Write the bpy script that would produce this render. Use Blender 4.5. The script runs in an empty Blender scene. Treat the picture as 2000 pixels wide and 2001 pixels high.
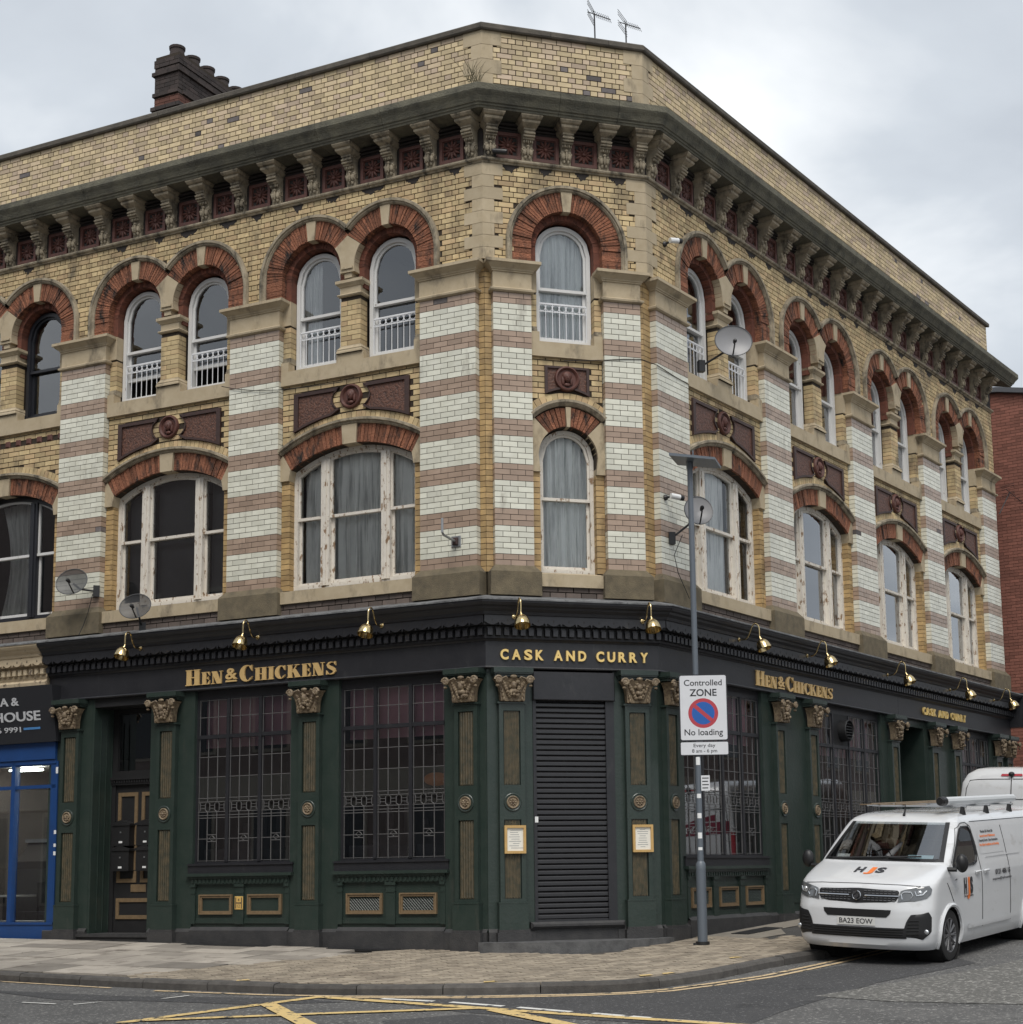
import bpy, math, random
from mathutils import Vector, Matrix
from mathutils.geometry import tessellate_polygon
rnd = random.Random(7)
scene = bpy.context.scene
PI = math.pi
# ------------------------------------------------------------------ camera
cam_d = bpy.data.cameras.new('camera')
cam = bpy.data.objects.new('camera', cam_d)
scene.collection.objects.link(cam)
cr = Vector((0.9579596, -0.28652171, -0.01478898)); cu = Vector((-0.02755924, -0.14320559, 0.98930918)); cf = Vector((0.28557642, 0.94731065, 0.14508149))
M = Matrix(((cr.x, cu.x, -cf.x, -5.3102), (cr.y, cu.y, -cf.y, -20.7822), (cr.z, cu.z, -cf.z, 1.0360), (0, 0, 0, 1)))
cam.matrix_world = M
cam_d.sensor_fit = 'HORIZONTAL'; cam_d.sensor_width = 36.0
cam_d.lens = 3055.417 / 2000 * 36.0
cam_d.shift_x = -(1098.93 - 1000) / 2000
cam_d.shift_y = (1257.16 - 1000.5) / 2000
cam_d.clip_start = 0.1; cam_d.clip_end = 2000
scene.camera = cam
# ------------------------------------------------------------------ sky, sun, exposure
SUN_EL, SUN_AZ = 54.0, 196.0     # overcast: a wide, weak sun behind the camera (azimuth from +Y, clockwise)
world = bpy.data.worlds.new('World'); scene.world = world; world.use_nodes = True
wn = world.node_tree.nodes; wl = world.node_tree.links; wn.clear()
def wnode(t, **k):
    n = wn.new(t)
    for a, b in k.items(): setattr(n, a, b)
    return n
out = wnode('ShaderNodeOutputWorld'); bg = wnode('ShaderNodeBackground'); bg.inputs[1].default_value = 0.1
sky = wnode('ShaderNodeTexSky', sky_type='NISHITA', sun_disc=False)
sky.sun_elevation = math.radians(SUN_EL); sky.sun_rotation = math.radians(SUN_AZ); sky.air_density = 1.4; sky.dust_density = 3.0
tc = wnode('ShaderNodeTexCoord'); sep = wnode('ShaderNodeSeparateXYZ'); wl.new(tc.outputs['Generated'], sep.inputs[0])
mx = wnode('ShaderNodeMath', operation='MAXIMUM'); wl.new(sep.outputs[2], mx.inputs[0]); mx.inputs[1].default_value = 0.0
ad = wnode('ShaderNodeMath', operation='ADD'); wl.new(mx.outputs[0], ad.inputs[0]); ad.inputs[1].default_value = 0.35
dv = wnode('ShaderNodeVectorMath', operation='DIVIDE'); wl.new(tc.outputs['Generated'], dv.inputs[0])
cmb = wnode('ShaderNodeCombineXYZ')
for i in range(3): wl.new(ad.outputs[0], cmb.inputs[i])
wl.new(cmb.outputs[0], dv.inputs[1])
mp = wnode('ShaderNodeMapping'); mp.inputs['Location'].default_value = (3.1, 1.7, 0.4); mp.inputs['Scale'].default_value = (1.0, 1.0, 0.6)
wl.new(dv.outputs[0], mp.inputs[0])
n1 = wnode('ShaderNodeTexNoise'); n1.inputs['Scale'].default_value = 2.3; n1.inputs['Detail'].default_value = 6; n1.inputs['Roughness'].default_value = 0.52; n1.inputs['Distortion'].default_value = 0.35
wl.new(mp.outputs[0], n1.inputs['Vector'])
ramp = wnode('ShaderNodeValToRGB'); wl.new(n1.outputs[0], ramp.inputs[0])
ramp.color_ramp.elements[0].position = 0.33; ramp.color_ramp.elements[0].color = (3.35, 3.62, 4.0, 1)
ramp.color_ramp.elements[1].position = 0.72; ramp.color_ramp.elements[1].color = (6.9, 7.05, 7.15, 1)
e = ramp.color_ramp.elements.new(0.5); e.color = (4.2, 4.5, 4.85, 1)
mixs = wnode('ShaderNodeMixRGB'); mixs.inputs[0].default_value = 0.94
wl.new(sky.outputs[0], mixs.inputs[1]); wl.new(ramp.outputs[0], mixs.inputs[2])
wl.new(mixs.outputs[0], bg.inputs[0]); wl.new(bg.outputs[0], out.inputs[0])
sd = bpy.data.lights.new('sun', 'SUN'); sd.energy = 1.5; sd.angle = math.radians(30); sd.color = (1.0, 0.96, 0.9)
sun = bpy.data.objects.new('sun', sd); scene.collection.objects.link(sun)
az, el = math.radians(SUN_AZ), math.radians(SUN_EL)
sdir = Vector((math.sin(az) * math.cos(el), math.cos(az) * math.cos(el), math.sin(el)))
sun.rotation_euler = sdir.to_track_quat('Z', 'Y').to_euler(); sun.location = (0, -20, 30)
scene.view_settings.view_transform = 'Standard'; scene.view_settings.look = 'None'
scene.view_settings.exposure = 0.72; scene.view_settings.gamma = 1.0; scene.view_settings.use_curve_mapping = False
scene.cycles.max_bounces = 6; scene.cycles.transparent_max_bounces = 12
# ------------------------------------------------------------------ mesh helpers
class MB:
    def __init__(s): s.v = []; s.f = []; s.t = []; s.m = []
    def add(s, vs, fs, tone=0.5, mat=0):
        o = len(s.v); s.v.extend([tuple(v) for v in vs])
        for f in fs: s.f.append([i + o for i in f]); s.t.append(tone); s.m.append(mat)
        return s
    def box(s, x0, x1, y0, y1, z0, z1, tone=0.5, mat=0):
        if x0 > x1: x0, x1 = x1, x0
        if y0 > y1: y0, y1 = y1, y0
        if z0 > z1: z0, z1 = z1, z0
        return s.add([(x0,y0,z0),(x1,y0,z0),(x1,y1,z0),(x0,y1,z0),(x0,y0,z1),(x1,y0,z1),(x1,y1,z1),(x0,y1,z1)],
              [(0,3,2,1),(4,5,6,7),(0,1,5,4),(1,2,6,5),(2,3,7,6),(3,0,4,7)], tone, mat)
    def fb(s, u0, u1, d0, d1, z0, z1, tone=0.5, mat=0): return s.box(u0, u1, -d0, -d1, z0, z1, tone, mat)
    def brick(s, u0, u1, z0, z1, d, depth, tone=0.5, mat=0):       # five-sided brick, open at the back
        y0, y1 = -d, -d + depth; q = [y0 + rnd.uniform(-.0018, .0018) for _ in range(4)]
        return s.add([(u0,q[0],z0),(u1,q[1],z0),(u1,q[2],z1),(u0,q[3],z1),(u0,y1,z0),(u1,y1,z0),(u1,y1,z1),(u0,y1,z1)],
              [(0,1,2,3),(1,5,6,2),(4,0,3,7),(3,2,6,7),(4,5,1,0)], tone, mat)
    def cham(s, u0, u1, d0, d1, z0, z1, c, tone=0.5, mat=0):       # block whose front edges are chamfered by c (d1 = front)
        P = []
        for (d, k) in ((d0, 0), (d1 - c, 0), (d1, c)):
            P += [(u0 + k, -d, z0 + k), (u1 - k, -d, z0 + k), (u1 - k, -d, z1 - k), (u0 + k, -d, z1 - k)]
        F = [(8, 9, 10, 11), (3, 2, 1, 0)]
        for a in (0, 4):
            for i in range(4):
                j = (i + 1) % 4; F.append((a + i, a + j, a + 4 + j, a + 4 + i))
        return s.add(P, F, tone, mat)
    def prism(s, pts, d0, d1, tone=0.5, mat=0, back=False):         # pts (u,z) counter-clockwise, front at d1
        n = len(pts)
        V = [(u, -d1, z) for u, z in pts] + [(u, -d0, z) for u, z in pts]
        tri = tessellate_polygon([[Vector((u, z, 0)) for u, z in pts]])
        F = []
        for t in tri:
            a, b, c = [Vector(pts[i]) for i in t]
            cr_ = (b - a).x * (c - a).y - (b - a).y * (c - a).x
            t = tuple(t) if cr_ > 0 else (t[0], t[2], t[1])
            F.append(t)
            if back: F.append((t[0] + n, t[2] + n, t[1] + n))
        ar = sum(pts[i][0] * pts[(i + 1) % n][1] - pts[(i + 1) % n][0] * pts[i][1] for i in range(n))
        for i in range(n):
            j = (i + 1) % n
            F.append((i, i + n, j + n, j) if ar > 0 else (i, j, j + n, i + n))
        return s.add(V, F, tone, mat)
    def strip(s, A, B, d0, d1, tone=0.5, mat=0, closed=True):       # frame between outer loop A and inner loop B (u,z)
        n = len(A)
        V = [(u, -d1, z) for u, z in A] + [(u, -d1, z) for u, z in B] + [(u, -d0, z) for u, z in A] + [(u, -d0, z) for u, z in B]
        F = []
        for i in range(n if closed else n - 1):
            j = (i + 1) % n
            F += [(i, j, n + j, n + i), (n + i, n + j, 3 * n + j, 3 * n + i), (j, i, 2 * n + i, 2 * n + j)]
        return s.add(V, F, tone, mat)
    def wedge(s, uc, zc, r0, r1, a0, a1, d0, d1, tone=0.5, mat=0):  # voussoir
        P = [(uc + r * math.cos(a), zc + r * math.sin(a)) for r, a in ((r0, a1), (r0, a0), (r1, a0), (r1, a1))]
        V = [(u, -d1, z) for u, z in P] + [(u, -d0, z) for u, z in P]
        return s.add(V, [(0,1,2,3),(4,7,6,5),(0,4,5,1),(1,5,6,2),(2,6,7,3),(3,7,4,0)], tone, mat)
    def arcsweep(s, uc, zc, prof, a0, a1, n, tone=0.5, mat=0, down0=0, down1=0):  # prof: (radius, d) ; legs run straight down at the ends
        st = []
        if down0: st.append((a0, -down0))
        st += [(a0 + (a1 - a0) * i / n, 0) for i in range(n + 1)]
        if down1: st.append((a1, -down1))
        k = len(prof); V = []
        for a, dz in st:
            for r, d in prof: V.append((uc + r * math.cos(a), -d, zc + r * math.sin(a) + dz))
        F = []
        for i in range(len(st) - 1):
            for j in range(k - 1):
                F.append((i*k+j, i*k+j+1, (i+1)*k+j+1, (i+1)*k+j))
        return s.add(V, F, tone, mat)
    def tube(s, pts, r, n=8, tone=0.5, mat=0, cap=True):
        pts = [Vector(p) for p in pts]; rs = r if isinstance(r, (list, tuple)) else [r] * len(pts)
        V = []; F = []; up = None
        for i, p in enumerate(pts):
            t = (pts[min(i+1, len(pts)-1)] - pts[max(i-1, 0)]).normalized()
            if up is None:
                up = Vector((0,0,1)) if abs(t.z) < 0.9 else Vector((1,0,0))
            x = t.cross(up)
            if x.length < 1e-6: x = t.cross(Vector((0.3,1,0.2)))
            x.normalize(); y = x.cross(t).normalized(); up = y
            for k in range(n):
                a = 2 * PI * k / n; V.append(p + (x * math.cos(a) + y * math.sin(a)) * rs[i])
        for i in range(len(pts) - 1):
            for k in range(n):
                F.append((i*n+k, i*n+(k+1) % n, (i+1)*n+(k+1) % n, (i+1)*n+k))
        if cap: F.append(tuple(range(n))[::-1]); F.append(tuple(range((len(pts)-1)*n, len(pts)*n)))
        return s.add(V, F, tone, mat)
    def lathe(s, prof, mat4=None, n=16, tone=0.5, mat=0, a0=0, a1=2 * PI):  # prof (r,h) about local z of mat4
        full = abs(a1 - a0 - 2 * PI) < 1e-6; m = n if full else n + 1; V = []; F = []
        for r, h in prof:
            for k in range(m):
                a = a0 + (a1 - a0) * k / n; v = Vector((r * math.cos(a), r * math.sin(a), h)); V.append(mat4 @ v if mat4 else v)
        for i in range(len(prof) - 1):
            for k in range(n):
                k2 = (k + 1) % m; F.append((i*m+k, i*m+k2, (i+1)*m+k2, (i+1)*m+k))
        return s.add(V, F, tone, mat)
    def ell(s, c, r, n=8, m=6, rot=None, tone=0.5, mat=0):           # ellipsoid
        V = []; F = []; c = Vector(c)
        for i in range(m + 1):
            ph = PI * i / m
            for k in range(n):
                a = 2 * PI * k / n; v = Vector((r[0]*math.sin(ph)*math.cos(a), r[1]*math.sin(ph)*math.sin(a), r[2]*math.cos(ph)))
                V.append(c + (rot @ v if rot else v))
        for i in range(m):
            for k in range(n): F.append((i*n+k, (i+1)*n+k, (i+1)*n+(k+1) % n, i*n+(k+1) % n))
        return s.add(V, F, tone, mat)
    def mesh(s, name, mats, smooth=False):
        me = bpy.data.meshes.new(name); me.from_pydata(s.v, [], s.f); me.update()
        at = me.attributes.new('tone', 'FLOAT', 'FACE'); at.data.foreach_set('value', s.t)
        for m in (mats if isinstance(mats, (list, tuple)) else [mats]): me.materials.append(m)
        if any(s.m): me.polygons.foreach_set('material_index', s.m)
        if smooth: me.polygons.foreach_set('use_smooth', [True] * len(me.polygons)); me.set_sharp_from_angle(angle=math.radians(38)) if hasattr(me, 'set_sharp_from_angle') else None
        return me
col = scene.collection
def mobj(name, me, parent=None, loc=(0,0,0), rz=0, rot=None, label=None, cat=None, group=None, kind=None):
    o = bpy.data.objects.new(name, me); col.objects.link(o); o.location = loc
    o.rotation_euler = rot if rot else (0, 0, rz)
    if parent: o.parent = parent
    return tag(o, label, cat, group, kind)
def tag(o, label=None, cat=None, group=None, kind=None):
    if label: o['label'] = label
    if cat: o['category'] = cat
    if group: o['group'] = group
    if kind: o['kind'] = kind
    return o
def obj(name, mb, mats, parent=None, smooth=False, **k): return mobj(name, mb.mesh(name, mats, smooth), parent, **k)
def empty(name, loc=(0,0,0), rz=0, parent=None, **k): 
    o = mobj(name, None, parent, loc, rz, **k); o.empty_display_size = 0.2; return o
# ------------------------------------------------------------------ materials
MATS = {}
def mat(name, c, rough=0.7, c2=None, scale=4.0, amt=0.5, tone=0.0, obr=0.0, bump=0.0, bscale=60.0, metal=0.0, spec=0.5, streak=None, coat=0.0, tint=None, speck=None):
    """c base; c2 noise blend; tone = per-piece brightness spread; obr = per-object spread; streak = (colour, lo, hi, (sx,sy,sz)) stains or painted curtain folds; speck = (colour, scale, threshold); tint = hue spread colour"""
    m = bpy.data.materials.new(name); m.use_nodes = True; nt = m.node_tree; N = nt.nodes; L = nt.links
    b = N['Principled BSDF']; b.inputs['Roughness'].default_value = rough; b.inputs['Metallic'].default_value = metal
    b.inputs['Specular IOR Level'].default_value = spec; b.inputs['Coat Weight'].default_value = coat; b.inputs['Coat Roughness'].default_value = 0.08
    g = N.new('ShaderNodeNewGeometry'); pos = g.outputs['Position']
    def rgb(cc): n = N.new('ShaderNodeRGB'); n.outputs[0].default_value = (*cc, 1); return n.outputs[0]
    def noise(sc, det=4, vec=None, rough_=0.6):
        n = N.new('ShaderNodeTexNoise'); n.inputs['Scale'].default_value = sc; n.inputs['Detail'].default_value = det; n.inputs['Roughness'].default_value = rough_
        L.new(vec or pos, n.inputs['Vector']); return n.outputs[0]
    def mrange(v, a, bb, lo=0.0, hi=1.0):
        n = N.new('ShaderNodeMapRange'); n.inputs[1].default_value = a; n.inputs[2].default_value = bb; n.inputs[3].default_value = lo; n.inputs[4].default_value = hi; L.new(v, n.inputs[0]); return n.outputs[0]
    def mix(f, a, bb, typ='MIX'):
        n = N.new('ShaderNodeMixRGB'); n.blend_type = typ
        for i, x in ((0, f), (1, a), (2, bb)):
            if isinstance(x, (int, float)): n.inputs[i].default_value = x
            else: L.new(x, n.inputs[i])
        return n.outputs[0]
    cc = rgb(c)
    if c2: cc = mix(mrange(noise(scale), 0.5 - 0.22, 0.5 + 0.22, 0, amt), cc, rgb(c2))
    if tone or obr:
        if tone:
            a = N.new('ShaderNodeAttribute'); a.attribute_name = 'tone'; v = a.outputs['Fac']; k = tone
        else:
            a = N.new('ShaderNodeObjectInfo'); v = a.outputs['Random']; k = obr
        if tint:
            w = N.new('ShaderNodeTexWhiteNoise'); w.noise_dimensions = '1D'; L.new(v, w.inputs['W'])
            cc = mix(mrange(w.outputs['Value'], 0.45, 1.15), cc, rgb(tint))
        cc = mix(1.0, cc, mrange(v, 0, 1, 1 - k, 1 + k), 'MULTIPLY')
    if streak:
        mpn = N.new('ShaderNodeMapping'); mpn.inputs['Scale'].default_value = streak[3]; L.new(pos, mpn.inputs[0])
        cc = mix(mrange(noise(1.0, 5, mpn.outputs[0], 0.65), streak[1], streak[2]), cc, rgb(streak[0]))
    if speck:
        cc = mix(mrange(noise(speck[1], 3), speck[2], speck[2] + 0.06), cc, rgb(speck[0]))
    L.new(cc, b.inputs['Base Color'])
    if bump:
        bn = N.new('ShaderNodeBump'); bn.inputs['Strength'].default_value = bump; bn.inputs['Distance'].default_value = 0.02
        L.new(noise(bscale, 4), bn.inputs['Height']); L.new(bn.outputs[0], b.inputs['Normal'])
    MATS[name] = m; return m
def glass(name, tintc=(1, 1, 1), k=2.0, rough=0.015, base=0.0):
    m = bpy.data.materials.new(name); m.use_nodes = True; N = m.node_tree.nodes; L = m.node_tree.links; N.clear()
    o = N.new('ShaderNodeOutputMaterial'); t = N.new('ShaderNodeBsdfTransparent'); t.inputs[0].default_value = (*tintc, 1)
    gl = N.new('ShaderNodeBsdfGlossy'); gl.inputs['Roughness'].default_value = rough; gl.inputs[0].default_value = (0.95, 0.97, 1, 1)
    lw = N.new('ShaderNodeFresnel'); lw.inputs[0].default_value = 1.5
    ml = N.new('ShaderNodeMath'); ml.operation = 'MULTIPLY_ADD'; ml.inputs[1].default_value = k; ml.inputs[2].default_value = base; ml.use_clamp = True
    bu = N.new('ShaderNodeBump'); bu.inputs['Strength'].default_value = 0.04; no = N.new('ShaderNodeTexNoise'); no.inputs['Scale'].default_value = 2.5
    g = N.new('ShaderNodeNewGeometry'); L.new(g.outputs['Position'], no.inputs['Vector']); L.new(no.outputs[0], bu.inputs['Height']); L.new(bu.outputs[0], gl.inputs['Normal'])
    L.new(lw.outputs[0], ml.inputs[0]); mi = N.new('ShaderNodeMixShader'); L.new(ml.outputs[0], mi.inputs[0]); L.new(t.outputs[0], mi.inputs[1]); L.new(gl.outputs[0], mi.inputs[2]); L.new(mi.outputs[0], o.inputs[0])
    MATS[name] = m; return m
def emit(name, c, s):
    m = bpy.data.materials.new(name); m.use_nodes = True; b = m.node_tree.nodes['Principled BSDF']
    b.inputs['Base Color'].default_value = (*c, 1); b.inputs['Emission Color'].default_value = (*c, 1); b.inputs['Emission Strength'].default_value = s; return m
SOOT = (0.018, 0.017, 0.016)
GW = dict(c=(0.70, 0.695, 0.60), rough=0.17, c2=(0.58, 0.57, 0.47), scale=6, amt=0.7, streak=((0.22, 0.19, 0.15), 0.60, 0.86, (3.5, 3.5, 1.4)))
GB = dict(c=(0.375, 0.275, 0.21), rough=0.30, c2=(0.30, 0.22, 0.165), scale=7, amt=0.7, streak=((0.13, 0.10, 0.08), 0.60, 0.86, (3.5, 3.5, 1.4)))
m_wg = mat('glazed_white', tone=0.10, **GW)
m_bg = mat('glazed_brown', tone=0.14, **GB)
m_wgo = mat('glazed_white_single', obr=0.10, **GW)
m_bgo = mat('glazed_brown_single', obr=0.14, **GB)
YK = dict(c2=(0.44, 0.32, 0.165), scale=9, amt=0.7, tint=(0.46, 0.32, 0.18), bump=0.25, bscale=90, streak=((0.075, 0.062, 0.048), 0.50, 0.78, (2.4, 2.4, 1.3)))
m_yb = mat('yellow_brick', (0.56, 0.44, 0.245), 0.75, tone=0.22, **YK)
m_ybo = mat('yellow_brick_single', (0.56, 0.44, 0.245), 0.75, obr=0.22, **YK)
m_pb = mat('parapet_brick', (0.57, 0.46, 0.28), 0.75, (0.46, 0.36, 0.23), 9, 0.6, tone=0.22, tint=(0.46, 0.355, 0.28), bump=0.25, bscale=90)
m_pbo = mat('parapet_brick_single', (0.57, 0.46, 0.28), 0.75, (0.46, 0.36, 0.23), 9, 0.6, obr=0.22, tint=(0.46, 0.355, 0.28), bump=0.25, bscale=90)
m_ob = mat('orange_brick', (0.46, 0.315, 0.14), 0.6, (0.30, 0.20, 0.10), 9, 0.8, tone=0.25, streak=((0.06, 0.045, 0.03), 0.55, 0.8, (3, 3, 1.2)))
m_dkb = mat('dark_brick', (0.15, 0.13, 0.125), 0.7, (0.07, 0.062, 0.065), 16, .8, tone=0.4)
m_grb = mat('sooty_brick', (0.13, 0.10, 0.085), 0.85, (0.07, 0.06, 0.055), 8, 0.6, tone=0.25)
m_mort = mat('mortar', (0.040, 0.028, 0.018), 0.9, (0.025, 0.018, 0.012), 12, 0.6, bump=0.3)
m_mortg = mat('glazed_mortar', (0.085, 0.070, 0.052), 0.9, (0.05, 0.042, 0.032), 12, 0.6)
m_morto = mat('mortar_orange', (0.13, 0.085, 0.045), 0.9)
m_red = mat('red_arch_brick', (0.30, 0.125, 0.068), 0.9, (0.20, 0.075, 0.042), 22, 0.9, tone=0.34, bump=1.3, bscale=38, streak=(SOOT, 0.50, 0.68, (7, 7, 3.2)))
m_redd = mat('red_inner_brick', (0.17, 0.055, 0.032), 0.85, (0.07, 0.03, 0.02), 12, 0.7, tone=0.35, bump=0.5, bscale=45)
m_st = mat('sandstone', (0.47, 0.39, 0.27), 0.85, (0.36, 0.285, 0.18), 5, 0.7, tone=0.08, bump=0.25, bscale=140, streak=((0.085, 0.07, 0.052), 0.53, 0.80, (3.4, 3.4, 1.6)))
m_st2 = mat('weathered_stone', (0.42, 0.355, 0.255), 0.9, (0.17, 0.145, 0.105), 5, 0.8, tone=0.12, bump=0.4, bscale=60, streak=((0.045, 0.040, 0.032), 0.47, 0.70, (6, 6, 3.2)))
m_cor = mat('lichen_stone', (0.155, 0.145, 0.105), 0.95, (0.085, 0.082, 0.066), 5, 0.9, tone=0.15, bump=0.8, bscale=40, streak=((0.045, 0.043, 0.036), 0.5, 0.72, (2.2, 2.2, 3.0)))
m_cop = mat('coping_stone', (0.12, 0.105, 0.085), 0.95, (0.06, 0.054, 0.046), 6, 0.9, tone=0.15, bump=0.6, bscale=50)
m_base = mat('base_stone', (0.185, 0.15, 0.095), 0.95, (0.095, 0.08, 0.055), 7, 0.9, tone=0.12, bump=0.6, bscale=90)
m_terra = mat('terracotta', (0.115, 0.040, 0.028), 0.6, (0.05, 0.021, 0.017), 9, 0.7, bump=0.15, tone=0.15)
m_terd = mat('terracotta_dark', (0.055, 0.026, 0.021), 0.6, (0.025, 0.016, 0.014), 9, 0.7, bump=0.15)
m_soot = mat('sooty_frieze', (0.035, 0.028, 0.025), 0.9, (0.018, 0.016, 0.015), 8, 0.7, bump=0.2)
m_lead = mat('lead_flashing', (0.20, 0.205, 0.21), 0.7, (0.05, 0.05, 0.052), 6, 0.9, bump=0.6, bscale=30)
m_blk = mat('black_gloss_paint', (0.016, 0.0165, 0.020), 0.42, (0.026, 0.026, 0.030), 5, 0.7, bump=0.08, bscale=26, speck=((0.13, 0.12, 0.11), 30, 0.74), streak=((0.045, 0.045, 0.046), 0.60, 0.82, (6, 6, 2.2)))
m_blkd = mat('black_matt_paint', (0.011, 0.011, 0.012), 0.6, (0.017, 0.017, 0.018), 8, 0.7)
m_grn = mat('green_gloss_paint', (0.022, 0.036, 0.030), 0.30, (0.034, 0.047, 0.040), 5, 0.9, bump=0.16, bscale=22, speck=((0.14, 0.145, 0.125), 26, 0.735), streak=((0.055, 0.058, 0.050), 0.60, 0.80, (9, 9, 1.6)))
m_plin = mat('plinth_paint', (0.028, 0.028, 0.030), 0.65, (0.055, 0.053, 0.052), 6, 0.8, bump=0.3, bscale=40)
m_goldk = mat('aged_gold', (0.30, 0.235, 0.15), 0.6, (0.075, 0.045, 0.030), 24, 0.95, bump=0.3, bscale=50)
m_goldf = mat('dull_gold_flute', (0.115, 0.088, 0.05), 0.5, (0.028, 0.035, 0.026), 12, 0.9)
m_goldm = mat('bronze_frame', (0.21, 0.145, 0.08), 0.5, (0.12, 0.085, 0.05), 20, 0.7)
m_gold = mat('gold_letters', (0.62, 0.43, 0.19), 0.38, (0.52, 0.34, 0.14), 10, 0.5, spec=0.5)
m_goldy = mat('bright_gold_letters', (0.83, 0.60, 0.22), 0.35)
m_brass = mat('brass', (0.60, 0.47, 0.25), 0.18, (0.46, 0.34, 0.17), 16, 0.6, metal=1.0)
m_wood = mat('peeling_white_paint', (0.68, 0.64, 0.57), 0.65, (0.55, 0.50, 0.43), 10, 0.6, bump=0.3, bscale=40, streak=((0.24, 0.155, 0.09), 0.575, 0.62, (16, 16, 7)))
m_white = mat('white_sash_paint', (0.62, 0.62, 0.61), 0.5, (0.60, 0.59, 0.57), 12, 0.6, streak=((0.22, 0.19, 0.16), 0.66, 0.72, (9, 9, 5)))
m_dframe = mat('dark_frame_paint', (0.016, 0.017, 0.022), 0.4)
m_cream = mat('flaking_cream_paint', (0.58, 0.48, 0.33), 0.7, (0.46, 0.36, 0.24), 9, 0.7, bump=0.3, streak=((0.12, 0.09, 0.07), 0.58, 0.66, (7, 7, 4)))
m_net = mat('net_curtain', (0.93, 0.94, 0.91), 0.9, (0.78, 0.79, 0.77), 3, 0.8, streak=((0.30, 0.31, 0.31), 0.50, 0.72, (15, 15, .8)))  # dark upright streaks paint fold shade into the cloth colour
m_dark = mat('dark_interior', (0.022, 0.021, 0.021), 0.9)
m_blind = mat('dark_blind', (0.17, 0.17, 0.175), 0.8, (0.12, 0.12, 0.122), 1.5, 0.8)
m_mar = mat('maroon_blind', (0.72, 0.40, 0.45), 0.8, (0.58, 0.30, 0.35), 3, 0.8)
m_came = mat('lead_came', (0.115, 0.112, 0.112), 0.5)
m_glc = glass('clear_window_glass', (0.98, 0.985, 0.98), 1.1)
m_gl = glass('window_glass', (0.92, 0.94, 0.94), 2.6, base=0.02)
m_gls = glass('shop_glass', (0.80, 0.80, 0.82), 2.0, base=0.06)
m_rail = mat('white_railing', (0.72, 0.73, 0.75), 0.4)
m_shut = mat('shutter_metal', (0.022, 0.022, 0.025), 0.32, (0.03, 0.03, 0.033), 6, 0.6, spec=0.6)
m_dish = mat('dish_grey', (0.085, 0.088, 0.093), 0.4, (0.11, 0.112, 0.118), 3, 0.6)
m_dishl = mat('dish_pale_grey', (0.25, 0.25, 0.26), 0.4, (0.20, 0.195, 0.19), 3, 0.6)
m_plas = mat('black_plastic', (0.015, 0.015, 0.016), 0.45)
m_wplas = mat('white_plastic', (0.75, 0.76, 0.76), 0.35)
m_galv = mat('grey_pole_paint', (0.115, 0.135, 0.16), 0.38, (0.10, 0.115, 0.135), 6, 0.6)
m_steel = mat('steel', (0.32, 0.33, 0.34), 0.4, metal=0.7)
# ------------------------------------------------------------------ facade frames (u to the right, d outward, z up)
aL, aR = 0.7363024, 0.6766416
AX = -0.1443; CW = 2.495
ROOT = Vector((AX, 0, 0))
FR = {'C': (Vector((0, 0, 0)), 0.0), 'L': (Vector((0, 0, 0)), -aL), 'R': (Vector((CW, 0, 0)), aR)}
tA, tB = math.tan(aL / 2), math.tan(aR / 2)
def W(fac, u, d, z):
    o, a = FR[fac]; return Vector((ROOT.x + o.x + u * math.cos(a) + d * math.sin(a), o.y + u * math.sin(a) - d * math.cos(a), z))
gX, gY = 0.02114, 0.04872
def gz(x, y): return 0.01 + gX * (x - AX) + gY * y
ROADZ = -0.105
# ------------------------------------------------------------------ ground
m_road = mat('asphalt', (0.125, 0.122, 0.118), 0.9, (0.080, 0.079, 0.078), 1.6, 0.9, bump=1.0, bscale=45, speck=((0.27, 0.265, 0.25), 24, 0.575), streak=((0.055, 0.054, 0.053), 0.58, 0.70, (1.1, 1.1, 1.1)))
m_patch = mat('dark_asphalt_patch', (0.064, 0.063, 0.064), 0.85, (0.046, 0.046, 0.048), 2, 0.8, bump=0.8, bscale=45, speck=((0.17, 0.168, 0.165), 26, 0.60), streak=((0.032, 0.032, 0.033), 0.60, 0.72, (1.5, 1.5, 1.5)))
m_rough = mat('coarse_asphalt_patch', (0.14, 0.136, 0.125), 0.95, (0.09, 0.088, 0.082), 12, 0.9, bump=1.2, bscale=24, speck=((0.30, 0.29, 0.27), 19, 0.55))
m_slab = mat('paving_slab', (0.35, 0.315, 0.27), 0.9, (0.235, 0.21, 0.18), 3, 0.8, obr=0.36, bump=0.25, bscale=110, streak=((0.13, 0.11, 0.09), 0.56, 0.72, (1.7, 1.7, 1.7)), speck=((0.06, 0.055, 0.05), 17, 0.68))
m_block = mat('paving_block', (0.35, 0.295, 0.225), 0.9, (0.23, 0.195, 0.15), 9, 0.8, tone=0.26, bump=0.5, bscale=90, streak=((0.15, 0.12, 0.09), 0.54, 0.74, (1.3, 1.3, 1.3)))
m_joint = mat('pavement_bedding', (0.075, 0.065, 0.055), 0.95, (0.05, 0.045, 0.04), 8, 0.7)
m_kerb = mat('kerb_stone', (0.10, 0.093, 0.085), 0.9, (0.05, 0.046, 0.043), 9, 0.9, obr=0.2, bump=0.4, bscale=70)
m_ptar = mat('pavement_tarmac', (0.075, 0.071, 0.066), 0.92, (0.05, 0.048, 0.046), 2.5, 0.8, bump=0.7, bscale=75)
m_conc = mat('old_concrete', (0.25, 0.225, 0.185), 0.9, (0.17, 0.15, 0.125), 5, 0.8, bump=0.3)
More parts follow.
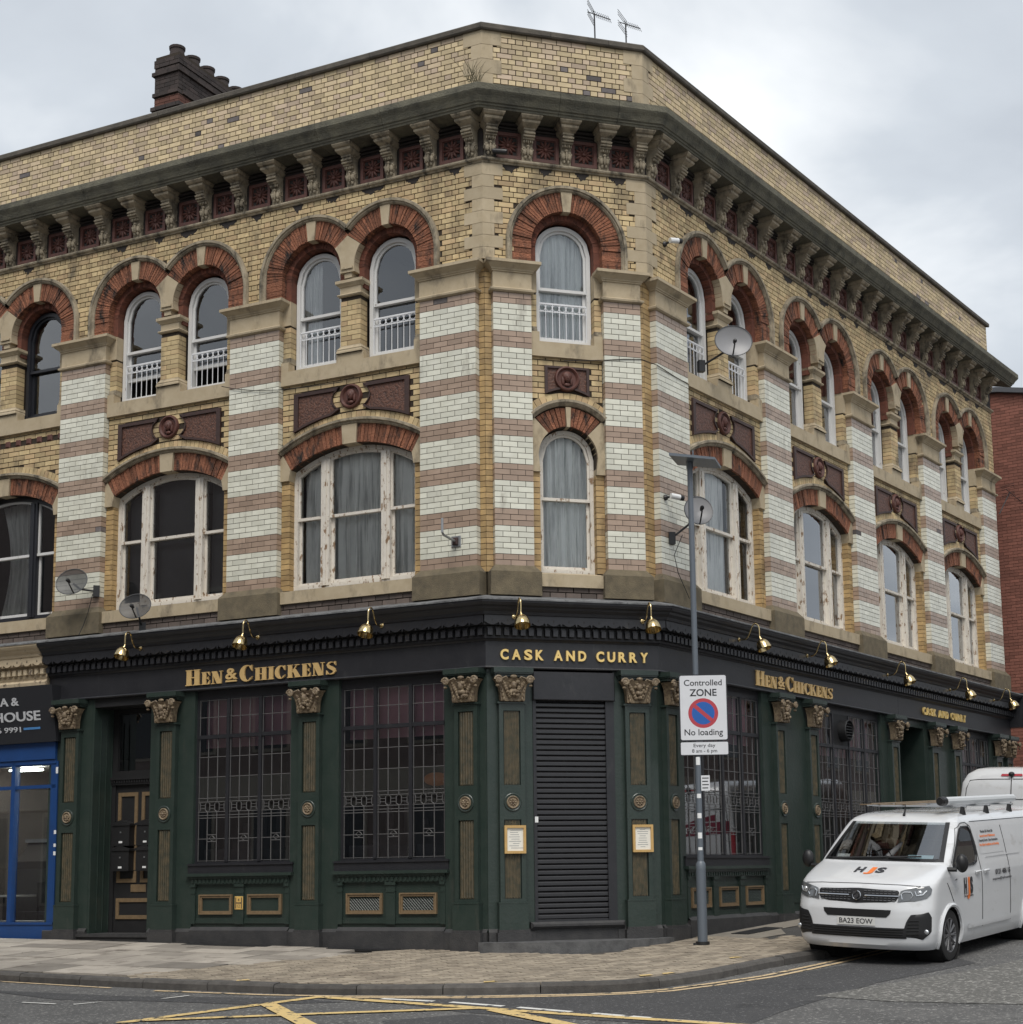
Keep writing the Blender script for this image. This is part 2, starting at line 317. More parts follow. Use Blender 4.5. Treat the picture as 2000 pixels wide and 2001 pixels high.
m_yel = mat('yellow_road_paint', (0.66, 0.48, 0.20), 0.7, (0.54, 0.40, 0.19), 6, 0.7, streak=((0.075, 0.07, 0.06), 0.56, 0.60, (9, 9, 9)))
m_cry = mat('cream_road_paint', (0.62, 0.47, 0.28), 0.7, (0.50, 0.38, 0.24), 6, 0.7, streak=((0.075, 0.07, 0.06), 0.57, 0.61, (9, 9, 9)))
m_wht = mat('white_road_paint', (0.70, 0.69, 0.66), 0.7, (0.55, 0.54, 0.5), 6, 0.6, streak=((0.08, 0.08, 0.08), 0.60, 0.64, (9, 9, 9)))
road = MB(); gl_ = [-900, -300, -120, -60] + [x * 5 for x in range(-8, 9)] + [60, 120, 300, 900]
nG = len(gl_)
for y in gl_:
    for x in gl_: road.v.append((x, y, max(-3.2, min(2.2, gz(x, y))) + ROADZ))
for j in range(nG - 1):
    for i in range(nG - 1): road.f.append([j*nG+i, j*nG+i+1, (j+1)*nG+i+1, (j+1)*nG+i]); road.t.append(.5); road.m.append(0)
ROAD = obj('road', road, m_road, kind='structure', label='grey asphalt road junction in front of the corner pub')
def flat(name, pts, m, h, parent=ROAD, kind=None):
    mb = MB(); mb.v = [(x, y, gz(x, y) + ROADZ + h) for x, y in pts]
    for t in tessellate_polygon([[Vector((x, y, 0)) for x, y in pts]]):
        a, b, c = [Vector(pts[i]) for i in t]; k = (b-a).x*(c-a).y-(b-a).y*(c-a).x
        mb.f.append(list(t) if k > 0 else [t[0], t[2], t[1]]); mb.t.append(.5); mb.m.append(0)
    return obj(name, mb, m, parent, kind=kind)
def line(name, pts, w, m, h, parent=ROAD):
    P = [Vector(p) for p in pts]; A_, B_ = [], []
    for i, p in enumerate(P):
        t = (P[min(i+1, len(P)-1)] - P[max(0, i-1)]).normalized(); n = Vector((-t.y, t.x))
        A_.append(p + n * w / 2); B_.append(p - n * w / 2)
    return flat(name, [tuple(x) for x in B_] + [tuple(x) for x in A_[::-1]], m, h, parent)
E_L = Vector((math.cos(aL), -math.sin(aL))); E_R = Vector((math.cos(aR), math.sin(aR)))
kp = [Vector((-6.35, .40)) - E_L * 9, Vector((-6.35, .40)), Vector((-4.43, -1.46)), Vector((-3.04, -2.63)), Vector((-2.1, -3.17)), Vector((-1.23, -3.55)), Vector((-.5, -3.80)), Vector((.05, -3.98)), Vector((.45, -4.03)),
      Vector((.85, -3.93)), Vector((1.30, -3.72)), Vector((1.80, -3.43)), Vector((2.75, -2.72)), Vector((3.80, -2.10))]
kp += [Vector((3.80, -2.10)) + E_R * k for k in (1.5, 3, 5, 8, 12, 20, 30)]
# dense kerb line, split in stones about 0.9 m long
dens = []
for i in range(len(kp) - 1):
    n = max(1, int((kp[i+1] - kp[i]).length / 0.30))
    for k in range(n): dens.append(kp[i].lerp(kp[i+1], k / n))
dens.append(kp[-1])
def inner(i, w):
    t = (dens[min(i+1, len(dens)-1)] - dens[max(0, i-1)]).normalized(); return dens[i] + Vector((-t.y, t.x)) * w
PAVE = None
bl = [W('L', -16, .0, 0), W('L', 0, 0, 0), W('C', CW, 0, 0), W('R', 32, 0, 0)]
pin = [inner(i, .10) for i in range(len(dens))]
pm = MB(); poly = [tuple(p) for p in pin] + [(b.x, b.y) for b in bl[::-1]]
pm.v = [(x, y, gz(x, y) - 0.035) for x, y in poly]
for t in tessellate_polygon([[Vector((x, y, 0)) for x, y in poly]]):
    a, b, c = [Vector(poly[i]) for i in t]; k = (b-a).x*(c-a).y-(b-a).y*(c-a).x
    pm.f.append(list(t) if k > 0 else [t[0], t[2], t[1]]); pm.t.append(.5); pm.m.append(0)
PAVE = obj('pavement', pm, m_joint, kind='structure', label='paved footway around the foot of the pub')
KERB = empty('kerb', (0, 0, 0)); tag(KERB, 'line of worn grey kerb stones edging the footway', kind='structure')
i = 0
while i < len(dens) - 1:
    j = min(i + 3, len(dens) - 1)
    mb = MB(); hh = rnd.uniform(-.008, .006)
    for q in range(i, j + 1):
        t = (dens[min(q+1, len(dens)-1)] - dens[max(0, q-1)]).normalized(); n = Vector((-t.y, t.x)); p = dens[q]
        if q == i: p = p + t * .006
        if q == j: p = p - t * .006
        for w, h in ((0.0, -.25), (0.0, -.03), (.022, 0), (.15, 0.004), (.15, -.25)):
            c = p + n * w; mb.v.append((c.x, c.y, gz(c.x, c.y) + h + hh * (h > -.1)))
    for q in range(j - i):
        for k in range(4): a = q*5+k; mb.f.append([a, a+5, a+6, a+1])
    mb.f.append([0, 1, 2, 3, 4]); e0 = (j-i)*5; mb.f.append([e0+4, e0+3, e0+2, e0+1, e0])
    mb.t = [.5]*len(mb.f); mb.m = [0]*len(mb.f)
    obj('kerb_stone', mb, m_kerb, KERB); i = j
def inpoly(x, y, pl):
    c = False; n = len(pl)
    for i in range(n):
        x1, y1 = pl[i]; x2, y2 = pl[(i+1) % n]
        if (y1 > y) != (y2 > y) and x < (x2-x1)*(y-y1)/(y2-y1)+x1: c = not c
    return c
kin = [tuple(inner(i, .16)) for i in range(len(dens))]
pave_poly = kin + [(b.x, b.y) for b in bl[::-1]]
def piece(mb, cor, h, th=.03, tone=.5):
    V = [(x, y, gz(x, y) + h) for x, y in cor] + [(x, y, gz(x, y) + h - th) for x, y in cor]
    mb.add(V, [(0,1,2,3),(0,4,5,1),(1,5,6,2),(2,6,7,3),(3,7,4,0)], tone)
def LW(u, d): p = W('L', u, d, 0); return (p.x, p.y)
def RW(u, d): p = W('R', u, d, 0); return (p.x, p.y)
def CWp(u, d): p = W('C', u, d, 0); return (p.x, p.y)
# slabs along the left street
d = 0.16
while d < 3.72:
    wd = rnd.choice((.46, .60, .60, .76)); wd = min(wd, 3.86 - d) if 3.86 - d < wd + .2 else wd
    u = -11.0 - rnd.random() * .5
    while u < 0.6:
        ln = rnd.choice((.6, .6, .75, .9, .45))
        cu_, cd_ = u + ln / 2, d + wd / 2
        lim = -1.9 + 0.55 * (cd_ - 2) * (-1) if cd_ < 3.2 else -2.6
        cx_, cy_ = LW(cu_, cd_)
        if u + ln < lim and inpoly(cx_, cy_, pave_poly):
            mb = MB(); g_ = .006; piece(mb, [LW(u+g_, d+wd-g_), LW(u+ln-g_, d+wd-g_), LW(u+ln-g_, d+g_), LW(u+g_, d+g_)], rnd.uniform(-.004, .004))
            obj('slab', mb, m_slab, PAVE)
        u += ln
    d += wd
# small blocks round the corner
bm_ = MB()
ca, sa = math.cos(.12), math.sin(.12)
for j in range(-70, 30):
    for i in range(-30, 50):
        x = i * .204 + (.102 if j % 2 else 0); y = j * .104
        X, Y = x * ca - y * sa, x * sa + y * ca
        cx_, cy_ = X + .1, Y + .05
        if not inpoly(cx_, cy_, pave_poly): continue
        v = Vector((cx_ - AX, cy_)); uL = v.dot(E_L); dL = -v.dot(Vector((math.sin(aL), math.cos(aL))))
        vr = Vector((cx_ - AX - CW, cy_)); uR = vr.dot(E_R); dR = vr.dot(Vector((math.sin(aR), -math.cos(aR))))
        if cy_ > -.22 and -.3 < cx_ < 2.4: continue
        lim = -1.9 + 0.55 * (dL - 2) * (-1) if dL < 3.2 else -2.6
        if uL < lim - .35 or uR > (.95 if dR < 1.2 else 1.5 - .35 * (dR - 1.2)): continue
        if dL < .12 and dR < .12: continue
        g_ = .004; c4 = [(0+g_, g_), (.204-g_, g_), (.204-g_, .104-g_), (g_, .104-g_)]
        piece(bm_, [(( x + a) * ca - (y + b) * sa, (x + a) * sa + (y + b) * ca) for a, b in c4], rnd.uniform(-.004, .003), tone=rnd.random())
obj('block_paving', bm_, m_block, PAVE, kind='stuff')
def pflat(name, pts, m, h):
    return flat(name, pts, m, h - ROADZ, PAVE)
pflat('tarmac_footway', [RW(.8, .05), RW(.9, 1.2), RW(.45, 2.35), RW(4, 2.50), RW(30, 2.36), RW(30, .05)], m_ptar, -.012)
pflat('tarmac_footway', [LW(-16, 3.85), LW(-10.6, 3.85), LW(-10.6, .05), LW(-16, .05)], m_ptar, -.012)
pflat('concrete_strip', [RW(.55, .12), RW(.75, .95), RW(1.7, 1.05), RW(2.4, .62), RW(4.4, .6), RW(4.4, .12)], m_conc, -.004)
# cellar hatches flush in the footway
for cfn, u0_, u1_, d0_, d1_ in ((LW, -4.9, -3.4, .12, .34), (LW, -2.4, -1.3, .12, .30), (RW, 1.4, 2.5, .32, .60)):
    hb = MB(); piece(hb, [cfn(u0_, d1_), cfn(u1_, d1_), cfn(u1_, d0_), cfn(u0_, d0_)], .006, .03); obj('cellar_hatch', hb, m_blkd, PAVE)
# road patches and paint
flat('asphalt_patch', [(-6.6, -.4), (-4.9, -1.9), (-3.2, -2.9), (-2.6, -3.55), (-3.6, -3.3), (-4.6, -2.5), (-5.6, -1.9)], m_patch, .004)
flat('asphalt_patch', [(-2.2, -3.75), (-1.2, -3.72), (.5, -4.25), (2.4, -3.62), (5.5, -1.8), (5.2, -3.4), (3.2, -4.6), (1.3, -6.2), (.5, -7.0), (-1.6, -4.9)], m_patch, .004)
flat('asphalt_patch', [(-2.5, -5.1), (-1.6, -5.0), (-.9, -6.2), (-2.6, -6.6)], m_patch, .004)
flat('coarse_patch', [(2.1, -5.3), (5.0, -3.9), (9, -1.4), (9, -5), (4.6, -7.4), (2.6, -6.0)], m_rough, .006)
def seg2(a, b): return [a, tuple(Vector(a).lerp(Vector(b), .5)), b]
line('yellow_line', [(-6.34 - E_L.x * 5, .30 - E_L.y * 5), (-6.34, .30), (-5.03, -1.05)], .055, m_cry, .008)
dy = [(-4.55, -1.56), (-3.4, -2.52), (-2.55, -3.08), (-1.36, -3.68), (-.6, -3.93), (-.1, -4.08), (.42, -4.16), (.84, -4.10), (1.5, -3.84), (2.31, -3.46), (3.0, -2.98), (3.85, -2.36), (5.4, -1.15), (9, 1.75)]
line('yellow_line', dy, .075, m_cry, .008)
dy2 = []
for i, p in enumerate(dy[2:]):
    P_ = [Vector(x) for x in dy[2:]]; t = (P_[min(i+1, len(P_)-1)] - P_[max(0, i-1)]).normalized(); q = P_[i] + Vector((t.y, -t.x)) * (.15 if i > 4 else .11); dy2.append(tuple(q))
line('yellow_line', dy2, .075, m_cry, .008)
line('box_marking', [(-4.99, -4.13), (-2.80, -2.99)], .135, m_yel, .010)
line('box_marking', [(-2.80, -3.06), (-1.546, -4.49), (-.947, -5.2), (.226, -6.47), (1.6, -8.0)], .135, m_yel, .0115)
line('box_marking', [(-4.75, -4.06), (-2.88, -4.38), (-1.35, -4.69)], .12, m_yel, .013)
line('box_marking', [(-3.43, -3.40), (-3.25, -4.94), (-3.1, -6.2)], .18, m_yel, .0145)
line('box_marking', [(-1.30, -4.85), (-.95, -6.0), (-.5, -7.6)], .18, m_yel, .013)
for a, b in (((-2.21, -3.47), (-1.73, -3.93)), ((-1.58, -4.08), (-1.14, -4.63)), ((-1.02, -4.78), (-.61, -5.33)), ((-.445, -5.52), (-.03, -6.06)), ((.118, -6.28), (.476, -6.67))):
    line('white_dash', [a, b], .085, m_wht, .009)
for a, b in (((-4.51, -2.38), (-4.19, -2.22)), ((-5.99, -1.98), (-5.63, -2.30)), ((-5.44, -2.43), (-5.15, -2.34))):
    line('white_mark', [a, b], .04, m_wht, .010)
for x, y in ((.72, -3.66), (1.02, -3.60), (2.35, -2.42), (-3.65, -1.98), (-1.05, -3.42)):
    pflat('yellow_dab', [(x, y), (x+.17, y+.02), (x+.15, y+.12), (x+.02, y+.10)], m_yel, .009)
# ------------------------------------------------------------------ the pub
PUB = empty('corner_pub', ROOT, label='three storey Victorian corner pub with striped glazed brick pilasters and dark green shopfront', cat='building')
def part(name, mb, mats, fac, parent=None, smooth=False, kind=None):
    o, a = FR[fac]
    if parent is None or parent is PUB: return obj(name, mb, mats, PUB, smooth, loc=o, rz=a, kind=kind)
    return obj(name, mb, mats, parent, smooth, kind=kind)
def place(name, me, fac, u, d=0, z=0, parent=None, rz=0):
    o, a = FR[fac]
    if parent is None: 
        w = W(fac, u, d, z) - ROOT; return mobj(name, me, PUB, loc=w, rz=a + rz)
    return mobj(name, me, parent, loc=(u, -d, z), rz=rz)
COLL = {}
def coll(key, fac):
    if key not in COLL: COLL[key] = {}
    if fac not in COLL[key]: COLL[key][fac] = MB()
    return COLL[key][fac]
def flush(key, name, mats, kind='stuff', parent=None):
    tot = MB()
    for fac, mb in COLL[key].items():
        o, a = FR[fac]; R = Matrix.Rotation(a, 4, 'Z'); R.translation = o
        off = len(tot.v); tot.v += [tuple(R @ Vector(v)) for v in mb.v]; tot.f += [[i + off for i in f] for f in mb.f]; tot.t += mb.t; tot.m += mb.m
    return obj(name, tot, mats, PUB, kind=kind)
CO = 0.0816; BL_ = 0.23; J = 0.0085
ZB, ZT = 5.30, 9.30
PIL = {'L': [(-1.053, -.134), (-4.458, -3.537), (-7.865, -6.943)], 'C': [(.144, .711), (1.809, 2.376)], 'R': [(.228, 1.148), (3.723, 4.643), (7.219, 8.14), (10.714, 11.633), (14.17, 15.05)]}
BAY = {'L': [(-3.537, -1.053), (-6.943, -4.458), (-10.35, -7.865)], 'R': [(1.148, 3.723), (4.643, 7.219), (8.14, 10.714), (11.633, 14.17)]}
UEND = {'L': (-10.8, 0.0), 'C': (0.0, CW), 'R': (0.0, 15.05)}
def white_course(k):            # k-th course above the base stone
    q = (k - 2) % 8
    return 2 <= k < 47 and q < 5
shared = {}
def brickmesh(w, h, dep, m, name):
    key = (round(w, 3), m.name)
    if key not in shared: shared[key] = MB().brick(0, w, 0, h, 0, dep).mesh(name, m)
    return shared[key]
for fac, lst in PIL.items():
    for (a, b) in lst:
        w = b - a; single = fac == 'C'
        core = MB(); core.fb(a + .012, b - .012, -.14, -.007, ZB, ZT); P0 = part('pilaster', core, m_mortg, fac)
        nL = round(w / BL_ * 2) / 2; L0 = w / nL
        for k in range(49):
            z0, z1 = ZB + k * CO + J / 2, ZB + (k + 1) * CO - J / 2
            cuts = [0.0]; x = (L0 if k % 2 == 0 else L0 / 2)
            while x < w - .03: cuts.append(x); x += L0
            cuts.append(w); wh = white_course(k)
            for i in range(len(cuts) - 1):
                u0 = a + cuts[i] + (J / 2 if i else 0); u1 = a + cuts[i+1] - (J / 2 if i < len(cuts) - 2 else 0)
                if single:
                    mobj('glazed_brick', brickmesh(u1 - u0, z1 - z0, .12, m_wgo if wh else m_bgo, 'glazed_brick'), P0, loc=(u0, 0, z0))
                else:
                    dead = rnd.random() < .004
                    coll('glazed', fac).brick(u0, u1, z0, z1, 0, .12, rnd.random(), 2 if dead else (0 if wh else 1))
        # base stone with weathered top, capital
        pb = MB(); pb.fb(a - .085, b + .085, -.12, .085, 4.87, 5.205)
        pb.add([(a-.085,-.085,5.205),(b+.085,-.085,5.205),(b+.085,.12,5.205),(a-.085,.12,5.205),(a-.004,-.006,5.305),(b+.004,-.006,5.305),(b+.004,.12,5.305),(a-.004,.12,5.305)],
               [(4,5,6,7),(0,1,5,4),(1,2,6,5),(2,3,7,6),(3,0,4,7)])
        part('pilaster_base', pb, m_base, fac)
        cp = MB()
        prof = [(0.0, 9.298), (.018, 9.300), (.045, 9.318), (.05, 9.345), (.02, 9.362), (.006, 9.372), (.006, 9.60), (.022, 9.604), (.022, 9.622), (.035, 9.628), (.04, 9.645), (.075, 9.675), (.105, 9.700), (.115, 9.705), (.125, 9.712), (.125, 9.755), (.06, 9.772)]
        V = []
        for (e, z) in prof: V += [(a - e, -e, z), (b + e, -e, z), (b + e, .14, z), (a - e, .14, z)]
        F = []
        for i in range(len(prof) - 1):
            for j in range(4): q = (j + 1) % 4; F.append((i*4+j, i*4+q, (i+1)*4+q, (i+1)*4+j))
        F.append(tuple(range((len(prof)-1)*4, len(prof)*4))); cp.add(V, F)
        part('capital', cp, m_st, fac)
# recessed corner bricks between the pilasters at the two corners
def corner_bricks(fac, ua, ub):
    for k in range(-1, 55):
        z0, z1 = ZB + k * CO + J / 2, ZB + (k + 1) * CO - J / 2
        if z1 > 9.76: break
        coll('orange', fac).brick(ua + .004, ub - .002, z0, z1, -.105, .03, rnd.random())
        coll('mortar', fac).fb(ua, ub, -.16, -.112, z0 - J, z1 + J)
corner_bricks('L', -.134, -.107 * tA); corner_bricks('C', -0 + .107 * tA, .144)
corner_bricks('C', 2.376, CW - .107 * tB); corner_bricks('R', .107 * tB, .228)
# ------------------------------------------------------------------ windows
def topcurve(kind, uc, zc, r, n=10):
    if kind == 'flat': return lambda u: zc
    return lambda u: zc + math.sqrt(max(r * r - (u - uc) ** 2, 0.0))
def lightpoly(ua, ub, z0, top, e=0.0, n=12, zcut=None):
    """outline of one light, counter-clockwise from bottom left; e = inset"""
    a, b = ua + e, ub - e; P = [(a, z0 + e), (b, z0 + e)]
    for i in range(n + 1):
        u = b + (a - b) * i / n
        q = (u - (ua + ub) / 2) / max((ub - ua) / 2 - e, 1e-6) * (ub - ua) / 2 + (ua + ub) / 2   # sample the top so the inset follows it
        z = (top(min(max(q, ua), ub)) if e else top(u)) - e
        P.append((u, min(z, zcut) if zcut else z))
    return P
m_diap = mat('terracotta_diaper', (0.04, 0.02, 0.016), 0.55, (0.18, 0.075, 0.045), 30, 0.9, bump=1.0, bscale=30)
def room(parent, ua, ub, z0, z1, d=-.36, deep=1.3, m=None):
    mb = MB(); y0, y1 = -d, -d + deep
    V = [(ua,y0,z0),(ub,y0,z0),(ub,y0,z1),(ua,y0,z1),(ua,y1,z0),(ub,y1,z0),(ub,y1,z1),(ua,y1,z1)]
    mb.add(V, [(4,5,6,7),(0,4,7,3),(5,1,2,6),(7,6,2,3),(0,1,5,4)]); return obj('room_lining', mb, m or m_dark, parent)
def drape(parent, ua, ub, z0, top, d, m, waves=9, amp=.03, seed=0, gather=None):
    mb = MB(); r = random.Random(seed); n = 60; rows = 10; ph = r.random() * 6
    for j in range(rows + 1):
        for i in range(n + 1):
            f = i / n; u = ua + (ub - ua) * f
            if gather: u = ua + (ub - ua) * (f * (1 - gather[0] * math.sin(PI * min(1, (1 - j / rows) * 1.0))) + gather[1] * math.sin(PI * (1 - j / rows)))
            zt = top(min(max(u, ua), ub)); z = z0 + (zt - z0) * j / rows
            y = -d + amp * (math.sin(f * waves * 2 * PI + ph + .5 * math.sin(j * .4)) + .5 * math.sin(f * waves * 3.7 * PI + j * .13 + ph))
            mb.v.append((u, y, z))
    for j in range(rows):
        for i in range(n): a = j*(n+1)+i; mb.f.append([a, a+1, a+n+2, a+n+1])
    mb.t = [.5]*len(mb.f); mb.m = [0]*len(mb.f)
    return obj('curtain', mb, m, parent, True)
def sash(parent, ua, ub, z0, zm, top, d, m, e=.05, glassm=None, n=12):
    """upper and lower sash with meeting rail and panes"""
    lo = [(ua, z0), (ub, z0), (ub, zm), (ua, zm)]; li = [(ua+e, z0+e*1.3), (ub-e, z0+e*1.3), (ub-e, zm-.02), (ua+e, zm-.02)]
    mb = MB().strip(lo, li, d - .085, d - .045); obj('lower_sash', mb, m, parent)
    O = lightpoly(ua, ub, zm - .015, top, 0, n); I = lightpoly(ua, ub, zm - .015, top, e * .8, n)
    mb = MB().strip(O, I, d - .045, d - .005); mb.fb(ua, ub, d - .05, d + .008, zm - .022, zm + .022); obj('upper_sash', mb, m, parent)
    obj('pane', MB().prism(li, d - .066, d - .065), glassm or m_gl, parent); obj('pane', MB().prism(I, d - .031, d - .030), glassm or m_gl, parent)
def railing(parent, ua, ub, z0, z1, d):
    mb = MB(); n = int((ub - ua) / .098); st = (ub - ua) / n
    mb.fb(ua, ub, d - .008, d + .008, z1 - .012, z1 + .012); mb.fb(ua, ub, d - .006, d + .006, z1 - .125, z1 - .112)
    for i in range(n + 1):
        u = ua + i * st; mb.fb(u - .0048, u + .0048, d - .005, d + .005, z0, z1 - .0)
    for i in range(n):
        uc = ua + (i + .5) * st; zc = z1 - .06; r = min(st * .46, .048); R = []
        for k in range(14): a = 2 * PI * k / 14; R.append((uc + r * math.cos(a), -d, zc + r * math.sin(a)))
        R.append(R[0]); mb.tube(R, .005, 5, cap=False)
    obj('railing', mb, m_rail, parent)
def arched_window(fac, uc, zs, r, z0, dsash, paint, rails=True, curtain=None, seed=0, open_low=0.0, sideonly=None):
    """round-headed sash: frame radius r, springing zs, sill z0"""
    top = topcurve('arc', uc, zs, r); O = lightpoly(uc - r, uc + r, z0, top, 0, 18); e = .062
    ti = topcurve('arc', uc, zs, r - e); I = lightpoly(uc - r + e, uc + r - e, z0 + .05, ti, 0, 18)
    wdw = part('window', MB().strip(O, I, dsash - .12, dsash + .03), paint, fac)
    zm = 9.50
    a, b = uc - r + e, uc + r - e
    sash(wdw, a, b, z0 + .05 + open_low, zm, ti, dsash, paint, .042)
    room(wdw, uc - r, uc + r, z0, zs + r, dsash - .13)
    if rails: railing(wdw, a + .005, b - .005, z0 + .05, z0 + .60, dsash + .012)
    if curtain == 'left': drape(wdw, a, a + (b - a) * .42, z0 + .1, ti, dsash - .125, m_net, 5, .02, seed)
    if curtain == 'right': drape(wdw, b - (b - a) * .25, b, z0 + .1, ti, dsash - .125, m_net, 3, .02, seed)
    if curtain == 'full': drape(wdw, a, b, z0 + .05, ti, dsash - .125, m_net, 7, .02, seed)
    return wdw
# ------------------------------------------------------------------ shared relief pieces
def roundel_mesh():
    mb = MB(); rot = Matrix.Rotation(PI / 2, 4, 'X')
    mb.lathe([(.19, -.02), (.19, .02), (.178, .045), (.16, .05), (.15, .035), (.142, .03), (.135, .012), (.0, .006)], rot, 28)
    mb.ell((0, -.035, .01), (.052, .045, .075), 12, 10); mb.ell((0, -.028, .035), (.074, .038, .072), 12, 8)
    for s in (-1, 1): mb.ell((s * .062, -.02, -.03), (.026, .022, .07), 8, 8); mb.ell((s * .02, -.075, .018), (.010, .008, .007), 6, 5)
    mb.ell((0, -.078, -.005), (.010, .016, .022), 6, 6); mb.ell((0, -.074, -.036), (.018, .008, .007), 6, 5); mb.ell((0, -.03, -.095), (.05, .024, .03), 10, 6)
    return mb.mesh('roundel', m_terra, True)
def rosette_mesh(w=.40, h=.40):
    mb = MB(); x, z = w / 2, h / 2
    def loop(k): return [(-x+k, -z+k), (x-k, -z+k), (x-k, z-k), (-x+k, z-k)]
    mb.strip(loop(0), loop(.05), -.03, .03); mb.strip(loop(.05), loop(.062), -.03, .012); mb.prism(loop(.06), -.03, -.012)
    for k in range(12):
        a = 2 * PI * k / 12; L_ = .066 if k % 3 else .088
        mb.ell((math.cos(a) * .085, -.0 , math.sin(a) * .085), (L_ , .030, .022), 8, 6, Matrix.Rotation(-a, 3, 'Y'))
    mb.ell((0, -.018, 0), (.032, .03, .032), 10, 8)
    return mb.mesh('rosette_panel', m_terra, True)
def bracket_mesh():
    """console: local u centred, z from 0 (string course) to 0.58"""
    mb = MB()
    w = .078
    side = [(0, 0), (.055, 0), (.06, .05), (.085, .085), (.10, .13), (.088, .18), (.075, .22), (.09, .26), (.135, .30), (.185, .325), (.20, .36), (.20, .40), (0, .40)]
    n = len(side); V = [(-w, -d, z) for d, z in side] + [(w, -d, z) for d, z in side]
    mb.add(V, [tuple(range(n)), tuple(range(2*n-1, n-1, -1))] + [(i, i + n, (i+1) % n + n, (i+1) % n) for i in range(n)])
    for z, d in ((.30, .15), (.325, .185), (.36, .205)):
        mb.tube([(-w - .008, -d, z), (w + .008, -d, z)], .017, 8)
    for i in range(5): mb.ell(((i - 2) * .031, -.125 - .01 * (i % 2), .265), (.014, .02, .03), 6, 5)
    for s in (-1, 1):
        mb.ell((s * .045, -.095, .115), (.03, .026, .05), 8, 6); mb.ell((s * .03, -.075, .05), (.024, .022, .035), 7, 5); mb.ell((s * .055, -.088, .175), (.02, .02, .024), 7, 5)
        R = []
        for k in range(12): a = k * .75; rr = .045 * (1 - k / 15); R.append((s * (w + .006), -.055 - rr * math.cos(a), .14 + rr * math.sin(a)))
        mb.tube(R, .008, 5)
    mb.ell((0, -.11, .12), (.018, .03, .07), 8, 6); mb.ell((0, -.105, .20), (.028, .028, .022), 8, 6)
    prof = [(0.0, .40), (.006, .405), (.006, .43), (.03, .45), (.052, .475), (.058, .50), (.052, .515), (.07, .525), (.085, .555), (.085, .585)]
    V = []
    for e_, z in prof: V += [(-w - e_, -.205 - e_ * 1.9, z), (w + e_, -.205 - e_ * 1.9, z), (w + e_, 0, z), (-w - e_, 0, z)]
    F = []
    for i in range(len(prof) - 1):
        for j in range(4): q = (j + 1) % 4; F.append((i*4+j, i*4+q, (i+1)*4+q, (i+1)*4+j))
    F += [(3, 2, 1, 0)]; mb.add(V, F)
    return mb.mesh('bracket', m_st2, False)
ME_round, ME_ros, ME_brk = roundel_mesh(), rosette_mesh(), bracket_mesh()
# ------------------------------------------------------------------ brick filling
NS = [0]; JY = 0.0135
def fill(fac, key, u0, u1, z0, z1, test, d=0.0, bond='english', mat_i=0, single=None, parent=None, depth=.02, dark=0.0):
    rows = int(round((z1 - z0) / CO)); ch = (z1 - z0) / rows
    for k in range(rows):
        za, zb = z0 + k * ch + JY / 2, z0 + (k + 1) * ch - JY / 2; zc = (za + zb) / 2
        hdr = (k % 2 == 1) if bond == 'english' else False
        st = BL_ / 2 if hdr else BL_
        off = (BL_ / 4 if hdr else 0) if bond == 'english' else (BL_ / 2 * (k % 2))
        x = u0 - st + (off % st); i = 0
        while x < u1:
            L_ = st
            if bond == 'flemish': L_ = BL_ if (i + k) % 2 == 0 else BL_ / 2
            a, b = max(x, u0), min(x + L_, u1); i += 1; x += L_
            if b - a < .03: continue
            a += JY / 2; b -= JY / 2
            if test and not (test((a + b) / 2, zc, a, b) if test.__code__.co_argcount == 4 else test((a + b) / 2, zc)): continue
            t = rnd.random(); dk = rnd.random() < dark
            if single is not None and not dk and NS[0] < 300:
                NS[0] += 1
                mobj('yellow_brick', brickmesh(round(b - a, 2), zb - za, depth, single, 'yellow_brick'), parent, loc=(a, -d, za))
            else: coll('parapet' if dk else key, fac).brick(a, b, za, zb, d, depth, t, mat_i if not dk else 2)
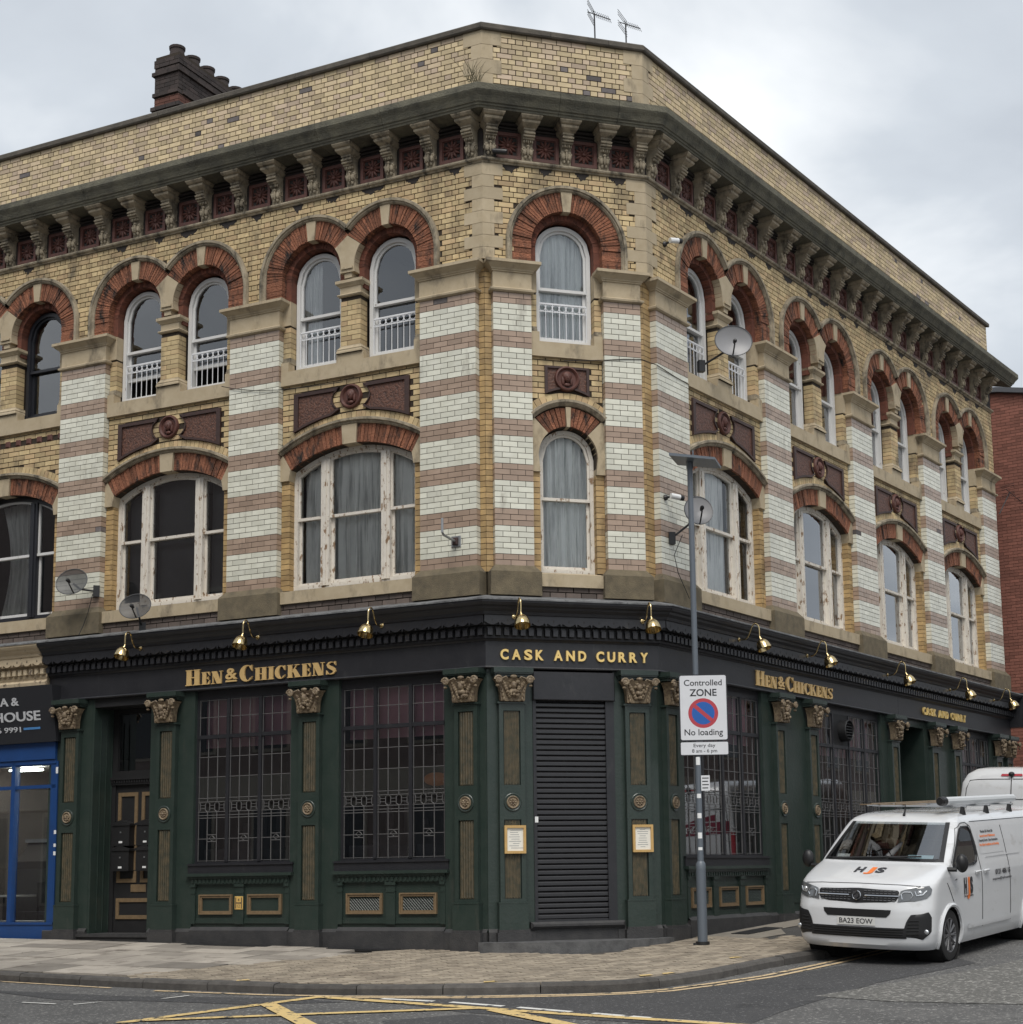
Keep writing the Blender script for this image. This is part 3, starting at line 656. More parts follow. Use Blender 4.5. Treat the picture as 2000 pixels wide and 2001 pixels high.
# ------------------------------------------------------------------ bays
def seg_arch_parts(fac, uc, zc, r0, r1, half, kind):
    """red segmental ring, keystone, springers and hood; half = half angle from vertical"""
    k0 = .055
    n = int(half * (r0 + r1) / 2 / .066)
    for s in (-1, 1):
        for i in range(n):
            a0 = PI / 2 + s * (k0 + (half - k0) * i / n); a1 = PI / 2 + s * (k0 + (half - k0) * (i + 1) / n)
            lo, hi = min(a0, a1), max(a0, a1); g_ = .004 / r0
            coll('red', fac).wedge(uc, zc, r0, r1, lo + g_, hi - g_, -.30, -.075 + rnd.uniform(-.012, .006), rnd.random())
    ks = MB().wedge(uc, zc, r0 - .012, r1 + .003, PI/2 - k0, PI/2 + k0, -.30, -.045); part('keystone', ks, m_st, fac)
def first_floor_bay(fac, u0, u1, paint, style, seed):
    uc, hb = (u0 + u1) / 2, (u1 - u0) / 2; hw = hb - .14
    r0 = 2.13 * (hw / 1.10); zc = 7.374 - r0; r1 = r0 + .275; half = math.asin(min(.99, hw / r0)) * .96
    zs = zc + math.sqrt(r0 * r0 - hw * hw)
    # backing wall with the opening as a notch
    pts = [(u0, 4.70), (u0, 8.62), (u1, 8.62), (u1, 4.70), (u1, 5.03), (uc + hw, 5.03)]
    pts = [(u0, 4.86), (uc - hw, 4.86), (uc - hw, zs)] + [(uc + r0 * math.cos(a), zc + r0 * math.sin(a)) for a in [PI/2 + half * (1 - 2 * i / 16) for i in range(1, 16)]] + [(uc + hw, zs), (uc + hw, 4.86), (u1, 4.86), (u1, 8.62), (u0, 8.62)]
    coll('mortar', fac).prism(pts, -.30, -.120)
    for k in range(0, 24):                                    # jamb bricks, their sides make the reveals
        z0, z1 = ZB - .05 + k * CO + J/2, ZB - .05 + (k + 1) * CO - J/2
        if z0 > zs - .16: break
        z1 = min(z1, zs - .142)
        for s in (-1, 1):
            a, b = (u0 + .004, uc - hw + .012) if s < 0 else (uc + hw - .012, u1 - .004)
            coll('orange' , fac).brick(a, b, z0, z1, -.11, .17, rnd.random())
    seg_arch_parts(fac, uc, zc, r0, r1, half, 0)
    for s in (-1, 1):                                         # stone springers at the two ends of the ring
        a_ = PI / 2 - s * half; c_, s_ = math.cos(a_), math.sin(a_)
        e1 = (uc + r0 * c_, zc + r0 * s_); e2 = (uc + r1 * c_, zc + r1 * s_); ub = u1 if s > 0 else u0
        P_ = [(uc + s * (hw - .012), zs - .14), (ub, zs - .14), (ub, e2[1] - .06), (min(e2[0], ub) if s > 0 else max(e2[0], ub), e2[1] - .004), (e1[0], e1[1]) ]
        if s < 0: P_ = P_[::-1]
        part('springer', MB().prism(P_, -.30, -.07), m_st, fac)
    ah = math.asin(min(.995, (hb) / (r1 + .05)))
    hood = MB().arcsweep(uc, zc, [(r1, -.10), (r1, -.055), (r1 + .02, -.03), (r1 + .035, -.035), (r1 + .05, 0.0), (r1 + .085, .0), (r1 + .095, -.03), (r1 + .095, -.12)], PI/2 + ah, PI/2 - ah, 30)
    part('hood_mould', hood, m_st2, fac, smooth=False)
    nq = int(2 * ah * (r1 + .16) / .085)
    for i in range(nq):                                       # header ring above the hood
        a0 = PI/2 - ah + 2 * ah * i / nq; a1 = PI/2 - ah + 2 * ah * (i + 1) / nq
        if abs(math.cos((a0 + a1) / 2) * (r1 + .15)) > hb - .02: continue
        coll('yellow', fac).wedge(uc, zc, r1 + .097, r1 + .205, a0 + .0015, a1 - .0015, -.12, -.108, rnd.random())
    rp = r1 + .215; zr = 8.09; px = min(1.015, hb - .22)
    if style != 'plain':
        for s in (-1, 1):
            inner_ = []
            for i in range(9):
                a = math.radians(-52 + 104 * i / 8); inner_.append((uc + s * (.305 * math.cos(a) + .02), zr + .305 * math.sin(a) * .72))
            zb_ = lambda x: zc + math.sqrt(rp * rp - x * x)
            xo = px; bot = [(uc + s * (inner_[0][0] - uc) * s if 0 else inner_[0][0], max(inner_[0][1], zb_(abs(inner_[0][0]-uc))))]
            for i in range(1, 7): x = abs(inner_[0][0] - uc) + (xo - abs(inner_[0][0] - uc)) * i / 6; bot.append((uc + s * x, zb_(x)))
            O = [(u_, max(z_, zb_(abs(u_-uc)))) for u_, z_ in inner_[::-1][:-1]] + bot + [(uc + s * xo, 8.262), (inner_[-1][0], 8.262)]
            cx_ = sum(p[0] for p in O) / len(O); cz_ = sum(p[1] for p in O) / len(O)
            I = [(cx_ + (u_ - cx_) * .86, cz_ + (z_ - cz_) * .80) for u_, z_ in O]
            if s > 0: pass
            ar = sum(O[i][0]*O[(i+1) % len(O)][1]-O[(i+1) % len(O)][0]*O[i][1] for i in range(len(O)))
            if ar < 0: O, I = O[::-1], I[::-1]
            pn = part('diaper_panel', MB().strip(O, I, -.14, -.075), m_terd, fac); obj('panel_field', MB().prism(I, -.14, -.100), m_diap, pn)
        place('roundel', ME_round, fac, uc, -.11, zr)
    else:
        for i in range(-5, 6): part('terracotta_tile', MB().cham(uc + i * .23 - .055, uc + i * .23 + .055, -.14, -.09, 8.20, 8.31, .02), m_terra, fac)
    def tst(u, z):
        r = math.hypot(u - uc, z - zc)
        if r < r1 + .20: return False
        if style != 'plain':
            if math.hypot(u - uc, z - zr) < .20: return False
            if .30 < abs(u - uc) < px - .02 and z < 8.25 and math.hypot(u - uc, (z - zr) / .85) > .36: return False
        elif 8.19 < z < 8.32: return False
        return True
    fill(fac, 'yellow', u0 + .003, u1 - .003, zs - .12, 8.62, lambda u, z: tst(u, z) and (abs(u-uc) > hw or z > zc), -.11, 'stretch', depth=.02)
    fill(fac, 'sooty', u0, u1, 4.70, 5.03, None, -.02, 'stretch', depth=.08)
    part('window_sill', MB().add([(u0 + .085, .0, 5.03), (u1 - .085, .0, 5.03), (u1 - .085, .0, 5.03), (u0 + .085, 0, 5.03)], []).fb(u0 + .086, u1 - .086, -.2, .02, 5.03, 5.215).add(
        [(u0+.086, -.02, 5.215), (u1-.086, -.02, 5.215), (u1-.086, .2, 5.262), (u0+.086, .2, 5.262)], [(0, 1, 2, 3)]), m_st, fac)
    # three-light sash window
    ds = -.25; z0 = 5.30; ff = .05
    top = topcurve('arc', uc, zc, r0 - .01); O = lightpoly(uc - hw + .0, uc + hw - .0, z0 - .04, top, 0, 24)
    ti = topcurve('arc', uc, zc, r0 - .075); I = lightpoly(uc - hw + .075, uc + hw - .075, z0 + .03, ti, 0, 24)
    wd = part('window', MB().strip(O, I, ds - .12, ds + .02), paint, fac)
    m1, m2 = .455 * hw / 1.10, .60 * hw / 1.10
    edges = [(-hw + .075, -m2), (-m1, m1), (m2, hw - .075)]
    spaint = m_white if paint is m_dframe else paint
    for s in (-1, 1):
        a, b = sorted((uc + s * m1, uc + s * m2)); mu = MB().fb(a, b, ds - .12, ds + .035, z0 + .0, ti(uc + s * m2) + .02); mu.fb(a + .05, b - .05, ds + .02, ds + .05, z0, ti(uc + s * m2)); obj('mullion', mu, paint, wd)
    for i, (a, b) in enumerate(edges): sash(wd, uc + a, uc + b, z0 + .03, 6.345, ti, ds, spaint, .045 if i == 1 else .035, m_glc if style in ('curtain', 'net') else m_gl)
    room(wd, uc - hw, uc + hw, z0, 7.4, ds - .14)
    tt = topcurve('arc', uc, zc, r0 - .06)
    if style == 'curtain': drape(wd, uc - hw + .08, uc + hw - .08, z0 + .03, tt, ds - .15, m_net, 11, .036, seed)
    if style == 'blind':
        for a, b in edges: obj('blind', MB().prism(lightpoly(uc + a, uc + b, z0 + .02, tt, 0, 8), ds - .22, ds - .21), m_blind, wd)
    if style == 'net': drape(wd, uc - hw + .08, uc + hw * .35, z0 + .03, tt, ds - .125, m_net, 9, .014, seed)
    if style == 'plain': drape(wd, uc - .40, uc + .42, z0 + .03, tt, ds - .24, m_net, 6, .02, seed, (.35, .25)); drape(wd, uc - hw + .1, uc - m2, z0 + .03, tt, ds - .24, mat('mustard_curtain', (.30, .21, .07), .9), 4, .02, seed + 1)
    return wd
AZ = 10.075; RI, RO = .54, .83
ARCH = {'L': [], 'C': [(CW / 2 + .012)], 'R': []}
def second_floor_bay(fac, u0, u1, paint, seed, off, rails, curt, opened):
    uc, hb = (u0 + u1) / 2, (u1 - u0) / 2
    ARCH[fac] += [uc - off, uc + off]
    sb = MB().fb(u0 + .003, u1 - .003, -.22, -.055, 8.41, 8.63)
    for s in (-1, 1): a, b = (u0 + .003, u0 + .135) if s < 0 else (u1 - .135, u1 - .003); sb.fb(a, b, -.22, -.057, 8.63, 8.775)
    sb.fb(uc - .24, uc + .24, -.22, -.057, 8.63, 8.755); sb.add([(u0+.1, .058, 8.632), (u1-.1, .058, 8.632), (u1-.1, .3, 8.70), (u0+.1, .3, 8.70)], [(0, 1, 2, 3)])
    part('window_sill', sb, m_st, fac)
    # jamb piers with moulded base and stone impost
    for s in (-1, 1):
        a, b = (u0 + .004, u0 + .14) if s < 0 else (u1 - .14, u1 - .004)
        for k in range(0, 12):
            z0, z1 = 8.86 + k * CO + J/2, 8.86 + (k+1) * CO - J/2
            if z1 > 9.375: break
            coll('yellow', fac).brick(a, b, z0, z1, -.11, .17, rnd.random())
        coll('mortar', fac).fb(a + .006, b - .006, -.27, -.117, 8.7, 9.4)
        i0 = MB().fb(a - .0, b + .0, -.27, -.095, 9.375, 9.755); part('impost', i0, m_st, fac)
        bb = MB().fb(a - .002, b + .002, -.275, -.085, 8.775, 8.815); bb.fb(a, b, -.27, -.098, 8.815, 8.86); part('pier_base', bb, m_st2, fac)
    # middle column
    cw_ = .175
    core = MB().fb(uc - cw_ + .006, uc + cw_ - .006, -.30, -.082, 8.755, 9.64); colm = part('column', core, m_mort, fac)
    for k in range(0, 12):
        z0, z1 = 8.875 + k * CO * .955 + J/2, 8.875 + (k+1) * CO * .955 - J/2
        if z1 > 9.645: break
        cut = .02 if k % 2 else -.06
        coll('yellow', fac).brick(uc - cw_, uc + cut - J/2, z0, z1, -.075, .18, rnd.random()); coll('yellow', fac).brick(uc + cut + J/2, uc + cw_, z0, z1, -.075, .18, rnd.random())
    prof = [(.05, 8.755), (.05, 8.775), (.04, 8.80), (.045, 8.815), (.02, 8.84), (.008, 8.86), (.004, 8.875)]
    prof2 = [(.0, 9.632), (.03, 9.64), (.045, 9.66), (.035, 9.675), (.008, 9.685), (.008, 9.785), (.02, 9.79), (.03, 9.805), (.055, 9.83), (.065, 9.84), (.065, 9.885), (.03, 9.90)]
    for nm, pr in (('column_base', prof), ('column_capital', prof2)):
        mb = MB(); V = []
        for e_, z in pr: V += [(uc - cw_ - e_, .075 - e_, z), (uc + cw_ + e_, .075 - e_, z), (uc + cw_ + e_, .30, z), (uc - cw_ - e_, .30, z)]
        F = []
        for i in range(len(pr) - 1):
            for j in range(4): q = (j+1) % 4; F.append((i*4+j, i*4+q, (i+1)*4+q, (i+1)*4+j))
        F.append(tuple(range((len(pr)-1)*4, len(pr)*4))); mb.add(V, F); obj(nm, mb, m_st, colm)
    # springer stone shared by the two arches (kite shape) and its little moulded corbel
    zt = AZ + math.sqrt(RO * RO - off * off) - .02
    P_ = []
    aS = math.asin((zt - AZ) / RO)
    a1_ = math.radians(36)
    left = [(uc - off + RI * math.cos(a), AZ + RI * math.sin(a)) for a in [a1_ * i / 6 for i in range(7)]]
    right = [(uc + off - RI * math.cos(a), AZ + RI * math.sin(a)) for a in [a1_ * (6 - i) / 6 for i in range(7)]]
    P_ = [(uc - .13, 9.98), (uc + .13, 9.98)] + right[::-1] + [(uc, zt)] + left[::-1]
    part('arch_springer', MB().prism(P_, -.28, .024), m_st, fac)
    cb = MB().fb(uc - .075, uc + .075, -.2, .02, 9.99, 10.03); cb.fb(uc - .065, uc + .065, -.2, .0, 9.90, 9.99); cb.fb(uc - .10, uc + .10, -.2, .045, 10.03, 10.06); part('springer_corbel', cb, m_st, fac)
    for j, s in enumerate((-1, 1)):
        arched_window(fac, uc + s * off, AZ - .02, .43, 8.68, -.27, paint, rails, curt[j], seed + j, opened[j])
def upper_arch(fac, uc, key0=PI):
    """red ring, keystone, hood and dark inner order of a round arch; legs run down to the abacus"""
    k0 = .105; n = 23
    for s in (-1, 1):
        for i in range(n):
            a0 = PI/2 + s * (k0 + (PI/2 - k0) * i / n); a1 = PI/2 + s * (k0 + (PI/2 - k0) * (i+1) / n); lo, hi = min(a0, a1), max(a0, a1)
            mid = (lo + hi) / 2
            if any(abs(uc - o) < 1.6 and uc != o and ((o > uc) == (math.cos(mid) > 0)) and abs(uc + (RI + .1) * math.cos(mid) - uc) > abs(o - uc) / 2 for o in ARCH[fac]): continue
            r1 = RO
            for o in ARCH[fac]:
                if o != uc and abs(o - uc) < 1.6 and (o > uc) == (math.cos(mid) > 0) and abs(math.cos(mid)) > 1e-3: r1 = min(r1, abs(o - uc) / 2 / abs(math.cos(mid)))
            coll('red', fac).wedge(uc, AZ, RI, r1, lo + .006, hi - .006, -.13, .006 + rnd.uniform(-.010, .008), rnd.random())
        for k in range(4):                                    # straight legs
            z0, z1 = 9.765 + k * .0775, 9.765 + (k + 1) * .0775
            ua, ub = (uc + s * RI, uc + s * RO) if s > 0 else (uc + s * RO, uc + s * RI)
            if any(o != uc and abs(o - uc) < 1.6 and (o > uc) == (s > 0) for o in ARCH[fac]): continue
            coll('red', fac).brick(ua, ub, z0 + .003, z1 - .003, .004 + rnd.uniform(-.01, .006), .14, rnd.random())
    for i in range(30):
        a0, a1 = PI * i / 30, PI * (i + 1) / 30
        coll('redin', fac).wedge(uc, AZ, .445, .55, a0 + .004, a1 - .004, -.30, -.11 + rnd.uniform(-.006, .004), rnd.random())
    coll('redin', fac).fb(uc - .55, uc - .445, -.30, -.115, 9.755, AZ); coll('redin', fac).fb(uc + .445, uc + .55, -.30, -.115, 9.755, AZ)
    part('keystone', MB().wedge(uc, AZ, RI - .01, RO + .005, PI/2 - k0, PI/2 + k0, -.2, .028), m_st, fac)
    H = [(RO, -.02), (RO, .022), (RO + .02, .05), (RO + .035, .045), (RO + .045, .07), (RO + .085, .07), (RO + .095, .03), (RO + .095, -.02)]
    a0, a1, d0, d1 = PI, 0, AZ - 9.77, AZ - 9.77
    for o in ARCH[fac]:
        if o != uc and abs(o - uc) < 1.6:
            lim = math.acos(min(1, abs(o - uc) / 2 / (RO + .06)))
            if o > uc: a1, d1 = lim, 0
            else: a0, d0 = PI - lim, 0
    part('hood_mould', MB().arcsweep(uc, AZ, H, a0, a1, 30, down0=d0, down1=d1), m_st2, fac)
ZS0, ZS1 = 11.235, 11.31
def upper_wall(fac):
    u0, u1 = UEND[fac]; ar = sorted(ARCH[fac])
    e0 = 0 if fac == 'L' else 0; pts = [(u0, 9.762)]
    for c in ar:
        near = lambda sg: any(0 < (o - c) * sg < 1.6 for o in ar)
        zl, zr_ = (AZ - .03 if near(-1) else 9.762), (AZ - .03 if near(1) else 9.762)
        pts += [(c - RI - .02, zl), (c - RI - .02, AZ)] + [(c + (RI + .02) * math.cos(a), AZ + (RI + .02) * math.sin(a)) for a in [PI * (1 - i / 20) for i in range(1, 20)]] + [(c + RI + .02, AZ), (c + RI + .02, zr_)]
    pts += [(u1, 9.762), (u1, ZS0 + .02), (u0, ZS0 + .02)]
    part('upper_wall', MB().prism(pts, -.13, -.012), m_mort, fac)
    qa = .30 if fac != 'L' else 0; 
    def tst(u, z, a, b):
        for c in ar:
            if (z > AZ and math.hypot(u - c, z - AZ) < RO + .05) or (z <= AZ and abs(u - c) < RO + .05): return False
        row = int((z - 9.77) / ((ZS0 - 9.77) / 8)); ln = (.30 if row % 2 else .17)
        if fac in 'LC' and max(abs(a), abs(b)) < ln: return False
        if fac == 'C' and max(abs(a - CW), abs(b - CW)) < ln: return False
        if fac == 'R' and b < ln: return False
        return True
    up = MB(); up.fb(u0, u0 + .01, -.1, -.05, 9.8, 9.81)
    if fac == 'C':
        g_ = part('wall_brickwork', MB().fb(.4, .5, -.05, -.02, 9.80, 11.2), m_mort, 'C')
        fill(fac, 'yellow', u0, u1, 9.765, ZS0, tst, 0, 'english', 0, m_ybo, g_)
    else: fill(fac, 'yellow', u0, u1, 9.765, ZS0, tst, 0, 'english')
# quoins at the two corners, alternately long and short
def quoin(zlo, zhi, fl, u_l, fr, u_r, tl, tr, n, name='quoin'):
    h = (zhi - zlo) / n
    for k in range(n):
        ln = .30 if k % 2 else .17; z0, z1 = zlo + k * h + .003, zlo + (k + 1) * h - .003
        for fac, ux, s, t in ((fl, u_l, -1, tl), (fr, u_r, 1, tr)):
            f = .008; a = ux + s * ln; b = ux - s * f * t
            V = [(a, -f, z0), (b, -f, z0), (b, -f, z1), (a, -f, z1), (a, .05, z0), (ux, .05, z0), (ux, .05, z1), (a, .05, z1)]
            F = [(0,1,2,3),(3,2,6,7),(0,4,5,1),(0,3,7,4)]
            if s > 0: F = [tuple(x[::-1]) for x in F]
            part(name, MB().add(V, F, rnd.random()), m_st, fac)
for b_, (st, sd_) in zip(BAY['L'], (('curtain', 3), ('blind', 4), ('plain', 5))):
    first_floor_bay('L', b_[0], b_[1], m_dframe if st == 'plain' else m_wood, st, sd_)
for b_, st in zip(BAY['R'], ('net', 'none', 'none', 'none')): first_floor_bay('R', b_[0], b_[1], m_wood, st, 8)
second_floor_bay('L', *BAY['L'][0], m_white, 20, .66, True, ('left', None), (0, 0))
second_floor_bay('L', *BAY['L'][1], m_white, 24, .66, True, (None, None), (.30, .30))
second_floor_bay('L', *BAY['L'][2], m_dframe, 28, .66, False, (None, None), (0, 0))
for i, b_ in enumerate(BAY['R']): second_floor_bay('R', *b_, m_white, 40 + i, .685, i == 0, (None, None), (0, 0))
# ---- chamfer bay
def chamfer_bay():
    u0, u1 = .711, 1.809; uc = ARCH['C'][0]; hw = .43
    r0 = .445; zc = 6.945; r1 = .725
    pts = [(u0, 4.86), (uc - hw, 4.86), (uc - hw, zc)] + [(uc + r0 * math.cos(a), zc + r0 * math.sin(a)) for a in [PI * (1 - i / 16) for i in range(1, 16)]] + [(uc + hw, zc), (uc + hw, 4.86), (u1, 4.86), (u1, 8.62), (u0, 8.62)]
    coll('mortar', 'C').prism(pts, -.30, -.12)
    for k in range(24):
        z0, z1 = 5.25 + k * CO + J/2, 5.25 + (k+1) * CO - J/2
        if z0 > 6.68: break
        z1 = min(z1, 6.698)
        for a, b in ((u0 + .004, uc - hw + .012), (uc + hw - .012, u1 - .004)): coll('orange', 'C').brick(a, b, z0, z1, -.11, .17, rnd.random())
    seg_arch_parts('C', uc, zc, r0, r1, math.radians(42), 0)
    for s in (-1, 1):
        a_ = [PI/2 - s * math.radians(42 + (90 - 42) * i / 6) for i in range(7)]
        P_ = [(uc + r0 * math.cos(a), zc + r0 * math.sin(a)) for a in a_] + [(uc + s * (hw - .01), 6.70), (u1 if s > 0 else u0, 6.70), (u1 if s > 0 else u0, zc + .53), (uc + s * .50, zc + r1 * math.sin(a_[0]) + .0)]
        if s > 0: P_ = P_[::-1]
        part('springer', MB().prism(P_, -.30, -.07), m_st, 'C')
    rh = .73; zh = 7.775 - .085 - rh; ah = math.asin(.549 / (rh + .05))
    part('hood_mould', MB().arcsweep(uc, zh, [(rh, -.10), (rh, -.055), (rh + .02, -.03), (rh + .05, 0.0), (rh + .085, .0), (rh + .095, -.03), (rh + .095, -.12)], PI/2 + ah, PI/2 - ah, 24), m_st2, 'C')
    nq = 15
    for i in range(nq):
        a0 = PI/2 - ah + 2 * ah * i / nq; a1 = PI/2 - ah + 2 * ah * (i+1) / nq
        if abs(math.cos((a0+a1)/2)) * (rh + .15) > .53: continue
        coll('yellow', 'C').wedge(uc, zh, rh + .097, rh + .205, a0 + .004, a1 - .004, -.12, -.108, rnd.random())
    zr = 8.105
    x0, x1, zb, zt = uc - .335, uc + .335, 7.93, 8.285
    bot = [(x0 + (x1 - x0) * i / 8, zb + (-.0 if 0 else .0) - .10 * abs(i / 4 - 1) ** 1.5 + .03) for i in range(9)]
    O = bot + [(x1, zt), (x0, zt)]; cz_ = 8.12
    I = [(uc + (a - uc) * .88, cz_ + (b - cz_) * .80) for a, b in O]
    pn = part('diaper_panel', MB().strip(O, I, -.14, -.075), m_terd, 'C'); obj('panel_field', MB().prism(I, -.14, -.100), m_diap, pn)
    place('roundel', ME_round, 'C', uc, -.10, zr)
    fill('C', 'yellow', u0 + .003, u1 - .003, 7.2, 8.62, lambda u, z: math.hypot(u - uc, z - zh) > rh + .19 and not (x0 + .02 < u < x1 - .02 and 7.84 < z < zt - .01), -.11, 'stretch')
    fill('C', 'sooty', u0, u1, 4.70, 5.03, None, -.02, 'stretch', depth=.08)
    sl = MB().fb(u0 + .086, u1 - .086, -.2, .02, 5.02, 5.20); sl.add([(u0+.086, -.02, 5.2), (u1-.086, -.02, 5.2), (u1-.086, .2, 5.26), (u0+.086, .2, 5.26)], [(0, 1, 2, 3)]); part('window_sill', sl, m_st, 'C')
    # first floor sash
    r = .425; ds = -.25; e = .06; z0 = 5.26
    top = topcurve('arc', uc, zc, r); O = lightpoly(uc - r, uc + r, z0, top, 0, 18); ti = topcurve('arc', uc, zc, r - e); I = lightpoly(uc - r + e, uc + r - e, z0 + .06, ti, 0, 18)
    wd = part('window', MB().strip(O, I, ds - .12, ds + .02), m_wood, 'C'); sash(wd, uc - r + e, uc + r - e, z0 + .06, 6.345, ti, ds, m_wood, .04, m_glc)
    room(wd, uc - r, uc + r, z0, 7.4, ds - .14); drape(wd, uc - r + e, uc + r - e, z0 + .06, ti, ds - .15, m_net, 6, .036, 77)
    # second floor
    sb = MB().fb(u0 + .003, u1 - .003, -.22, -.055, 8.41, 8.63)
    for a, b in ((u0 + .003, u0 + .135), (u1 - .135, u1 - .003)): sb.fb(a, b, -.22, -.057, 8.63, 8.775)
    sb.add([(u0+.1, .058, 8.632), (u1-.1, .058, 8.632), (u1-.1, .3, 8.70), (u0+.1, .3, 8.70)], [(0, 1, 2, 3)]); part('window_sill', sb, m_st, 'C')
    for a, b in ((u0 + .004, uc - .44), (uc + .44, u1 - .004)):
        for k in range(12):
            z0, z1 = 8.86 + k * CO + J/2, 8.86 + (k+1) * CO - J/2
            if z1 > 9.375: break
            coll('yellow', 'C').brick(a, b, z0, z1, -.11, .17, rnd.random())
        coll('mortar', 'C').fb(a + .004, b - .004, -.27, -.117, 8.7, 9.4)
        part('impost', MB().fb(a, b, -.27, -.095, 9.375, 9.755), m_st, 'C')
        bb = MB().fb(a - .002, b + .002, -.275, -.085, 8.775, 8.815); bb.fb(a, b, -.27, -.098, 8.815, 8.86); part('pier_base', bb, m_st2, 'C')
    arched_window('C', uc, AZ - .02, .43, 8.68, -.27, m_white, True, 'full', 90)  # full white curtain added to stand in for a bright sky reflection
chamfer_bay()
for fac in 'LCR':
    for c in ARCH[fac]: upper_arch(fac, c)
    upper_wall(fac)
quoin(9.77, ZS0, 'L', 0.0, 'C', 0.0, tA, tA, 8); quoin(9.77, ZS0, 'C', CW, 'R', 0.0, tB, tB, 8)
# ------------------------------------------------------------------ mouldings swept round the three faces
def sweep(name, prof, mats, joints, tone=None, parent=None, smooth=False, ends=(True, True)):
    """prof closed polygon (d,z) listed bottom-back, outward, up, back; joints: per face list of cut positions"""
    n = len(prof)
    for fac in 'LCR':
        u0, u1 = UEND[fac]; cuts = [u0] + [j for j in sorted(joints.get(fac, [])) if u0 < j < u1] + [u1]
        for i in range(len(cuts) - 1):
            a, b = cuts[i], cuts[i+1]; V = []
            for ue, first in ((a, True), (b, False)):
                for d, z in prof:
                    u = ue
                    if fac == 'L' and not first and i == len(cuts) - 2: u = d * tA
                    elif fac == 'C' and first and i == 0: u = -d * tA
                    elif fac == 'C' and not first and i == len(cuts) - 2: u = CW + d * tB
                    elif fac == 'R' and first and i == 0: u = -d * tB
                    elif fac == 'R' and not first and i == len(cuts) - 2 and ends[1] == 'ret': u = ue + d
                    else: u += .003 if first else -.003
                    V.append((u, -d, z))
            F = [(k, n + k, n + (k+1) % n, (k+1) % n) for k in range(n)]
            cap = tessellate_polygon([[Vector((d, z, 0)) for d, z in prof]])
            F += [tuple(t) for t in cap] + [tuple(n + q for q in t[::-1]) for t in cap]
            part(name, MB().add(V, F, rnd.random()), mats, fac, smooth=smooth)
def spaced(step, ph=0.0): return {'L': [-x * step - ph for x in range(1, 16)], 'C': [CW * .42, CW * .78], 'R': [ph + x * step for x in range(1, 22)]}
sweep('string_course', [(-.05, ZS0), (.02, ZS0), (.03, ZS0 + .02), (.055, ZS0 + .028), (.065, ZS0 + .045), (.065, ZS0 + .062), (.05, ZS1), (-.05, ZS1 + .004)], m_st2, spaced(1.9))
# frieze wall behind the consoles
sweep('frieze', [(-.05, ZS1 - .01), (-.002, ZS1 - .01), (-.002, 11.88), (-.05, 11.88)], m_soot, {})
for d_, z_, e_ in ((.03, 11.78, .02), (.055, 11.825, .03)): sweep('frieze_moulding', [(-.01, z_), (d_, z_), (d_ + .01, z_ + e_), (-.01, z_ + e_)], m_soot, {})
BR = {'L': [-.155 - .684 * k for k in range(0, 16)], 'C': [.098, .66, 1.247, 1.835, 2.397], 'R': [.135 + .72 * k for k in range(0, 21)]}
for fac, us in BR.items():
    for u in us:
        place('bracket', ME_brk, fac, u, -.002, ZS1)
    us2 = sorted(us)
    for a, b in zip(us2[:-1], us2[1:]): place('rosette_panel', ME_ros, fac, (a + b) / 2, .0, ZS1 + .215)
sweep('cornice_stone', [(-.05, 11.885), (.375, 11.885), (.385, 11.915), (.40, 11.92), (.405, 11.945), (.425, 11.955), (.44, 11.985), (.465, 12.03), (.50, 12.075), (.515, 12.10), (.515, 12.19), (.49, 12.205), (-.05, 12.44)], m_cor, spaced(1.13, .3), ends=(True, 'ret'))
# parapet
sweep('parapet_wall', [(-.28, 12.30), (-.012, 12.30), (-.012, 13.30), (-.28, 13.30)], m_mort, {})
ZP0, ZP1 = 12.40, 13.295
def ptest(fac):
    def t(u, z, a, b):
        row = int((z - ZP0) / ((ZP1 - ZP0) / 4)); ln = (.30 if row % 2 else .17)
        if fac in 'LC' and max(abs(a), abs(b)) < ln: return False
        if fac == 'C' and max(abs(a - CW), abs(b - CW)) < ln: return False
        if fac == 'R' and b < ln: return False
        return True
    return t
for fac in 'LR': fill(fac, 'parapet', *UEND[fac], ZP0, ZP1, ptest(fac), 0, 'english', 0, dark=.009)
gp_ = part('parapet_brickwork', MB().fb(.4, .5, -.05, -.02, 12.5, 13.2), m_mort, 'C'); fill('C', 'parapet', 0, CW, ZP0, ZP1, ptest('C'), 0, 'english', 0, m_pbo, gp_, dark=.03)
quoin(ZP0, ZP1, 'L', 0.0, 'C', 0.0, tA, tA, 4); quoin(ZP0, ZP1, 'C', CW, 'R', 0.0, tB, tB, 4)
sweep('coping_stone', [(-.33, 13.29), (.045, 13.29), (.06, 13.31), (.06, 13.375), (.035, 13.40), (-.12, 13.425), (-.33, 13.40)], m_cop, spaced(1.35, .55), ends=(True, 'ret'))
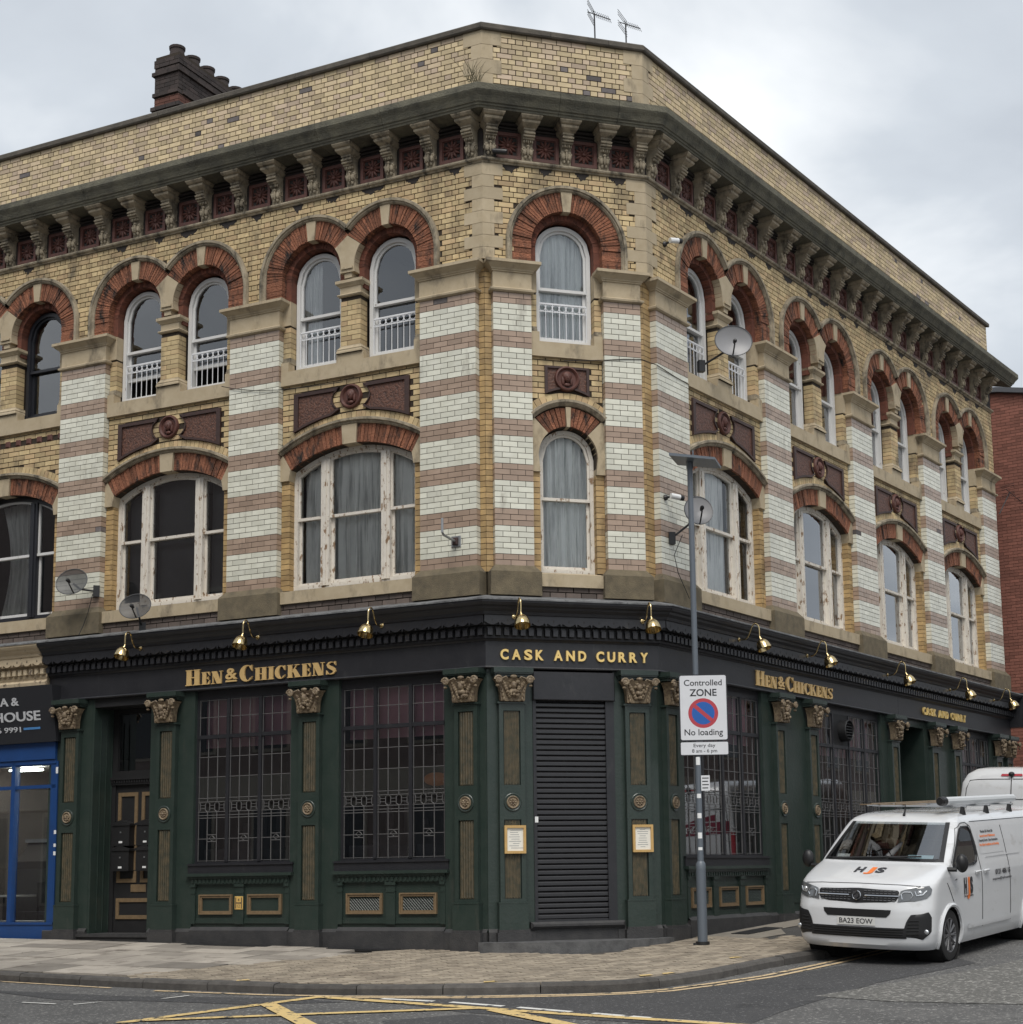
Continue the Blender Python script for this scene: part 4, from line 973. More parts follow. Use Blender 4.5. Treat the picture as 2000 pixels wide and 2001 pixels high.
# right-hand end wall, roof and back
ew = MB(); ew.fb(15.035, 15.05, -9, -.01, 0, 13.3); part('end_wall', ew, m_grb, 'R')
rf = MB(); pts = [W('L', -10.8, -.2, 13.1), W('L', 0, -.2, 13.1), W('C', CW, -.2, 13.1), W('R', 15.05, -.2, 13.1), W('R', 15.05, -9, 13.1), W('L', -10.8, -9, 13.1)]
rf.add([p - ROOT for p in pts], [(0, 1, 2, 3, 4, 5)]); obj('roof', rf, m_cop, PUB)
bw = MB(); b1, b2 = W('R', 15.05, -9, 0) - ROOT, W('L', -10.8, -9, 0) - ROOT; c1, c2 = W('L', -10.8, -.1, 0) - ROOT, W('L', -10.8, -9, 0) - ROOT
for p, q in ((b1, b2), (b2, c1)): bw.add([p, q, q + Vector((0, 0, 13.1)), p + Vector((0, 0, 13.1))], [(0, 1, 2, 3)])
obj('rear_wall', bw, m_grb, PUB)
# chimney stack behind the left parapet
m_chim = mat('chimney_brick', (0.055, 0.040, 0.036), 0.9, (0.03, 0.026, 0.025), 5, 0.8, tone=0.3, bump=0.3)
m_chimr = mat('chimney_red_brick', (0.15, 0.06, 0.04), 0.9, (0.08, 0.04, 0.032), 6, 0.8, tone=0.3)
cs = MB(); u0, u1, d0, d1 = -7.75, -7.20, -1.95, -4.1
cs.fb(u0 + .012, u1 - .012, d1 + .012, d0 - .012, 13.0, 15.75)
chs = part('chimney_stack', cs, m_mort, 'L')
def crs(z0, z1, e, m, nm):
    mb = MB(); k = 0; z = z0
    while z < z1 - .02:
        za, zb = z + .004, min(z + .077, z1) - .004; x = u0 - e + (0 if k % 2 else -.11)
        while x < u1 + e:
            a, b = max(x, u0 - e), min(x + .23, u1 + e); x += .23
            if b - a > .03: mb.fb(a + .004, b - .004, d0 - .10, d0 + e, za, zb, rnd.random())
        y = d1 - e + (0 if k % 2 else -.11)
        while y < d0 - .10:
            a, b = max(y, d1 - e), min(y + .23, d0 - .10); y += .23
            if b - a > .03: mb.fb(u1 - .10, u1 + e, a + .004, b - .004, za, zb, rnd.random()); mb.fb(u0 - e, u0 + .1, a + .004, b - .004, za, zb, rnd.random())
        k += 1; z += .077
    obj(nm, mb, m, chs)
crs(13.0, 14.95, 0, m_chimr, 'red_courses'); crs(14.70, 14.78, .05, m_chim, 'oversailing_course'); crs(14.97, 15.05, .03, m_chim, 'oversailing_course'); crs(15.06, 15.52, 0, m_chim, 'dark_courses'); crs(15.37, 15.45, .04, m_chim, 'oversailing_course')
crs(15.53, 15.70, .012, m_chim, 'cap_courses')
for i in range(5):
    Mx = Matrix.Translation((( u0 + u1) / 2, -(d0 - .27 - i * .43), 15.68))
    obj('chimney_pot', MB().lathe([(.20, 0), (.19, .04), (.15, .12), (.135, .2), (.13, .27), (.145, .285), (.15, .33), (.115, .335), (.11, .1)], Mx, 14), m_chim, chs, True)
fr2 = [(CW + .9, -1.6), (CW + 1.25, -1.75), (CW + 1.6, -1.95)]
for k in range(3):
    Mx = Matrix.Translation(W('R', 1.1 + k * .42, -1.3, 13.1) - ROOT)
    obj('chimney_pot', MB().lathe([(.17, 0), (.16, .5), (.125, .62), (.12, .95), (.14, .97), (.14, 1.03), (.1, 1.03)], Mx, 12), m_chim, PUB, True)

# black run-off stains on the brick below the string course, one between each pair of consoles
rs = random.Random(31)
for fac, us in BR.items():
    us2 = sorted(us)
    for a, b in zip(us2[:-1], us2[1:]):
        if rs.random() < .15: continue
        c = (a + b) / 2 + rs.uniform(-.08, .08); w_ = rs.uniform(.10, .22); P = [(c - w_, ZS0 - .001), (c - w_ * .9, ZS0 - rs.uniform(.02, .05))]
        for k in range(9): t = k / 8; P.append((c - w_ * .8 + 1.6 * w_ * t, ZS0 - rs.uniform(.045, .11) * (.5 + math.sin(PI * t) * .7)))
        P += [(c + w_ * .9, ZS0 - rs.uniform(.02, .05)), (c + w_, ZS0 - .001)]
        part('soot_stain', MB().prism(P, -.004, .0035), m_soot, fac)
# ------------------------------------------------------------------ pub shopfront
SH0 = -7.86
UEND_up = dict(UEND)
UEND['L'] = (SH0, 0.0)
sweep('fascia', [(-.12, 3.86), (.05, 3.86), (.05, 4.215), (-.12, 4.215)], m_blk, {'R': [8.7]})
sweep('fascia_moulding', [(-.1, 4.216), (.06, 4.216), (.075, 4.235), (.10, 4.25), (.105, 4.275), (-.1, 4.275)], m_blk, {})
sweep('fascia_moulding', [(-.1, 3.835), (.065, 3.835), (.075, 3.85), (.065, 3.868), (-.1, 3.868)], m_blk, {})
sweep('dentil_course', [(-.1, 4.276), (.10, 4.276), (.10, 4.42), (-.1, 4.42)], m_blkd, {})
sweep('shop_cornice', [(-.1, 4.545), (.205, 4.545), (.245, 4.56), (.26, 4.60), (.30, 4.635), (.315, 4.66), (.345, 4.68), (.37, 4.715), (.375, 4.745), (-.1, 4.80)], m_blk, {})
sweep('cornice_soffit', [(-.1, 4.42), (.20, 4.42), (.20, 4.545), (-.1, 4.545)], m_blkd, {})
sweep('lead_flashing', [(-.1, 4.80), (.365, 4.748), (.385, 4.742), (.385, 4.762), (.36, 4.775), (-.02, 4.872), (-.1, 4.872)], m_lead, spaced(2.4, .7))
ME_dent = MB().fb(-.034, .034, .095, .165, 0, .095).fb(-.034, .034, .095, .14, .095, .13).mesh('dentil', m_blk)
ME_dentc = MB().fb(-.034, .034, .095, .165, 0, .095).fb(-.034, .034, .095, .14, .095, .13).mesh('dentil', m_cream)
def dentils(fac, u0, u1, key, st=.115):
    n = int((u1 - u0) / st)
    for i in range(n):
        u = u0 + (i + .5) * (u1 - u0) / n; coll(key, fac).fb(u - .034, u + .034, .095, .165, 4.285, 4.375); coll(key, fac).fb(u - .034, u + .034, .095, .135, 4.375, 4.405)
def valance(fac, u0, u1, m, name='valance'):
    n = max(1, int(round((u1 - u0) / .215))); st = (u1 - u0) / n; bot = []
    for i in range(n):
        a = u0 + i * st
        for k in range(7):
            t = k / 6; x = a + st * (.08 + .84 * t); bot.append((x, 4.455 - .038 * math.sin(PI * t)))
        bot.append((a + st * .955, 4.432)); bot.append((a + st, 4.410)); 
        if i < n - 1: bot.append((a + st * 1.045, 4.432))
    P_ = [(u0, 4.455)] + bot[:-1] + [(u1, 4.455), (u1, 4.56), (u0, 4.56)]
    o = part(name, MB().prism(P_, .203, .228), m, fac)
    hb = MB()
    for i in range(n):
        c = u0 + (i + .5) * st; hb.prism([(c, 4.462), (c + .011, 4.482), (c, 4.508), (c - .011, 4.482)], .20, .2295)
    obj('pierced_holes', hb, m_dark, o)
for fac in 'LCR':
    a, b = UEND[fac]
    ua = a if fac == 'L' else (-.2 * tA if fac == 'C' else -.2 * tB); ub = .2 * tA if fac == 'L' else (b + .2 * tB if fac == 'C' else b)
    valance(fac, ua, ub, m_blk); dentils(fac, ua * .5 if fac != 'L' else a, ub if fac == 'R' else (b + .05), 'dentil')
flush('dentil', 'dentils', m_blk)
# end console of the cornice at the far right
ec = MB(); ec.fb(15.0, 15.22, -.1, .40, 4.05, 4.80); ec.fb(15.02, 15.20, .0, .46, 4.35, 4.72); part('end_console', ec, m_blk, 'R')
UEND['L'] = UEND_up['L']
# --- shop pilasters (shared meshes, one set for each)
def cap_mesh(seed):
    r = random.Random(seed); mb = MB(); prof = [(.165, .0), (.172, .02), (.175, .12), (.195, .21), (.235, .28), (.265, .31)]
    V = []
    for w, z in prof: e_ = (w - .165) * .8; V += [(-w, -.075 - e_, z), (w, -.075 - e_, z), (w, .02, z), (-w, .02, z)]
    F = []
    for i in range(len(prof) - 1):
        for j in range(4): q = (j+1) % 4; F.append((i*4+j, i*4+q, (i+1)*4+q, (i+1)*4+j))
    mb.add(V, F)
    for s in (-1, 1):
        R = []
        for k in range(16): a = k * .62; rr = .052 * (1 - k / 20); R.append((s * (.222 + rr * math.cos(a)), -.175, .285 + rr * math.sin(a)))
        mb.tube(R, [.02] * 12 + [.016] * 4, 6); mb.ell((s * .222, -.165, .285), (.05, .03, .05), 10, 6)
        mb.ell((s * .235, -.15, .205), (.028, .03, .02), 7, 5); mb.tube([(s * .175, -.15, .30), (s * .11, -.13, .33), (s * .05, -.12, .26)], .014, 6)
        for k in range(7): mb.ell((s * (.05 + .016 * k), -.10 - .008 * r.random(), .05 + .033 * k + .02 * r.random()), (.022 + .012 * r.random(), .03, .03), 7, 5)
        for k in range(4): mb.ell((s * (.13 + .012 * k), -.085, .03 + .05 * k), (.016, .02, .032), 6, 5)
    for k in range(16): mb.ell((r.uniform(-.075, .075), -.115 - .03 * r.random(), .06 + .22 * r.random()), (.016 + .014 * r.random(),) * 3, 7, 5)
    mb.ell((0, -.13, .215), (.045, .05, .055), 10, 7); mb.ell((0, -.14, .33), (.05, .035, .028), 10, 6); mb.ell((.0, -.12, .135), (.06, .04, .04), 10, 6)
    return mb.mesh('capital', m_goldk, True)
ME_caps = [cap_mesh(i) for i in range(4)]
def flut(z0, z1):
    mb = MB().fb(-.105, .105, .02, .062, z0, z1)
    for i in range(5): u = (i - 2) * .040; mb.tube([(u, -.062, z0 + .012), (u, -.062, z1 - .012)], .0135, 6)
    return mb
ME_fl1 = flut(2.235, 3.245).mesh('fluting', m_goldf); ME_fl2 = flut(.70, 1.755).mesh('fluting', m_goldf)
def ros_mesh():
    mb = MB(); rot = Matrix.Rotation(PI/2, 4, 'X')
    mb.lathe([(.088, 0), (.088, .014), (.078, .022), (.068, .016), (.064, .008), (0, .008)], rot, 20)
    for k in range(8): a = 2 * PI * k / 8; mb.ell((.035 * math.cos(a), -.014, .035 * math.sin(a)), (.020, .012, .012), 7, 5, Matrix.Rotation(-a, 3, 'Y'))
    mb.ell((0, -.02, 0), (.017, .014, .017), 8, 6); return mb.mesh('rosette', m_goldk, True)
ME_rosb = ros_mesh()
def shaft_mesh(hw=.18):
    mb = MB(); f = .12
    mb.fb(-hw, -f, .0, .085, .65, 3.345); mb.fb(f, hw, .0, .085, .65, 3.345); mb.fb(-f, f, .0, .085, 3.25, 3.345); mb.fb(-f, f, .0, .085, .65, .695)
    mb.fb(-f, f, .0, .085, 1.76, 2.23); mb.fb(-f, f, .0, .04, .69, 3.26)
    rot = Matrix.Rotation(PI/2, 4, 'X'); rot.translation = (0, -.085, 1.995)
    mb.lathe([(.125, -.01), (.125, .012), (.115, .018), (.10, .012), (0, .012)], rot, 24)
    mb.fb(-hw - .025, hw + .025, .0, .105, 3.345, 3.37); mb.fb(-hw - .025, hw + .025, .0, .11, .28, .645); mb.fb(-hw - .03, hw + .03, 0, .115, .63, .652)
    mb.fb(-.27, .27, -.02, .205, 3.745, 3.765); mb.fb(-.28, .28, -.02, .22, 3.765, 3.835); mb.fb(-.255, .255, -.02, .16, 3.71, 3.745)
    return mb.mesh('shaft', m_grn)
ME_shaft = shaft_mesh()
def plinth(fac, a, b, d, zt, zg):
    mb = MB(); mb.fb(a, b, -.1, d, zg, zt); mb.add([(a, -d, zt), (b, -d, zt), (b, -d + .05, zt + .05), (a, -d + .05, zt + .05)], [(0, 1, 2, 3)]); return mb
SP = {'L': [-7.375, -5.475, -2.87, -.285], 'C': [.335, 2.165], 'R': [.29, 3.72, 4.93, 8.42, 10.42, 11.60, 14.12, 14.80]}
kk = 0
for fac, us in SP.items():
    for u in us:
        sp = place('shop_pilaster', ME_shaft, fac, u)
        mobj('capital', ME_caps[kk % 4], sp, loc=(0, -.075, 3.375)); kk += 1
        mobj('fluting', ME_fl1, sp); mobj('fluting', ME_fl2, sp); mobj('rosette', ME_rosb, sp, loc=(0, -.097, 1.995))
        w = W(fac, u, .1, 0); zg = gz(w.x, w.y) - .1; lift = .06 if fac == 'R' and u > 2 else 0
        obj('plinth', MB().fb(-.235, .235, -.05, .135, zg, .245 + lift).fb(-.215, .215, -.05, .12, .2, .282 + lift), m_plin, sp)
def zg(fac, u): w = W(fac, u, .1, 0); return gz(w.x, w.y) - .12
def green(fac, a, b, z0=.2, z1=3.84, d=.0, name='shop_panel'):
    o = part(name, MB().fb(a, b, -.16, d, z0, z1), m_grn, fac); return o
for fac, a, b in (('L', SH0, -7.0), ('L', -5.80, -5.0), ('L', -3.24, -2.41), ('L', -.66, -.003), ('C', .003, .655), ('C', 1.835, CW - .003), ('R', .003, .72), ('R', 3.22, 5.30), ('R', 7.95, 8.78), ('R', 10.08, 12.05), ('R', 13.85, 15.05)):
    green(fac, a, b); part('plinth_course', plinth(fac, a, b, .045, .25 + (.07 if fac == 'R' and a > 2 else 0), zg(fac, (a+b)/2)), m_plin, fac)
    if b - a > 1.0:
        mb = MB(); mb.fb(a + .4, b - .4, 0, .012, .5, 3.5); part('raised_panel', mb, m_grn, fac)
def shop_window(fac, a, b, n, lamp=False, seed=0, blind=(2.98, 3.72)):
    z0, z1, zt = 1.25, 3.70, 3.13; d = -.07; st = (b - a) / n
    fr = MB(); O = [(a, z0 - .02), (b, z0 - .02), (b, 3.85), (a, 3.85)]; I = [(a + .04, z0 + .02), (b - .04, z0 + .02), (b - .04, z1), (a + .04, z1)]
    wd = part('shop_window', fr.strip(O, I, -.20, d + .01), m_blk, fac)
    for i in range(1, n): obj('mullion', MB().fb(a + i*st - .026, a + i*st + .026, d - .05, d + .03, z0 + .02, z1), m_blk, wd)
    obj('transom', MB().fb(a + .04, b - .04, d - .05, d + .025, zt - .025, zt + .03), m_blk, wd)
    cm = MB(); r = random.Random(seed)
    def bar(u0, u1, z0_, z1_): cm.fb(u0, u1, d - .012, d + .006, z0_, z1_)
    h = .0045
    for i in range(n):
        x0, x1 = a + i*st + (.04 if i == 0 else .026), a + (i+1)*st - (.04 if i == n-1 else .026); cwd = (x1 - x0) / 3
        cols = [x0 + cwd, x0 + 2 * cwd]
        for z in (3.43, 2.83, 2.53, 2.215, 2.16, 2.01, 1.96, 1.92, 1.61): bar(x0, x1, z - h, z + h)
        for z in (3.685, 3.155, 3.11, 1.285): bar(x0, x1, z - h*.8, z + h*.8)
        for u in (x0 + .012, x1 - .012): bar(u - h*.7, u + h*.7, 1.28, 3.68)
        for u in cols: bar(u - h, u + h, zt + .03, z1); bar(u - h, u + h, 2.16, zt - .02); bar(u - h, u + h, z0 + .02, 2.01)
        for k in range(3):                                     # band of little frames
            c = x0 + cwd * (k + .5); q = cwd * .26
            for s in (-1, 1): bar(c + s*q - h, c + s*q + h, 2.035, 2.135); 
            bar(c - q, c + q, 2.105, 2.112); bar(c - q, c + q, 2.06, 2.067)
            for s in (-1, 1):
                for (zA, zB) in ((2.135, 2.16), (2.035, 2.01)):
                    cm.tube([(c + s*q, -d + .003, zA), (c + s*cwd*.5, -d + .003, zB)], h, 4)
        um = (cols[0] + cols[1]) / 2                            # lozenge quarry
        bar(cols[0], cols[1], 1.665, 1.675); bar(cols[0], cols[1], 1.565, 1.575)
        for s in (-1, 1): cm.tube([(um + s * .05, -d + .003, 1.62), (um, -d + .003, 1.66)], h, 4); cm.tube([(um + s * .05, -d + .003, 1.62), (um, -d + .003, 1.58)], h, 4)
    obj('leading', cm, m_came, wd)
    for i in range(n):
        x0, x1 = a + i*st + .02, a + (i+1)*st - .02
        obj('pane', MB().prism([(x0, z0), (x1, z0), (x1, zt), (x0, zt)], d - .006, d - .004), m_gls, wd); obj('pane', MB().prism([(x0, zt), (x1, zt), (x1, z1), (x0, z1)], d - .006, d - .004), m_gls, wd)
    room(wd, a, b, .9, 3.85, -.21, 2.6)
    obj('blind', MB().fb(a + .03, b - .03, -.26, -.25, blind[0], blind[1]), m_mar, wd)
    obj('frosted_film', MB().fb(a + .03, b - .03, -.235, -.23, z0, 1.46), mat('dusty_film_%d' % seed, (.12, .12, .125), .8, (.05, .05, .055), 3, .9), wd)
    it = MB()                                                   # dim things inside
    it.fb(a + .2, b - .2, -1.2, -.7, .9, 1.62); it.fb(a + .05, a + .5, -2.4, -2.3, 1.2, 2.9); it.fb(b - .6, b - .4, -1.9, -1.7, 1.2, 2.6)
    for k in range(5): u = a + .25 + k * (b - a - .5) / 4; it.fb(u - .05, u + .05, -1.0, -.95, 1.62, 1.62 + r.uniform(.2, .5))
    obj('furniture', it, mat('dim_furniture_%d' % seed, (.06, .058, .06), .7, (.14, .13, .13), 1.2, .8), wd)
    # sill, dentilled rail, panelled stall riser, plinth
    part('shop_sill', MB().fb(a - .06, b + .06, -.1, .02, 1.10, 1.245).fb(a - .07, b + .07, -.1, .04, 1.215, 1.235), m_blk, fac)
    sr = MB().fb(a - .001, b + .001, -.16, -.025, .2, 1.07); sr.fb(a - .07, b + .07, -.1, .075, 1.055, 1.10); sr.fb(a, b, -.1, .04, 1.02, 1.055); sr.fb(a, b, -.1, .02, .94, 1.02)
    nd = int((b - a) / .07)
    for i in range(nd): u = a + (i + .5) * (b - a) / nd; sr.fb(u - .017, u + .017, .018, .034, .955, 1.01)
    np_ = 2 if n == 3 else 3; pw = (b - a) / np_
    for k in range(np_ + 1):
        u = a + k * pw; w0, w1 = max(a, u - .075), min(b, u + .075); sr.fb(w0, w1, -.1, .012, .36, .93); sr.fb(w0 - .01 if k else w0, w1 + .01 if k < np_ else w1, -.1, .03, .90, .94); sr.fb(w0, w1, -.1, .02, .80, .815)
    for k in range(np_): sr.fb(a + k*pw + .08, a + (k+1)*pw - .08, -.1, .0, .37, .41); sr.fb(a + k*pw + .08, a + (k+1)*pw - .08, -.1, -.01, .41, .45)
    stl = part('stall_riser', sr, m_grn, fac)
    gridp = seed % 2 == 0
    for k in range(np_):
        x0, x1 = a + k*pw + .14, a + (k+1)*pw - .14; O = [(x0, .50), (x1, .50), (x1, .79), (x0, .79)]; e_ = .05
        I = [(x0+e_, .50+e_), (x1-e_, .50+e_), (x1-e_, .79-e_), (x0+e_, .79-e_)]; M_ = [(x0+.02, .52), (x1-.02, .52), (x1-.02, .77), (x0+.02, .77)]
        pf = obj('panel_frame', MB().strip(O, M_, -.04, .015).strip(M_, I, -.04, -.0), m_goldm, stl)
        if gridp:
            gb = MB(); hh = .79 - .50 - 2 * e_; nn = int((x1 - x0) / .045)
            for s in (-1, 1):
                for q in range(-5, nn + 5):
                    ua = x0 + q * .045; ub = ua + s * hh
                    za, zb = .50 + e_, .79 - e_; lo, hi = x0 + e_, x1 - e_
                    def clip(u_, z_, t): return u_
                    pts_ = []
                    for t in (0, 1): pts_.append((ua + (ub - ua) * t, za + (zb - za) * t))
                    (p0, q0), (p1, q1) = pts_
                    if (p0 < lo and p1 < lo) or (p0 > hi and p1 > hi): continue
                    def cl(pa, qa, pb, qb):
                        if pa < lo: t = (lo - pa) / (pb - pa); return lo, qa + (qb - qa) * t
                        if pa > hi: t = (hi - pa) / (pb - pa); return hi, qa + (qb - qa) * t
                        return pa, qa
                    a1, b1 = cl(p0, q0, p1, q1); a2, b2 = cl(p1, q1, p0, q0)
                    gb.tube([(a1, .018, b1), (a2, .018, b2)], .006, 4)
            obj('grille', gb, m_grn, stl); obj('grille_back', MB().fb(x0+e_, x1-e_, -.03, -.024, .55, .74), m_dark, stl)
    lift = .06 if fac == 'R' else 0
    part('plinth_course', plinth(fac, a, b, .05, .27 + lift, zg(fac, (a+b)/2)), m_plin, fac)
    if lamp:
        lp = MB().ell(((a + b) / 2 + .10, 1.1, 2.42), (.19, .19, .10), 16, 10); obj('pendant_shade', lp, emit('amber_shade', (.30, .11, .035), .07), wd, True)
    return wd
shop_window('L', -5.0, -3.24, 3, False, 1); shop_window('L', -2.41, -.66, 3, True, 2); shop_window('R', .72, 3.22, 4, False, 4); W4_ = shop_window('R', 5.30, 7.95, 4, False, 6); shop_window('R', 12.05, 13.85, 3, False, 8)
# louvred extract vent in the far window
Mv = Matrix.Translation((6.35, .07, 3.42)) @ Matrix.Rotation(PI/2, 4, 'X')
vb = MB().fb(6.0, 6.62, -.08, -.05, 3.16, 3.70); ev = obj('extract_vent', vb, m_blkd, W4_)
obj('vent_cowl', MB().lathe([(.19, -.02), (.19, .16), (.175, .175), (.165, .16), (.165, .05), (0, .05)], Mv, 24), m_blkd, W4_, True)
for i in range(6):
    z = 3.29 + i * .05; w_ = math.sqrt(.16 ** 2 - (z - 3.42) ** 2); obj('vent_louvre', MB().add([(6.35 - w_, -.09, z - .012), (6.35 + w_, -.09, z - .012), (6.35 + w_, -.06, z + .018), (6.35 - w_, -.06, z + .018)], [(0, 1, 2, 3)]), m_plas, W4_)
# --- street door on the left
dr = -.46
mb = MB().fb(-7.0, -6.96, dr, -.005, .2, 3.84).fb(-5.84, -5.80, dr, -.005, .2, 3.84)
for x0, x1 in ((-6.958, -6.952), (-5.848, -5.842)):
    for k in range(3): mb.fb(x0 - .004, x1 + .004, dr + .04 + k * .13, dr + .05 + k * .13, .25, 3.5)
part('door_recess', mb, m_grn, 'L')
part('door_recess_ceiling', MB().fb(-6.96, -5.84, dr, -.005, 3.70, 3.84), m_blkd, 'L')
door = part('front_door', MB().fb(-6.96, -5.84, dr - .06, dr, .22, 2.50), m_blkd, 'L')
fm = MB(); fm.fb(-6.96, -5.84, dr - .03, dr + .05, 2.50, 2.60); fm.fb(-6.96, -5.84, dr - .03, dr + .08, 2.58, 2.62); fm.fb(-6.96, -5.84, dr - .05, dr + .04, 2.62, 2.72); fm.fb(-6.96, -6.88, dr, dr + .03, .22, 2.5); fm.fb(-5.92, -5.84, dr, dr + .03, .22, 2.5)
for i in range(22): u = -6.94 + i * .05; fm.fb(u, u + .03, dr + .05, dr + .068, 2.535, 2.58)
fm.fb(-6.96, -6.86, dr - .05, dr + .02, 2.72, 3.7); fm.fb(-5.94, -5.84, dr - .05, dr + .02, 2.72, 3.7); fm.fb(-6.86, -5.94, dr - .05, dr + .02, 3.62, 3.7)
obj('door_frame', fm, m_blkd, door)
obj('fanlight', MB().prism([(-6.86, 2.72), (-5.94, 2.72), (-5.94, 3.62), (-6.86, 3.62)], dr - .03, dr - .028), m_gls, door); obj('fanlight_backing', MB().fb(-6.9, -5.9, dr - .3, dr - .29, 2.6, 3.7), m_dark, door)
for x0, x1 in ((-6.83, -6.44), (-6.36, -5.97)):
    for z0, z1 in ((.98, 2.38),):
        O = [(x0, z0), (x1, z0), (x1, z1), (x0, z1)]; I = [(x0+.06, z0+.06), (x1-.06, z0+.06), (x1-.06, z1-.06), (x0+.06, z1-.06)]
        obj('door_panel_frame', MB().strip(O, I, dr - .01, dr + .018), m_goldm, door)
O = [(-6.83, .42), (-5.97, .42), (-5.97, .74), (-6.83, .74)]; I = [(-6.77, .48), (-6.03, .48), (-6.03, .68), (-6.77, .68)]
obj('door_panel_frame', MB().strip(O, I, dr - .01, dr + .018), m_goldm, door); obj('letter_plate', MB().cham(-6.55, -6.25, dr - .01, dr + .014, .83, .95, .008), m_goldm, door)
part('door_step', MB().fb(-7.15, -5.70, -.6, .06, 0.0, .215).fb(-7.17, -5.70, -.6, .085, .165, .205), m_plin, 'L')
# --- corner door with roller shutter
sh = part('roller_shutter', MB().fb(.655, 1.835, -.14, -.06, .38, 3.42), m_blkd, 'C')
obj('shutter_box', MB().cham(.650, 1.842, -.1, .07, 3.405, 3.805, .012), m_blk, sh)
obj('shutter_guide', MB().fb(.655, .70, -.06, .015, .36, 3.405), m_blk, sh); obj('shutter_guide', MB().fb(1.715, 1.84, -.06, .015, .36, 3.405), m_blk, sh)
pr = [(-.055, 0), (-.022, .004), (-.012, .014), (-.012, .050), (-.022, .062), (-.05, .070), (-.055, .0745)]
sl = MB(); V = []
for d_, z_ in pr: V += [(.70, -d_, z_), (1.715, -d_, z_)]
sl.add(V, [(i*2, i*2+1, i*2+3, i*2+2) for i in range(len(pr) - 1)]); ME_slat = sl.mesh('shutter_slat', m_shut)
for i in range(40): mobj('shutter_slat', ME_slat, sh, loc=(0, 0, .405 + i * .0746))
obj('bottom_rail', MB().fb(.70, 1.715, -.06, -.01, .375, .405), m_shut, sh)
obj('alarm_sticker', MB().fb(.668, .715, .016, .019, 1.72, 1.80), m_wplas, sh)
part('door_sill', MB().cham(.58, 1.93, -.2, .10, .285, .375, .03), m_plin, 'C')
part('door_step', MB().fb(.56, 1.95, -.2, .03, -.1, .29), m_plin, 'C')
arc = [(-.16 + 2.80 * i / 24, -(.08 + .58 * math.sin(PI * (i / 24) ** .93) ** .8)) for i in range(25)]
st_ = MB(); n = len(arc); zs_ = .125
V = [(x, y, zs_) for x, y in arc] + [(x, y, -.25) for x, y in arc] + [(arc[0][0], .05, zs_), (arc[-1][0], .05, zs_)]
st_.add(V, [tuple(list(range(n))[::1]) + (2*n+1, 2*n)] + [(i, i+n, i+n+1, i+1) for i in range(n-1)]); part('bow_step', st_, mat('worn_step', (.13, .13, .13), .8, (.05, .05, .052), 7, .9, bump=.4), 'C')
# --- side door on the right
part('side_door', MB().fb(8.78, 10.08, -.75, -.70, .2, 3.84), m_blkd, 'R'); part('door_recess', MB().fb(8.78, 8.82, -.7, -.005, .2, 3.84).fb(10.04, 10.08, -.7, -.005, .2, 3.84).fb(8.82, 10.04, -.7, -.005, 3.7, 3.84), m_grn, 'R')
# --- finish the joined brickwork
flush('glazed', 'glazed_brickwork', [m_wg, m_bg, m_dkb]); flush('yellow', 'yellow_brickwork', m_yb); flush('orange', 'corner_brickwork', m_ob); flush('parapet', 'parapet_brickwork', [m_pb, m_pb, m_dkb])
flush('sooty', 'sooty_brickwork', m_grb); flush('red', 'arch_brickwork', m_red); flush('redin', 'inner_arch_brickwork', m_redd); flush('mortar', 'wall_core', m_mort)
# ------------------------------------------------------------------ lettering
def text_mesh(s, w=None, h=None, ext=.004, bold=0.0, align='LEFT', space=1.0):
    """text in the u-z plane, baseline at 0, scaled to width w and/or cap height h, front at d=ext*2; returns list of (verts, faces)"""
    cu_ = bpy.data.curves.new('t', 'FONT'); cu_.body = s; cu_.size = 1.0; cu_.extrude = .5; cu_.offset = bold; cu_.space_character = space; cu_.resolution_u = 4
    o = bpy.data.objects.new('t', cu_); col.objects.link(o)
    dg = bpy.context.evaluated_depsgraph_get(); me = bpy.data.meshes.new_from_object(o.evaluated_get(dg))
    V = [v.co.copy() for v in me.vertices]; F = [tuple(p.vertices) for p in me.polygons]
    bpy.data.objects.remove(o); bpy.data.curves.remove(cu_); bpy.data.meshes.remove(me)
    x0, x1 = min(v.x for v in V), max(v.x for v in V); y1 = max(v.y for v in V); y0 = min(v.y for v in V)
    sx = w / (x1 - x0) if w else None; sy = h / .70 if h else None
    if sx is None: sx = sy
    if sy is None: sy = sx
    off = -x0 if align == 'LEFT' else -(x0 + x1) / 2
    return [((v.x + off) * sx, -(v.z + .5) * 2 * ext, v.y * sy) for v in V], F
def text(name, s, m, parent, loc, w=None, h=None, ext=.004, bold=0.0, align='CENTER', space=1.0, rz=0):
    V, F = text_mesh(s, w, h, ext, bold, align, space); return obj(name, MB().add(V, F), m, parent, loc=loc, rz=rz)
